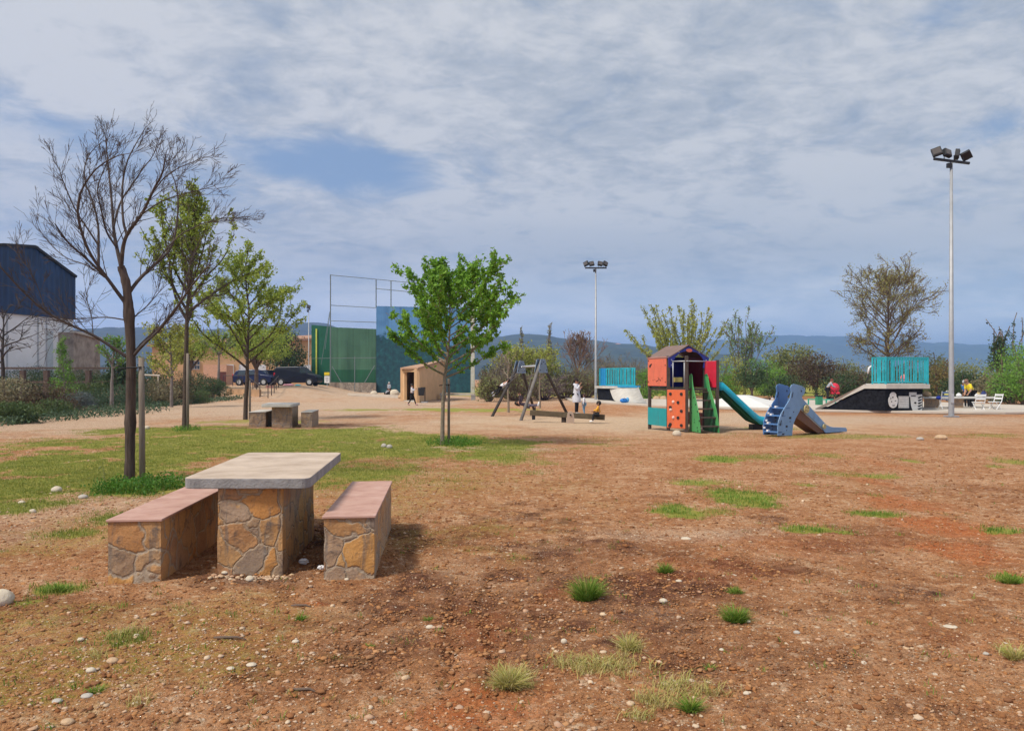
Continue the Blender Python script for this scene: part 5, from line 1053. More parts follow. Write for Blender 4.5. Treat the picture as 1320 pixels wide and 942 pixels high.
for i, (u, z) in enumerate(((.2, 1.10), (.8, 1.10), (.62, .85), (.2, .70), (.8, .60), (.62, .40), (.2, .20), (.8, .18), (.15, .15))): p = pl(K['b'], K['c'], u, z, .074); MB().tube([p-n_*.005, p+n_*.02], .045, 10).build('grip_hole_shade', M_black, ph)  # grip holes are black discs, their inner shade given as colour
for i, (u, z) in enumerate(((.36, .86), (.22, .63), (.36, .40))): p = pl(K['b'], K['c'], u, z, .07); MB().ball(p, .05, (1, .8, 1), 10, 7, .1).build('climbing_hold', mat('pale_hold', (.75, .5, .42), .5), ph, True)
# inner walls
panel(K['f'], K['e'], ZF, ZF+.95, .02, M_dredp, 'back_panel', -.02); panel(K['a'], K['f'], ZF, ZF+.95, .02, M_bluep, 'inner_panel', -.02)
panel(K['f'], K['e'], .1, .5, .02, M_dredp, 'low_back_panel', -.02)
# red screen
sd0 = Vector((GX(909.5, 22.95), 22.95, 0)); panel(sd0, K['d'], GZ(499.5, 22.8), GZ(465.3, 22.8), .022, M_red, 'red_screen', .06)
# rails
mt = MB(); zr = GZ(465.5, 22.6)
mt.tube([Zv(K['b'], zr)+Vector((.06, -.06, 0)), Zv(K['c'], zr)+Vector((0, -.06, 0)), Zv(sd0, zr)+Vector((0, -.06, 0))], .017, 8)
for px, D in ((867, 22.9), (881.5, 22.6)): mt.tube([(GX(px, D), D-.06, ZF-.02), (GX(px, D), D-.06, zr)], .016, 8)
mt.build('guard_rail', M_galv, ph, True)
# roof : ridge from back to gable front
zE, zR = GZ(459.5, 22.95), GZ(445, 23.0); A0, B0, E0, F0 = Zv(K['a'], zE), Zv(K['b'], zE), Zv(K['e'], zE), Zv(K['f'], zE); fwd = (K['b']-K['a']).normalized()*.14; outl = (K['b']-K['e']).normalized()*.08+Vector((0, 0, -.05))
B1, E1, A1_, F1_ = B0+fwd+outl, E0+fwd-outl*.6+Vector((0, 0, -.05)), A0-fwd*.6+outl, F0-fwd*.6-outl*.6+Vector((0, 0, -.05)); RF = (B1+E1)/2; RF.z = zR; RB = (A1_+F1_)/2; RB.z = zR
MB().prism([A1_, B1, RF, RB], (0, 0, .025)).build('roof', M_roofp, ph); MB().prism([F1_, E1, RF+Vector((0, 0, .001)), RB+Vector((0, 0, .001))], (0, 0, .025)).build('roof', M_roofp, ph)
# blue arched gable board
gA, gE = B0+fwd*.75, E0+fwd*.75; gd_ = gE-gA; gd_.z = 0; wl = gd_.length; gd_.normalize(); gn = Vector((gd_.y, -gd_.x, 0)); H0 = zE
def gp_(u, z): return gA+gd_*(u*wl)+Vector((0, 0, z-gA.z))
outer = [(-.04, H0-.33), (-.06, H0-.02), (.5, zR-.03), (1.06, H0-.02), (1.04, H0-.33)]; inner = [(.90, H0-.33), (.93, H0-.15), (.86, H0+.00), (.72, H0+.13), (.5, H0+.18), (.28, H0+.13), (.14, H0+.0), (.07, H0-.15), (.10, H0-.33)]
MB().prism([gp_(*p) for p in outer+inner], gn*.022).build('arched_gable', M_bluep, ph)
MB().prism([gp_(.5+.085*math.cos(t*math.pi/4), zR-.15+.055*math.sin(t*math.pi/4)) + gn*.026 for t in range(8)], gn*.012).build('gable_badge', M_coral, ph)
bo = MB()
for u, z in ((.02, H0-.1), (.98, H0-.1), (.02, H0-.26), (.98, H0-.26), (.22, H0+.14), (.78, H0+.14)): bo.tube([gp_(u, z)+gn*.02, gp_(u, z)+gn*.034], .018, 8)
bo.build('bolt_cap', M_galv, ph)
MB().box(pl(K['b'], K['c'], .25, ZF+.24, -.25), (.26, .12, .14), .3).build('counter_shelf', mat('yellow_panel', (.45, .38, .12), .6), ph)
# ladder: two curved boards running forward-right, five treads
def board(top, foot, m_, nm, prof_pts, th):
    """board in the vertical plane through top->foot; prof in (along, z)"""
    d = (foot-top); L = d.length; d.normalize(); n = Vector((d.y, -d.x, 0)); return MB().prism([Zv(top+d*(u*L), z)-n*th/2 for u, z in prof_pts], n*th).build(nm, m_, ph, bevel=.008)
prof = [(.0, .0), (.0, 1.62), (.06, 1.68), (.16, 1.70), (.24, 1.64), (.27, 1.50), (.34, 1.32), (.46, 1.14), (.62, .92), (.78, .68), (.90, .42), (.98, .15), (1.0, 0)]
tA, fA = Vector((GX(889, 22.75), 22.75, 0)), Vector((GX(903, 21.95), 21.95, 0)); tB, fB = Vector((GX(908, 22.85), 22.85, 0)), Vector((GX(927, 22.05), 22.05, 0))
board(tA, fA, M_green, 'ladder_side', prof, .022); board(tB, fB, M_greend, 'ladder_side', prof, .022)  # second board darker green: shade of its inner face put into the colour
edge = MB(); d = (fB-tB); Lb = d.length; d.normalize(); n = Vector((d.y, -d.x, 0))
pr = [(.25, 1.62), (.28, 1.50), (.35, 1.32), (.47, 1.14), (.63, .92), (.79, .68), (.91, .42), (.985, .15), (1.0, 0)]
MB().prism([Zv(tB+d*(u*Lb), z)-n*.014 for u, z in pr]+[Zv(tB+d*((u-.16)*Lb), z)-n*.014 for u, z in pr[::-1]], n*.028).build('edge_band', M_green, ph)  # lighter green band along the outer edge of the second board
hs = MB(); dA = (fA-tA).normalized(); nA_ = Vector((-dA.y, dA.x, 0)); nA_ = nA_ if nA_.x < 0 else -nA_
for u, z in ((.10, .95), (.22, .72), (.22, .55), (.45, .36), (.45, .28), (.70, .14), (.75, .05), (.40, 1.0), (.55, .80), (.72, .60), (.86, .34)): p = tA+dA*(u*.86)+Vector((0, 0, z)); hs.tube([p+nA_*.008, p+nA_*.016], .028 if u not in (.22, .45) else .02, 8)
hs.build('cut_out_shade', M_black, ph)  # black discs on the board stand for shaded holes
for i in range(5): z = .18+i*.245; u = .90-.17*i; pA, pB = tA+(fA-tA)*u, tB+(fB-tB)*u; MB().beam(Zv(pA, z), Zv(pB, z), .17, .035).build('tread', M_post, ph); 
# slide
s0, s1, s2, s3 = (Vector((GX(927, 23.1), 23.1, GZ(500, 23.1))), Vector((GX(965, 23.5), 23.5, .42)), Vector((GX(974, 23.6), 23.6, .24)), Vector((GX(990, 23.8), 23.8, .17)))
cx = [s0-Vector((.25, .03, 0)), s0, s0.lerp(s1, .5)-Vector((0, 0, .0)), s1, s2, s3, s3+Vector((.10, 0, -.04))]; sdv = Vector((-.12, .99, 0)); hw2 = .26
def strip(line, offs, nm, m_, th=None):
    mb = MB(); n = len(line); k = len(offs); vs = []
    for p in line:
        for (o_, h) in offs: vs.append(p+sdv*o_+Vector((0, 0, h)))
    fs = [(i*k+j, i*k+j+1, (i+1)*k+j+1, (i+1)*k+j) for i in range(n-1) for j in range(k-1)]; mb.add(vs, fs); o = mb.build(nm, m_, ph, True)
    s = o.modifiers.new('thick', 'SOLIDIFY'); s.thickness = .02; s.offset = 0; return o
strip(cx, [(-hw2-.055, -.07), (-hw2-.05, .14), (-hw2, .17), (-hw2+.03, .14), (-hw2+.05, .02), (0, 0), (hw2-.05, .02), (hw2-.03, .14), (hw2, .17), (hw2+.05, .14)], 'slide_chute', M_slide)
for o_ in (-hw2+.04, 0, hw2-.04): 
    ln = cx[1:6]; MB().prism([p+sdv*o_+Vector((0, 0, -.012)) for p in ln]+[p+sdv*o_+Vector((0, 0, -.16 if i < 3 else -.08)) for i, p in list(enumerate(ln))[::-1]], sdv*.02).build('slide_rib', M_greend, ph)
MB().box((s2.x, s2.y, .07), (.30, .4, .16)).build('slide_foot', M_black, ph)

# ------------------------------------------------------------------ blue climbing slide
cs = thing('climbing_slide', 'small grey-blue climbing slide with two animal-shaped side boards', 'slide', (GX(1012, 20.8), 20.7, 0))
M_bs = hpl((.17, .31, .50), 'grey_blue_board'); M_bs2 = hpl((.08, .21, .46), 'blue_board_shaded'); M_yd = mat('yellow_disc', (.50, .42, .20), .6)  # second blue is darker: inside shading put into the colour
uu = Vector((.82, .57, 0)).normalized(); Pn = Vector((GX(1003, 20.5), 20.5, 0)); sepv = Vector((-uu.y, uu.x, 0))*.46
outl_px = [(1003, 561.5), (1002.6, 553), (1003.4, 543.6), (1007, 533), (1012, 524.5), (1018, 515), (1020, 505.5), (1019.2, 499), (1020.5, 496), (1024, 494.8), (1033.6, 497.3), (1037, 499.2), (1038.2, 503), (1037, 507.6), (1034, 511), (1034.6, 516), (1034, 522), (1031, 530), (1026, 539), (1022.5, 548), (1021.3, 561.5)]
def board_pt(px, py):
    k = (px-660)/F; t = (k*Pn.y-Pn.x)/(uu.x-k*uu.y); p = Pn+uu*t; return t, max(0.0, GZ(py, p.y))
bpf = [board_pt(*q_) for q_ in outl_px]
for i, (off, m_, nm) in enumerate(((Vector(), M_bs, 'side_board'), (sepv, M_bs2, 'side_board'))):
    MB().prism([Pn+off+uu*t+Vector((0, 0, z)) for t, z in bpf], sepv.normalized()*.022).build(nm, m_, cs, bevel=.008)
nb_ = -sepv.normalized(); ho_ = MB()
for off in (Vector(), sepv):
    for px, py, w_, h in ((1033, 504, .04, .05), (1035, 500, .02, .03), (1021.5, 509, .03, .15), (1009.5, 533, .03, .15), (1006.5, 545, .03, .15), (1018.5, 538.5, .09, .055), (1014, 549.5, .08, .055), (1009.5, 559.5, .10, .04), (1023, 531, .03, .03), (1018.4, 543.3, .03, .03), (1014, 554.5, .03, .03)):
        t, z = board_pt(px, py); p = Pn+off+uu*t+Vector((0, 0, z)); lean_ = .35 if h > .1 else 0
        ho_.prism([p-uu*w_/2-Vector((0, 0, h/2))-uu*lean_*h/2, p+uu*w_/2-Vector((0, 0, h/2))-uu*lean_*h/2, p+uu*w_/2+Vector((0, 0, h/2))+uu*lean_*h/2, p-uu*w_/2+Vector((0, 0, h/2))+uu*lean_*h/2], nb_*.004)
ho_.build('cut_out_shade', M_black, cs)  # black patches laid on the boards for the dark of slots and holes
for i, (px, py) in enumerate(((1003.5, 557), (1004, 547), (1008, 536), (1014, 526))):
    t, z = board_pt(px+2, py); p = Pn+uu*t+Vector((0, 0, z)); MB().beam(p, p+sepv, .16, .03).build('tread', M_bs2, cs); MB().box(p+sepv*.75+Vector((0, 0, .03))-uu*.04, (.09, .06, .05), .6).build('foot_hold', M_white, cs)
g = MB()
for i in range(5): t, z = board_pt(1005+i*2.6, 552-i*9.5); p = Pn+sepv+uu*(t-.05)+Vector((0, 0, z)); g.box(p-Vector((0, .02, 0)), (.05, .03, .05))
g.build('edge_hold', M_white, cs)
sl0, sl1, sl2 = board_pt(1032, 519), board_pt(1064, 552.5), board_pt(1091, 559)
def sp(t, z, f): return Pn+sepv*f+uu*t+Vector((0, 0, z))
tA_, zA_ = sl0; tB_, zB_ = sl1; tC_, zC_ = sl2
for f in (.02, .98):
    MB().prism([sp(tA_+.10, zA_+.12, f), sp(tB_+.05, zB_+.12, f), sp(tB_+.30, .17, f), sp(tC_, .13, f), sp(tC_+.06, .06, f), sp(tC_+.04, .015, f), sp(tB_+.02, .015, f), sp(tB_-.22, .20, f), sp(tA_, zA_-.14, f)], sepv.normalized()*.022).build('slide_side', M_bs, cs, bevel=.006)
MB().prism([sp(tA_-.06, zA_-.13, .08), sp(tB_-.17, .22, .08), sp(tB_+.08, .02, .08), sp(tB_-.30, .02, .08), sp(tA_-.12, zA_-.42, .08)], sepv*.84).build('slide_bed', mat('brown_bed_board', (.15, .075, .045), .6), cs)
MB().prism([sp(tA_-.06, zA_-.10, .06), sp(tB_-.10, .15, .06), sp(tC_, .06, .06), sp(tC_, .04, .06), sp(tB_-.12, .11, .06), sp(tA_-.06, zA_-.14, .06)], sepv*.88).build('slide_surface', M_galv, cs)
for (px, py, r) in ((1038.5, 527, .115), (1061.5, 549.5, .07)):
    t, z = board_pt(px, py); p = sp(t, z, -.04); d_ = MB().tube([p, p+nb_*.025], r, 20).build('yellow_disc', M_yd, cs); hb_ = MB()
    for k in range(4): a_ = k*math.pi/2+.6; c_ = p+uu*math.cos(a_)*r*.55+Vector((0, 0, math.sin(a_)*r*.55)); hb_.tube([c_+nb_*.02, c_+nb_*.03], r*.14, 8)
    hb_.build('bolt_hole_shade', M_black, d_)  # black dots painted in place of shaded bolt holes

# ------------------------------------------------------------------ swing
sw = thing('swing_set', 'wooden A-frame swing with grey-blue plates', 'swing', (GX(697, 31), 31, 0))
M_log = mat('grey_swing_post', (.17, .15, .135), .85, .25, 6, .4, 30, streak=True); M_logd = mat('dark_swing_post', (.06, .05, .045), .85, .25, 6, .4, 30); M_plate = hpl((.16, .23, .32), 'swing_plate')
ap1 = Vector((GX(697.5, 31), 31, GZ(465, 31))); ap2 = Vector((GX(670, 34), 34, GZ(467, 34)))
for ap, (fa, fb_) in ((ap1, ((671, 542, 28.6), (732, 534, 33.4))), (ap2, ((634, 537, 32.0), (689.5, 530, 36.3)))):
    for k, (px, py, D) in enumerate((fa, fb_)):
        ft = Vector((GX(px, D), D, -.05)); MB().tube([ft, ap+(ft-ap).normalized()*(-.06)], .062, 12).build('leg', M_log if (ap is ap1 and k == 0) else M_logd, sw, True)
    ld = (Vector((GX(fb_[0], fb_[2]), fb_[2], 0))-Vector((GX(fa[0], fa[2]), fa[2], 0))).normalized(); nn_ = Vector((ld.y, -ld.x, 0)); nn_ = nn_ if nn_.y < 0 else -nn_
    c_ = ap+nn_*.0; pts = [(-.50, -.46), (-.44, -.30), (-.28, .02), (-.20, .07), (.20, .07), (.28, .02), (.44, -.30), (.50, -.46), (.46, -.49), (-.46, -.49)]
    for s_ in (.075, -.095): MB().prism([c_+ld*x+nn_*s_+Vector((0, 0, z)) for x, z in pts], nn_*.02).build('plate', M_plate, sw, bevel=.006)
    bb = MB()
    for x, z in ((-.2, -.12), (.2, -.12), (-.34, -.38), (.34, -.38), (0, -.05)): p = c_+ld*x+nn_*.095+Vector((0, 0, z)); bb.tube([p, p+nn_*.02], .022, 8)
    bb.build('bolt_cap', M_black, sw)
ba, bb2 = ap2+Vector((0, 0, -.20)), ap1+Vector((0, 0, -.20)); MB().tube([ba, bb2], .045, 10).build('top_bar', M_galv, sw, True)
M_chain = mat('chain_steel', (.2, .2, .2), .5, metal=.5); M_rub = mat('black_rubber', (.02, .02, .022), .7)
bd = (bb2-ba).normalized()
def swing_seat(f, seat, label, tilt):
    t = thing('swing', label, 'swing', tuple(seat)); p = ba.lerp(bb2, f)
    for s_ in (-1, 1): MB().tube([p+bd*.24*s_, Vector(seat)+bd*.20*s_], .010, 5).build('chain', M_chain, t)
    ax = Vector((-bd.y, bd.x, 0)); n_ = (p-Vector(seat)).normalized(); ax = (bd.cross(n_)).normalized(); c_ = Vector(seat)
    MB().prism([c_+bd*a_*.22+ax*b_*.09 for a_, b_ in ((-1, -1), (1, -1), (1, 1), (-1, 1))], n_*-.03).build('seat', M_rub, t, bevel=.008); return t
seat1 = Vector(W3(645, 502, 33.3)); seat2 = Vector(W3(679, 525, 31.8))
swing_seat(.30, seat1, 'black swing seat under the child in white, swung high to the left', 0); swing_seat(.72, seat2, 'black swing seat under the reclining child', 0)

# ------------------------------------------------------------------ seesaw
se = thing('seesaw', 'long brown wooden seesaw on a pale rounded stand', 'seesaw', (GX(731, 27.3), 27.3, 0)); M_beam = mat('brown_beam', (.10, .075, .045), .85, .25, 7, .4, 30)
e0, e1 = Vector(W3(683.5, 535, 27.6)), Vector(W3(779.5, 539.3, 27.0)); e1.z = .19; e0.z = .33
MB().beam(e0, e1, .14, .19).build('beam', M_beam, se, bevel=.01)
pm = e0.lerp(e1, .52); 
MB().prism([Vector((pm.x+.06+a_, pm.y-.12, b_)) for a_, b_ in ((-.13, -.05), (.13, -.05), (.13, .22), (.10, .34), (.05, .39), (-.05, .39), (-.10, .34), (-.13, .22))], (0, .03, 0)).build('pivot_plate', mat('pale_pivot_board', (.42, .31, .24), .7), se, bevel=.008)
MB().box((pm.x-.16, pm.y+.1, .10), (.17, .12, .34)).build('pivot_post', M_post, se); MB().tube([(pm.x+.06, pm.y-.15, .27), (pm.x+.06, pm.y+.15, .27)], .03, 8).build('axle', M_black, se); MB().box((e0.x+.12, e0.y, .16), (.12, .12, .16)).build('bumper', M_black, se)
for f in (.07, .86): p = e0.lerp(e1, f); MB().tube([p+Vector((0, -.15, .10)), p+Vector((0, -.15, .22)), p+Vector((0, .15, .22)), p+Vector((0, .15, .10))], .013, 6).build('handle', M_black, se)

# ------------------------------------------------------------------ picnic place at the right
M_tt = mat('table_top_pale', (.5, .49, .46), .8)
pt_ = thing('long_table', 'long stone picnic table behind the near floodlight pole', 'table', (GX(1235, 38.5), 38.5, SZ)); zt_ = GZ(513.5, 38.5)
MB().prism([(GX(1190, 38), 38, zt_), (GX(1283, 38), 38, zt_), (GX(1283, 39.1), 39.1, zt_), (GX(1190, 39.1), 39.1, zt_)], (0, 0, .08)).build('slab_top', M_tt, pt_, bevel=.01)
for p0, p1 in ((1191, 1211), (1230, 1242)): MB().prism([(GX(p0, 38.2), 38.2, .0), (GX(p1, 38.2), 38.2, 0), (GX(p1, 38.9), 38.9, 0), (GX(p0, 38.9), 38.9, 0)], (0, 0, zt_)).build('pedestal', stf, pt_)
ZT = zt_+.08
M_bag = mat('tan_bag_fabric', (.36, .25, .14), .8); M_yel = mat('yellow_bag', (.62, .55, .12), .7); M_navy = mat('navy_bag', (.02, .035, .14), .7)
def bag(name, label, px, D, z, w_, h, m_, hm, cat='bag'):
    t = thing(name, label, cat, (GX(px, D), D, z)); x = GX(px, D); MB().ball((x, D, z+h*.48), .5, (w_, w_*.7, h*1.02), 12, 8, .05).build('bag_body', m_, t, True); MB().tube([(x-w_*.25, D, z+h*.85), (x-w_*.12, D, z+h*1.15), (x+w_*.12, D, z+h*1.15), (x+w_*.25, D, z+h*.85)], .015, 6).build('handle', hm, t, True); return t
bag('holdall', 'tan holdall at the left end of the long table', 1194.5, 38.5, ZT, .46, .26, M_bag, M_bag)
bag('yellow_bag', 'yellow bag on the long table just left of the floodlight pole', 1221, 38.5, ZT, .28, .27, M_yel, M_white)
bag('dark_bag', 'navy bag on the long table right of the people', 1268, 38.5, ZT, .28, .27, M_navy, M_navy)
bag('paper_bag', 'light straw basket between the yellow shirt and the navy bag', 1261, 38.6, ZT, .22, .22, mat('straw', (.55, .43, .2), .8), M_bag, 'basket')
bag('plastic_bag', 'white plastic bag on the long table', 1236, 38.4, ZT, .28, .17, M_white, M_white)
bag('cool_box', 'white cool box under the bend of the yellow-shirted person', 1259, 38.2, ZT, .2, .14, M_white, M_white, 'cool box')
def fchair(label, px, D, rz, m_, cm, z0=None, s=1):
    z0 = gz(GX(px, D), D) if z0 is None else z0; t = thing('folding_chair', label, 'folding chair', (GX(px, D), D, z0), 'folding chairs by the long table', rz)
    L = lambda mb, nm, mm: mb.build(nm, mm, t, local=True)
    for y in (-.21, .21):
        L(MB().tube([(-.24, y, 0), (.14, y, .46), (.25, y, .84)], .014*1.3, 6), 'back_frame', m_); L(MB().tube([(.24, y*.9, 0), (-.18, y*.9, .46)], .014*1.3, 6), 'leg', m_)
    L(MB().box((-.02, 0, .45), (.40, .42, .035)), 'seat', cm)
    for z, x in ((.62, .185), (.78, .235)): L(MB().box((x, 0, z), (.02, .42, .09)), 'back_slat', cm)
    L(MB().tube([(.14, -.2, .12), (.14, .2, .12)], .013, 6), 'stretcher', m_); return t
fchair('white folding chair seen from behind, in front of the people at the long table', 1261.5, 36.2, R(-95), M_white, M_white)
fchair('white folding chair seen side-on, rightmost by the long table', 1283, 36.6, R(15), M_white, M_white)
fchair('blue-seated folding chair just left of the near floodlight pole', 1218, 37.0, R(-100), M_white, mat('blue_grey_fabric', (.10, .15, .28), .8), SZ)
bag('blue_cushion', 'bright blue cushion hanging beside the blue-seated chair', 1210, 37.2, SZ+.45, .26, .16, mat('cobalt_fabric', (.02, .05, .4), .7), M_navy, 'cushion')

# ------------------------------------------------------------------ people
BASEJ = dict(pelvis=(0, 0, .525), belly=(0, 0, .62), chest=(.005, 0, .735), neck=(0, 0, .835), head=(.012, 0, .895), crown=(.005, 0, .955), nose=(.062, 0, .895),
             shL=(0, .098, .80), elL=(-.01, .125, .64), wrL=(.02, .13, .495), shR=(0, -.098, .80), elR=(-.01, -.125, .64), wrR=(.02, -.13, .495),
             hipL=(0, .048, .51), knL=(.012, .052, .285), anL=(0, .052, .045), toL=(.085, .06, .02), hipR=(0, -.048, .51), knR=(.012, -.052, .285), anR=(0, -.052, .045), toR=(.085, -.06, .02))
RAD = dict(pelvis=.072, belly=.066, chest=.074, neck=.030, head=.056, crown=.040, nose=.012, sh=.036, el=.026, wr=.017, hip=.056, kn=.034, an=.021, to=.020)
BONES = [('pelvis', 'belly'), ('belly', 'chest'), ('chest', 'neck'), ('neck', 'head'), ('head', 'crown'), ('head', 'nose')]+[b for s in 'LR' for b in (('chest', 'sh'+s), ('sh'+s, 'el'+s), ('el'+s, 'wr'+s), ('pelvis', 'hip'+s), ('hip'+s, 'kn'+s), ('kn'+s, 'an'+s), ('an'+s, 'to'+s))]
def skin_mesh(name, verts, edges, rads, root, m_, par, sub=1):
    me = bpy.data.meshes.new(name); me.from_pydata([tuple(v) for v in verts], edges, []); o = bpy.data.objects.new(name, me); C.objects.link(o)
    mo = o.modifiers.new('skin', 'SKIN'); mo.use_smooth_shade = True
    for i, r in enumerate(rads): me.skin_vertices[0].data[i].radius = (r, r); me.skin_vertices[0].data[i].use_root = (i == root)
    s = o.modifiers.new('sub', 'SUBSURF'); s.levels = sub; s.render_levels = sub
    dg = bpy.context.evaluated_depsgraph_get(); m2 = bpy.data.meshes.new_from_object(o.evaluated_get(dg)); m2.name = name; bpy.data.objects.remove(o); m2.materials.clear(); m2.materials.append(m_)
    m2.polygons.foreach_set('use_smooth', [True]*len(m2.polygons)); return obj(name, m2, par)
def person(label, loc, H, rz, top, legs, ov={}, hair=M_hair, hairlen=0, head=1.0, sleeves=True, coat=None, hat=None, shoes=M_white, skin=M_skin, extra=None, fat=1.0, cat='person'):
    t = thing('person', label, cat, loc, rz=rz); J = dict(BASEJ); J.update(ov); J = {k: Vector(v)*H for k, v in J.items()}
    rad = lambda k: RAD.get(k, RAD.get(k[:-1]))*H*(head if k in ('head', 'crown', 'nose') else fat)
    names = list(J); V = [J[k] for k in names]; ix = {k: i for i, k in enumerate(names)}; Ed = [(ix[a], ix[b]) for a, b in BONES]; Rr = [rad(k) for k in names]
    for s in 'LR':                                    # palm, four fingers and a thumb
        w_, e_ = J['wr'+s], J['el'+s]; d = (w_-e_).normalized(); sx_ = d.cross(Vector((1, .1, 0))); sx_ = sx_.normalized() if sx_.length > .1 else Vector((0, 1, 0)); pm_ = w_+d*.035*H; V.append(pm_); Rr.append(.014*H); pi = len(V)-1; Ed.append((ix['wr'+s], pi))
        for k, (o_, l) in enumerate(((-.018, .036), (-.006, .042), (.006, .040), (.018, .031))):
            a = len(V); V += [pm_+sx_*o_*H+d*.018*H, pm_+sx_*o_*1.15*H+d*(.018+l*.6)*H+Vector((.006*H, 0, 0)), pm_+sx_*o_*1.15*H+d*(.016+l)*H+Vector((.016*H, 0, -.002*H))]; Rr += [.0052*H, .0048*H, .004*H]; Ed += [(pi, a), (a, a+1), (a+1, a+2)]
        a = len(V); th = d.cross(sx_).normalized(); V += [w_+d*.02*H+sx_*.018*H+th*.008*H, w_+d*.045*H+sx_*.032*H+th*.012*H]; Rr += [.006*H, .005*H]; Ed += [(pi, a), (a, a+1)]
    skin_mesh('body', V, Ed, Rr, ix['pelvis'], skin, t)
    def shell(nm, keys, bones, grow_, m_, root):
        ii = {k: i for i, k in enumerate(keys)}; skin_mesh(nm, [J[k] if not isinstance(k, tuple) else k for k in keys], [(ii[a], ii[b]) for a, b in bones], [rad(k)*grow_.get(k[:2], grow_.get('*')) for k in keys], ii[root], m_, t)
    kt = ['pelvis', 'belly', 'chest', 'shL', 'shR']+(['elL', 'elR']); bt = [('pelvis', 'belly'), ('belly', 'chest'), ('chest', 'shL'), ('chest', 'shR'), ('shL', 'elL'), ('shR', 'elR')]
    if sleeves: kt += ['wrL', 'wrR']; bt += [('elL', 'wrL'), ('elR', 'wrR')]
    if coat:
        up = dict(J); J['hemL'] = (J['knL']*.72+J['hipL']*.28); J['hemR'] = (J['knR']*.72+J['hipR']*.28); RAD['hem'] = .075; kt += ['hipL', 'hipR', 'hemL', 'hemR']; bt += [('pelvis', 'hipL'), ('pelvis', 'hipR'), ('hipL', 'hemL'), ('hipR', 'hemR')]
        shell('coat', kt, bt, {'*': 1.32, 'wr': 1.5, 'hi': 1.5, 'he': 1.15}, coat, 'pelvis')
        hd = (J['hemL']+J['hemR'])/2; pv_ = J['pelvis']; sk = MB(); rr = .125*H
        sk.tube([pv_+Vector((0, 0, .09*H)), pv_+Vector((0, 0, .0*H)), pv_-Vector((0, 0, .06*H)), hd, hd-Vector((0, 0, .02*H))], [.085*H, .108*H, .116*H, .112*H, .110*H], 16); sk.build('coat_skirt', coat, t, True, local=True)
    else: shell('shirt', kt, bt, {'*': 1.14, 'wr': 1.25, 'el': 1.25, 'be': 1.2, 'pe': 1.12}, top, 'pelvis')
    shell('trousers', ['pelvis', 'hipL', 'hipR', 'knL', 'knR', 'anL', 'anR'], [('pelvis', 'hipL'), ('pelvis', 'hipR'), ('hipL', 'knL'), ('hipR', 'knR'), ('knL', 'anL'), ('knR', 'anR')], {'*': 1.12, 'an': 1.35}, legs, 'pelvis')
    for s in 'LR':
        a, b = J['an'+s], J['to'+s]; dd = (b-a); sh_ = MB(); sh_.tube([a-dd*.25-Vector((0, 0, .012*H)), a.lerp(b, .3)-Vector((0, 0, .008*H)), b, b+dd*.25], [.022*H, .028*H, .026*H, .012*H], 10); sh_.build('shoe', shoes, t, True, local=True)
    hc = J['head'].lerp(J['crown'], .45); fwd_ = (J['nose']-J['head']).normalized(); upv = (J['crown']-J['neck']).normalized(); hr = .066*H*head
    mb = MB(); mb.ball(hc-fwd_*.016*H*head+upv*.012*H, hr, (1.02, .95, 1.0), 14, 10, .015)
    if hairlen: mb.tube([hc-fwd_*.03*H*head, hc-fwd_*.06*H*head-upv*.04*H, hc-fwd_*.065*H*head-upv*hairlen*H], [.055*H*head, .045*H*head, .02*H], 10)
    mb.build('hair', hair, t, True, local=True)
    sd_ = upv.cross(fwd_).normalized(); ey = MB()
    for s in (-1, 1): MB().ball(J['head']+fwd_*.050*H*head+sd_*s*.022*H*head+upv*.012*H, .0075*H*head, n=8, m=6).build('eye', M_eye, t, True, local=True); MB().ball(J['head']+sd_*s*.058*H*head, .015*H*head, (1, .5, 1.3), 8, 6).build('ear', skin, t, True, local=True)
    MB().ball(J['head']+fwd_*.052*H*head-upv*.026*H*head, .013*H*head, (.4, 1, .35), 8, 6).build('mouth', mat('lips', (.35, .12, .10), .6), t, True, local=True)
    if hat: MB().ball(hc+upv*.02*H, .07*H*head, (1.05, 1, .8), 14, 8).build('cap', hat, t, True, local=True)
    return t
def rotp(names, piv, ang, ov={}):
    J = dict(BASEJ); J.update(ov); p = Vector(BASEJ[piv] if piv in BASEJ else piv); c, s = math.cos(R(ang)), math.sin(R(ang)); out = dict(ov)
    for k in names:
        v = Vector(J[k])-p; out[k] = (p.x+v.x*c+v.z*s, p.y+v.y, p.z-v.x*s+v.z*c)
    return out
UPP = ['belly', 'chest', 'neck', 'head', 'crown', 'nose', 'shL', 'shR', 'elL', 'elR', 'wrL', 'wrR']; LOW = ['hipL', 'knL', 'anL', 'toL', 'hipR', 'knR', 'anR', 'toR']
C_white = mat('white_cloth', (.70, .71, .74), .8, .06, 8); C_black = mat('black_cloth', (.015, .015, .018), .85); C_grey = mat('grey_cloth', (.30, .32, .36), .85); C_jean = mat('light_denim', (.16, .30, .42), .85); C_yel = mat('mustard_jersey', (.72, .36, .03), .8); C_ysh = mat('bright_yellow_shirt', (.80, .62, .03), .8); C_blue = mat('mid_blue_shirt', (.04, .16, .42), .8); C_red = mat('red_cloth', (.60, .03, .06), .8); C_dark = mat('dark_purple_cloth', (.045, .03, .045), .85); H_brown = mat('brown_hair', (.06, .03, .018), .6)
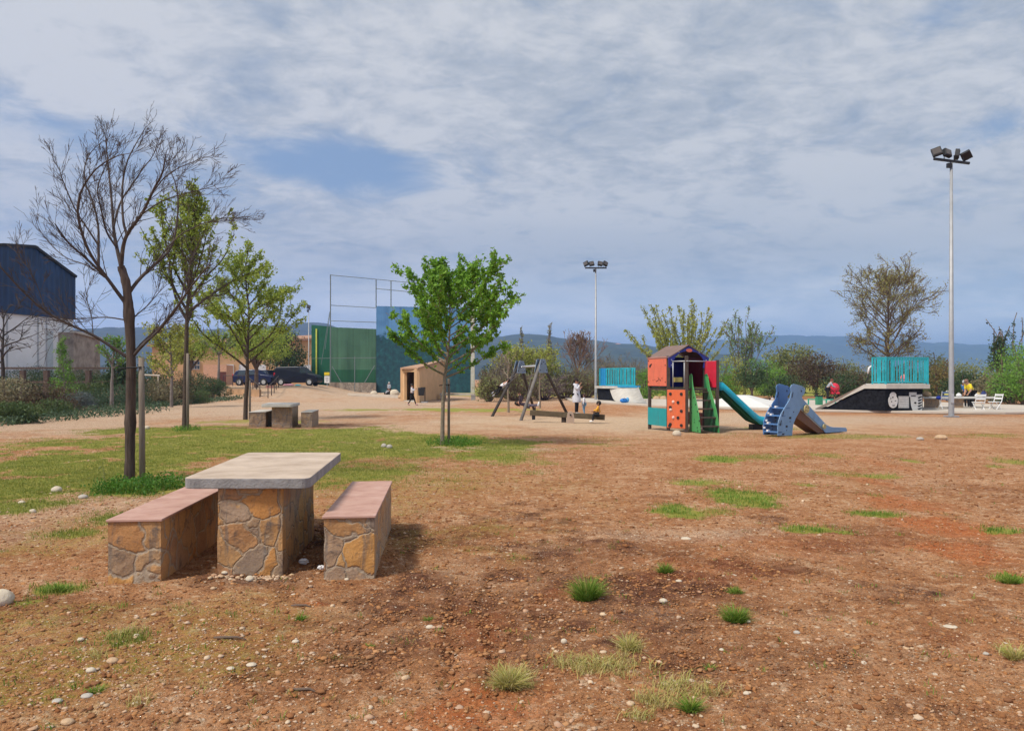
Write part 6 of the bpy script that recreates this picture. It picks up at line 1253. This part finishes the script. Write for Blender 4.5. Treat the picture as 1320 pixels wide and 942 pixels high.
# adult in long white coat
D = 33.7; person('adult in long white hooded coat standing with one hand raised to the mouth', (GX(743, D), D, gz(GX(743, D), D)), 1.60, R(-25), C_white, C_black, dict(elR=(.06, -.12, .68), wrR=(.11, -.05, .80), elL=(.03, .12, .66), wrL=(.10, .06, .72)), coat=mat('pale_coat', (.62, .63, .68), .8), hair=mat('very_dark_hair', (.022, .014, .014)), hairlen=.03, shoes=M_white, fat=1.08)
t = [o for o in C.objects if o.name.startswith('person')][-1]
MB().ball((-.09, 0, .815*1.6), .075, (.7, 1.3, .9), 12, 8).build('hood', mat('pale_coat', (0, 0, 0)), t, True, local=True)
D = 33.5; person('small child in white top and light blue jeans beside the long-coated adult', (GX(753, D), D, gz(GX(753, D), D)), .90, R(160), C_white, C_jean, dict(knL=(.03, .05, .28), anL=(-.03, .055, .05), wrR=(.10, -.10, .66), elR=(.05, -.12, .68)), hair=H_brown, hairlen=.12, head=1.35, fat=1.15)
# toddler on the seesaw
D = 26.9; x = GX(771.5, D); sit = dict(knL=(.20, .09, .50), anL=(.22, .12, .26), toL=(.32, .12, .24), knR=(.20, -.09, .50), anR=(.22, -.12, .26), toR=(.32, -.12, .24), wrL=(.2, .05, .66), elL=(.09, .12, .66), wrR=(-.20, -.06, .62), elR=(-.07, -.12, .66), hipL=(.03, .05, .51), hipR=(.03, -.05, .51))
sit.update(elR=(.08, -.12, .66), wrR=(.19, -.05, .62)); person('toddler in mustard yellow jersey and black trousers sitting on the seesaw', (x, D-.01, .27-.47*.92), .92, R(175), C_yel, C_black, sit, head=1.42, fat=1.15, shoes=M_white)
# flying child in white, prone on the swing
D = 33.3; H = 1.15; legs = dict(knL=(-.10, .05, .40), anL=(-.28, .05, .36), toL=(-.34, .05, .30), knR=(-.04, -.05, .34), anR=(-.22, -.05, .26), toR=(-.28, -.05, .20))
ov = rotp(UPP, 'pelvis', 50, dict(wrL=(.03, .16, .90), elL=(.08, .15, .76), wrR=(.03, -.16, .90), elR=(.08, -.15, .76))); ov.update(legs)
person('child in white top and black trousers swinging high, leaning forward', (seat1.x, seat1.y, seat1.z-.525*H+.09), H, R(-15), C_white, C_black, ov, head=1.15, fat=1.1, shoes=C_grey)
# reclining child with long dark hair
H = 1.15; legs = dict(knL=(.20, .05, .53), anL=(.40, .05, .56), toL=(.42, .05, .64), knR=(.20, -.05, .51), anR=(.41, -.05, .52), toR=(.43, -.05, .60))
ov = rotp(UPP, 'pelvis', -78, dict(wrL=(.30, .13, .88), elL=(.18, .13, .78), wrR=(.30, -.13, .88), elR=(.18, -.13, .78))); ov.update(legs)
person('child with long dark hair lying back on the lower swing', (seat2.x+.02, seat2.y, seat2.z-.525*H+.09), H, R(-15), C_dark, mat('grey_purple_leggings', (.10, .08, .11)), ov, hair=M_hair, hairlen=.14, head=1.15, shoes=M_white)
# walking girl
D = 45; H = 1.27; person('girl in white top and black leggings walking past the shed with raised hands', (GX(531, D), D, gz(GX(531, D), D)), H, R(-10), C_white, C_black, dict(knL=(.10, .05, .29), anL=(.17, .05, .05), toL=(.25, .05, .035), knR=(-.03, -.05, .28), anR=(-.17, -.05, .07), toR=(-.10, -.05, .02), elL=(.04, .12, .68), wrL=(.15, .06, .76), elR=(.06, -.12, .68), wrR=(.17, -.06, .74)), hair=M_hair, hairlen=.04, head=1.1, shoes=mat('pinkish_shoes', (.4, .2, .2)))
D = 66; person('figure in pale jacket standing in front of the blue wall', (GX(501.5, D), D, gz(GX(501.5, D), D)), 1.28, R(-120), C_grey, C_black, dict(wrL=(.14, .1, .55)), hair=mat('grey_hair', (.4, .4, .4)), head=1.1, fat=1.2)
H = 1.2; ov = dict(rotp(UPP, 'pelvis', 55)); sh_v = lambda v: (v[0], v[1], v[2]-.25); ov = {k: sh_v(v) for k, v in ov.items()}; ov.update(pelvis=(0, 0, .275), hipL=(0, .05, .26), hipR=(0, -.05, .26), knL=(.2, .07, .3), knR=(.2, -.07, .3), anL=(.05, .06, .045), anR=(.05, -.06, .045), toL=(.13, .07, .02), toR=(.13, -.07, .02))
D = 65; person('figure in grey crouching beside the standing one in front of the blue wall', (GX(497, D), D, gz(GX(497, D), D)), H, R(10), C_grey, C_black, ov, hair=H_brown, fat=1.25, head=1.1)
# right side people
D = 50; ov = rotp(UPP, 'pelvis', 28, dict(wrL=(.24, .10, .74), elL=(.13, .12, .70), wrR=(.24, -.10, .74), elR=(.13, -.12, .70)))
person('person in grey top leaning over a red pushchair beside the ramp', (GX(1066.5, D), D, SZ), 1.52, R(-8), C_grey, C_black, ov, hair=mat('reddish_hair', (.16, .05, .03)), fat=1.1)
pc = thing('pushchair', 'red hooded pushchair by the dark bushes', 'pushchair', (GX(1075, 50), 50, SZ)); px_ = GX(1075, 50)
MB().ball((px_+.02, 50, .95), .34, (1, .75, .95), 14, 10).build('hood', C_red, pc, True); MB().box((px_+.05, 50, .62), (.5, .42, .14)).build('seat', C_red, pc, bevel=.03)
for a_ in (-1, 1):
    MB().tube([(px_-.42, 50+a_*.22, 1.02), (px_+.3, 50+a_*.22, .25)], .018, 6).build('frame', M_black, pc); MB().tube([(px_+.3, 50+a_*.22-.03, .24), (px_+.3, 50+a_*.22+.03, .24)], .13, 14).build('wheel', M_tyre, pc); MB().tube([(px_-.2, 50+a_*.22-.03, .24), (px_-.2, 50+a_*.22+.03, .24)], .13, 14).build('wheel', M_tyre, pc); MB().tube([(px_-.2, 50+a_*.22, .24), (px_+.1, 50+a_*.22, .8)], .018, 6).build('strut', M_black, pc)
D = 39.6; ov = rotp(UPP, 'pelvis', 32, dict(wrL=(.17, .08, .60), elL=(.08, .12, .66), wrR=(.17, -.08, .60), elR=(.08, -.12, .66)))
person('person in bright yellow shirt bending over the long table', (GX(1253, D)-.0, D, gz(GX(1253, D), D)), 1.62, R(190), C_ysh, C_black, ov, sleeves=False, hair=mat('shaved_dark', (.20, .11, .08)), fat=1.2)
D = 40.2; ov = rotp(UPP, 'pelvis', 22, dict(wrL=(.17, .08, .62), elL=(.08, .12, .66)))
person('person in mid blue shirt behind the yellow-shirted one at the long table', (GX(1246.5, D), D, gz(GX(1246.5, D), D)), 1.52, R(205), C_blue, C_black, ov, sleeves=False, hair=mat('grey_hair', (.4, .4, .4)), fat=1.1)
D = 37.2; sitg = dict(sit); person('child in pink sitting on the railed deck of the large ramp', (GX(1165, D), D, zp-.40), 1.0, R(200), mat('pink_top', (.60, .16, .18), .8), C_grey, sit, head=1.2, hair=H_brown)
# ------------------------------------------------------------------ stones, grass, litter
def gzf(x, y): return float(ground_z(x, y, True))
stc = [mat('pale_limestone', (.55, .47, .36), .9, .2, 6, .4, 30), mat('grey_stone', (.42, .38, .33), .9, .2, 6, .4, 30), mat('tan_stone', (.48, .33, .20), .9, .2, 6, .4, 30)]
def stone(px, py, wpx, label, k=0, flat=.55, D=None, name='loose_stone', z0=None):
    D = D or gd(py); x = GX(px, D); r = wpx/F*D/2; z = gzf(x, D) if z0 is None else z0
    o = MB().ball((x, D, z+r*flat*.55), r, (1, .85, flat), 14, 9, .09).build(name, stc[k], None, True, loc=(x, D, z)); tag(o, label, 'stone'); s = o.modifiers.new('s', 'SUBSURF'); s.levels = s.render_levels = 1
for a in ((3, 778, 30, 'large pale boulder cut by the left edge of the photo', 0, .85), (872.5, 561, 12, 'round white boulder in the sand in front of the play house', 0, .8), (727, 826, 9, 'small white egg-like stone in the damp soil, lower middle', 0, .8), (554, 809, 11, 'chipped white stone left of the small green sprig, lower middle', 0, .5), (855, 776, 11, 'white stone right of the tall grass tuft', 0, .6),
          (104, 827, 9, 'pale flat stone in the mossy soil, lower left', 0), (117, 864, 13, 'white stone in the mossy soil, lower left', 0), (145, 853, 16, 'larger tan-white stone in the mossy soil, lower left', 2), (324, 857, 14, 'white flat stone on the moss patch', 0, .35), (297, 863, 11, 'cream stone left of the flat one on the moss patch', 0, .4), (74, 905, 14, 'grey elongated stone near the lower left', 1, .4), (87, 929, 18, 'tan stone at the bottom left', 2, .5), (112, 898, 16, 'grey-white stone at the lower left between moss tufts', 1, .4), (176, 818, 9, 'small pale stone on the mossy soil', 0),
          (381, 825, 10, 'white stone in line with the small twig', 0), (290, 741, 10, 'beige pebble at the left corner of the table pedestal', 0), (322, 748, 12, 'beige pebble at the middle of the table pedestal foot', 0, .7), (275, 760, 8, 'small tan pebble in front of the table', 2), (447, 747, 7, 'white chip at the foot of the right bench', 0), (964, 802, 8, 'white pebble beside the second dark grass tuft', 0), (1027, 817, 9, 'grey stone on the damp ground, right of the grass tufts', 1), (962, 895, 9, 'pale round stone near the bottom, right of the grass', 0), (930, 839, 7, 'small white stone above the yellowish grass', 0),
          (875, 750, 9, 'flat pale stone upper right of the tall grass tuft', 0, .4), (1271, 843, 8, 'grey stone near the right side tyre rut', 1), (1225, 807, 18, 'flat cream stone slab at the right side', 0, .12), (884, 694, 14, 'flat white stone below the long grass patch', 0, .3), (73, 635, 14, 'white stone in the pebbly patch at left', 0, .7), (42, 661, 9, 'white stone on the pebbles at the left edge', 0, .7), (189, 555, 8, 'white stone on the gravel between the trunks', 0, .7), (28, 650, 9, 'cream stone, left pebbly patch', 0, .6), (107, 644, 12, 'grey-white stone near the clover clump', 1, .6),
          (233, 620.5, 7, 'white stone touching the left end of the table slab in view', 0, .7), (1186, 567, 10, 'grey rock on the sand right of the climbing slide', 1, .5), (1213, 566, 16, 'brownish rock on the sand right of the climbing slide', 2, .5), (495, 577, 8, 'round grey stone in the pebble strip by the young tree', 1, .8), (502, 578, 8, 'second round grey stone in the pebble strip by the young tree', 1, .8)):
    stone(*a[:4], *(a[4:5]), **({'flat': a[5]} if len(a) > 5 else {}))
for px, w_, lab, D, k in ((508, 15, 'white boulder right of the figures in front of the blue wall', 68, 0), (482, 10, 'white rock left of the figures in front of the blue wall', 72, 0), (517, 9, 'tan rock beside the shed corner', 60, 2)): stone(px, 0, w_, lab, k, .75, D, 'boulder')
for px, lab in ((846, 'pale boulder under the play house, left'), (855, 'pale boulder under the play house, right')): stone(px, 0, 10, lab, 2, .75, 55, 'boulder')
# grass blades
def blades(px_, py_, n, hmin, hmax, wdt, rg, spread=.5):
    a = rg.uniform(0, 2*math.pi, n); h = rg.uniform(hmin, hmax, n); lean = rg.uniform(.1, spread, n)*h; z = ground_z(px_, py_)-.004
    dx, dy = np.cos(a), np.sin(a); w_ = wdt*rg.uniform(.6, 1.3, n)
    b1 = np.stack([px_-dy*w_/2, py_+dx*w_/2, z], 1); b2 = np.stack([px_+dy*w_/2, py_-dx*w_/2, z], 1)
    m1 = np.stack([px_+dx*lean*.35-dy*w_*.4, py_+dy*lean*.35+dx*w_*.4, z+h*.6], 1); m2 = np.stack([px_+dx*lean*.35+dy*w_*.4, py_+dy*lean*.35-dx*w_*.4, z+h*.6], 1)
    tp_ = np.stack([px_+dx*lean, py_+dy*lean, z+h*rg.uniform(.8, 1, n)], 1); tq = tp_+np.stack([dy*w_*.08, -dx*w_*.08, 0*h], 1)
    V = np.stack([b1, b2, m2, m1, tp_, tq], 1).reshape(-1, 3); i = np.arange(n)[:, None]*6
    return V, np.concatenate([i+np.array([[0, 1, 2, 3]]), i+np.array([[3, 2, 5, 4]])], 0)
G_lawn = leafmat('grass_lawn_blades', [(.17, .21, .03), (.25, .30, .05), (.40, .38, .11), (.20, .26, .035)], .3); G_lush = leafmat('grass_lush_blades', [(.05, .15, .015), (.09, .24, .025), (.15, .32, .04)], .3); G_tuft = leafmat('grass_dark_tuft', [(.09, .19, .02), (.15, .28, .03), (.24, .36, .05), (.42, .38, .10)], .3); G_dry = leafmat('grass_dry_blades', [(.60, .46, .17), (.40, .42, .09), (.62, .50, .26), (.28, .38, .06)], .35)
rg = np.random.default_rng(99)
def scatter(n, D0, D1, x0=None, x1=None):
    y = np.exp(rg.uniform(math.log(D0), math.log(D1), n)); x = rg.uniform(-.72, .72, n)*y; return x, y
x, y = scatter(1500000, 4, 26); mk_ = masks(x, y); keep = rg.random(len(x)) < mk_[0]**1.3*.68*np.clip((y/9)**.3, .5, 1.4); x, y = x[keep], y[keep]
lush = blobs(x, y, GRASS_LUSH, .25, 1.4, 52) > .5; patch = blobs(x, y, GRASS_PATCH, .4, 1.7, 53) > .5; print('blades', len(x), lush.sum(), patch.sum())
ord_ = ~lush & ~patch; hs_ = .018
V, Fc = blades(x[ord_], y[ord_], ord_.sum(), .015, .045, .006, rg, .9); tag(obj('lawn_grass', mesh_np('lawn_grass', V, Fc, G_lawn)), 'thin worn lawn grass', kind='stuff')
pv_k = blobs(x[patch], y[patch], GRASS_PATCH, .9, 3.0, 67); kp = rg.random(patch.sum()) < pv_k**1.2; px_p, py_p = x[patch][kp], y[patch][kp]; V, Fc = blades(px_p, py_p, len(px_p), .012, .058, .0055, rg, 1.3); tag(obj('patch_grass', mesh_np('patch_grass', V, Fc, G_tuft)), 'scattered green grass patches on the bare earth', kind='stuff')
xl, yl = x[lush], y[lush]; xl = np.concatenate([xl+rg.normal(size=len(xl))*.03 for _ in range(2)]); yl = np.concatenate([yl+rg.normal(size=len(yl))*.03 for _ in range(2)])
lv = blobs(xl, yl, GRASS_LUSH, .9, 2.2, 66); kp = rg.random(len(xl)) < np.clip(lv*1.1-.15, 0, 1)*.62; xl, yl, lv = xl[kp], yl[kp], lv[kp]; zl = ground_z(xl, yl)+rg.uniform(.0, 1, len(xl))**1.6*(.04+.13*lv); vb, fb2 = blades(xl[::3], yl[::3], len(xl[::3]), .05, .17, .006, rg, .9); tag(obj('tree_foot_grass', mesh_np('tree_foot_grass', vb, fb2, G_tuft)), 'tall thin grass among the clover at the tree feet', kind='stuff')
V, Fc = leaves_np(np.stack([xl, yl, zl], 1), .034, rg, .6, -.3); tag(obj('clover', mesh_np('clover', V, Fc, G_lush)), 'lush green clover around the tree feet', kind='stuff')
x, y = scatter(330000, 3.3, 9); mk_ = masks(x, y); keep = rg.random(len(x)) < mk_[6]**1.3*.8; x, y = x[keep], y[keep]; V, Fc = blades(x, y, len(x), .015, .065, .0042, rg, 1.7); tag(obj('dry_grass', mesh_np('dry_grass', V, Fc, G_dry)), 'yellowing grass in the damp soil at the front', kind='stuff')
# sparse single sprigs
x, y = scatter(2600, 3.4, 18); k = 9; xs_ = np.repeat(x, k)+rg.normal(size=len(x)*k)*.02; ys_ = np.repeat(y, k)+rg.normal(size=len(x)*k)*.02; g_ = np.repeat(rg.random(len(x)) < .10+.5*masks(x, y)[4], k); V, Fc = blades(xs_[g_], ys_[g_], g_.sum(), .012, .045, .004, rg, 1.1); tag(obj('sprig_grass', mesh_np('sprig_grass', V, Fc, G_tuft)), 'tiny grass sprigs scattered on the earth', kind='stuff')
# distinct tufts
def tuft_blades(x0, y0, a, q, r, h, sp):
    n = len(a); fr = q/(r*.62); bx, by = x0+np.cos(a)*q*.75, y0+np.sin(a)*q*.6; z = ground_z(bx, by)-.004; hh = h*rg.uniform(.35, 1.05, n)*(1-.45*fr**2); aa = a+rg.normal(size=n)*.8; ln = (.20+1.25*fr*rg.uniform(.3, 1.5, n))*hh*sp*1.1
    w_ = .0050*rg.uniform(.5, 1.2, n); dx, dy = np.cos(aa), np.sin(aa); f = rg.uniform(0, 6.3, n); ux, uy = np.cos(f)*w_/2, np.sin(f)*w_/2; rows = []
    for k, (u, wk) in enumerate(((0, 1), (.45, .9), (.8, .6), (1, .08))):
        L = ln*u**1.6; zz2 = z+hh*(u-.28*u*u*np.minimum(1.5, ln/hh)); rows += [np.stack([bx+dx*L-ux*wk, by+dy*L-uy*wk, zz2], 1), np.stack([bx+dx*L+ux*wk, by+dy*L+uy*wk, zz2], 1)]
    V = np.stack(rows, 1).reshape(-1, 3); i = np.arange(n)[:, None]*8; return V, np.concatenate([i+np.array([[0, 1, 3, 2]]), i+np.array([[2, 3, 5, 4]]), i+np.array([[4, 5, 7, 6]])], 0)
for px, py, rpx, h, m_, lab, nb_, sp in ((757, 772, 29, .21, G_tuft, 'tallest dark green grass tuft alone in the middle foreground', 1500, .75), (948, 801, 26, .14, G_tuft, 'second dark green grass tuft, right of the tall one', 1000, .8), (857, 738, 17, .10, G_tuft, 'small green grass tuft upper right of the tall one', 500, .8), (948, 764, 17, .06, G_tuft, 'low small tuft just above the second dark tuft', 350, .9), (657, 885, 30, .14, G_dry, 'yellow-green grass tuft near the bottom middle', 900, 1.0), (890, 915, 15, .11, G_tuft, 'fresh green tuft at the lower end of the dry grass', 420, .9),
      (387, 800, 11, .06, G_tuft, 'tiny green tuft in front of the right stone bench', 200, .9), (1303, 750, 22, .10, G_tuft, 'green grass tuft at the right edge', 500, .8), (553, 798, 11, .05, G_tuft, 'tiny sprig above the chipped white stone', 130, .9), (1308, 850, 16, .13, G_dry, 'yellowish tuft at the lower right edge', 300, 1), (915, 862, 10, .05, G_tuft, 'tiny green sprig right of the dry grass', 120, .9), (810, 838, 16, .13, G_dry, 'pale grass tuft above the dry grass', 350, .9), (75, 762, 26, .09, G_tuft, 'green tuft at the left below the left bench level', 500, .9), (200, 748, 9, .09, G_tuft, 'small weed at the corner of the left bench', 120, .7), (477, 834, 11, .04, G_tuft, 'tiny sprig right of the white stone near the twig', 100, .9), (125, 893, 14, .06, G_tuft, 'weedy sprig among the lower left stones', 140, .9)):
    D = gd(py); x0 = GX(px, D); r_ = rpx/F*D; a = rg.uniform(0, 6.3, nb_); q_ = np.sqrt(rg.random(nb_))*r_*.62; bx1, by1 = x0+np.cos(a)*q_, D+np.sin(a)*q_*.8
    nb2 = int(nb_*.62); a2, q2 = a[:nb2], q_[:nb2]; V, Fc = tuft_blades(x0, D, a2, q2, r_, h, sp); o = obj('grass_tuft', mesh_np('grass_tuft', V-np.array([x0, D, 0]), Fc, m_)); o.location = (x0, D, 0); tag(o, lab, 'grass tuft')
# pebbles
PB = MB().ball((0, 0, 0), 1, n=6, m=5); pv0 = np.array(PB.v); tri = [];
for f in PB.f: tri.append(f if len(f) == 4 else (*f, f[0]))
def pebbles(name, x, y, s, m_, label):
    n = len(x); base = pv0[None]*(1+rg.uniform(-.34, .34, (n, len(pv0), 1))); sc3 = np.stack([s, s*rg.uniform(.55, .95, n), s*rg.uniform(.30, .6, n)], 1)[:, None, :]
    v = base*sc3; a = rg.uniform(0, 6.3, n)[:, None]; c_, s__ = np.cos(a), np.sin(a); X = v[..., 0]*c_-v[..., 1]*s__+x[:, None]; Y = v[..., 0]*s__+v[..., 1]*c_+y[:, None]; Z = v[..., 2]+(ground_z(x, y)+s*.12)[:, None]
    V = np.stack([X, Y, Z], -1).reshape(-1, 3); me = bpy.data.meshes.new(name); fs = [tuple(f) for f in PB.f]; k3 = np.array([f for f in fs if len(f) == 3]); k4 = np.array([f for f in fs if len(f) == 4]); off = (np.arange(n)*len(pv0))[:, None, None]
    F3 = (k3[None]+off).reshape(-1, 3); F4 = (k4[None]+off).reshape(-1, 4); me.vertices.add(len(V)); me.vertices.foreach_set('co', V.astype(np.float32).ravel()); tot = F3.size+F4.size; me.loops.add(tot); me.loops.foreach_set('vertex_index', np.concatenate([F3.ravel(), F4.ravel()]).astype(np.int32))
    np_ = len(F3)+len(F4); me.polygons.add(np_); lt = np.concatenate([np.full(len(F3), 3), np.full(len(F4), 4)]).astype(np.int32); me.polygons.foreach_set('loop_start', np.concatenate([[0], np.cumsum(lt)[:-1]]).astype(np.int32)); me.polygons.foreach_set('loop_total', lt); me.polygons.foreach_set('use_smooth', np.ones(np_, bool)); me.update(calc_edges=True); me.materials.append(m_)
    tag(obj(name, me), label, kind='stuff')
M_peb = mat('pebble_mix', (.5, .4, .3), .9, .15, 8, rnd=[(.58, .42, .28), (.46, .26, .15), (.66, .50, .34), (.52, .34, .19), (.40, .20, .11), (.50, .30, .18), (.62, .48, .34)], spec=.2)
M_clod = mat('soil_crumbs', (.2, .1, .06), .95, .2, 8, rnd=[(.30, .12, .045), (.43, .21, .085), (.20, .075, .028), (.52, .28, .13)], spec=.1)
x, y = scatter(60000, 3.3, 20); mk_ = masks(x, y); dn_ = .045+.55*mk_[5]+.22*mk_[4]+.5*blobs(x, y, [(110, 660, 190, 34, 1), (150, 870, 240, 60, .45)], .5, 1.0, 88)-.05*mk_[2]-.05*mk_[0]+.15*(fbm(x*.7, y*.7, 3, 90) > .58); keep = rg.random(len(x)) < dn_; x, y = x[keep], y[keep]
s = np.clip(rg.lognormal(math.log(.0052), .58, len(x)), .002, .024)*(1+.25*(y > 9)); pebbles('gravel', x, y, s, M_peb, 'loose pale pebbles strewn over the earth')
x, y = scatter(150000, 3.3, 17); mk_ = masks(x, y); keep = rg.random(len(x)) < .22+.6*mk_[2]-.5*mk_[0]; x, y = x[keep], y[keep]; s = np.clip(rg.lognormal(math.log(.0065), .5, len(x)), .002, .026)*(1+.3*(y > 8)); pebbles('soil_crumbs', x, y, s, M_clod, 'crumbs of damp red-brown earth')
n = 90; xx = rg.uniform(-2.35, -1.72, n); yy = 6.03-np.abs(rg.normal(size=n))*.07; pebbles('gravel', xx, yy, rg.uniform(.010, .026, n), M_peb, 'pebbles heaped at the foot of the near table pedestal')
# dead leaf scraps and straw
x, y = scatter(9000, 3.3, 14); keep = rg.random(len(x)) < .25+.6*(fbm(x*.8, y*.8, 3, 93) > .5); x, y = x[keep], y[keep]
V, Fc = leaves_np(np.stack([x, y, ground_z(x, y)+.004], 1), .020, rg, .35, 0, .7); zc_ = V[:, 2].reshape(-1, 4); zm_ = zc_.mean(1, keepdims=True); V[:, 2] = (zm_+(zc_-zm_)*.25).ravel(); tag(obj('leaf_litter', mesh_np('leaf_litter', V, Fc, mat('dead_leaf_scraps', (.2, .1, .05), .9, .2, 8, rnd=[(.10, .05, .025), (.30, .19, .09), (.16, .08, .04), (.42, .30, .17)]))), 'tiny dead leaf scraps and straw on the earth', kind='stuff')
# litter and twigs
for px, py, w_, lab, m_ in ((392, 727, 12, 'crumpled white paper between the table and the right bench', C_white), (414, 735, 10, 'crumpled white tissue against the right bench', C_white)):
    D = gd(py); xx = GX(px, D); o = MB().ball((xx, D, .025), w_/F*D/2, (1, .7, .55), 12, 8, .28).build('crumpled_paper', m_, None, False, loc=(xx, D, .005)); tag(o, lab, 'litter')
for px, py, dx, lab in ((296, 826, .10, 'dark twig lying on the earth in front of the table'), (392, 891, .06, 'short broken twig near the bottom left'), (782, 860, .02, 'thin pale straw standing in the dry grass'), (388, 784, .07, 'reddish clod and twig left of the tiny green tuft')):
    D = gd(py); xx = GX(px, D); z = gzf(xx, D)+.006; o = MB().tube([(xx-dx, D+.02, z), (xx-dx*.3, D, z+.008), (xx+dx*.4, D+.015, z+.004), (xx+dx, D-.01, z)], [.006, .008, .007, .003], 7).build('twig', M_twig, None, True, loc=(xx, D, z)); tag(o, lab, 'twig')
wd_ = thing('weed_stalk', 'tall thin weed stalk left of the foreground trunk', 'weed', (GX(135, 11.2), 11.2, 0)); xx = GX(135, 11.2); MB().tube([(xx, 11.2, -.02), (xx-.01, 11.2, .15), (xx-.03, 11.2, .34)], [.006, .005, .003], 6).build('stalk', L_olive, wd_); V, Fc = leaves_np(np.array([[0-.01*k, .0, .05+.035*k] for k in range(8)])+rg.normal(size=(8, 3))*.01, .05, rg, .3); obj('foliage', mesh_np('foliage', V, Fc, L_olive), wd_)
bpy.context.view_layer.update()
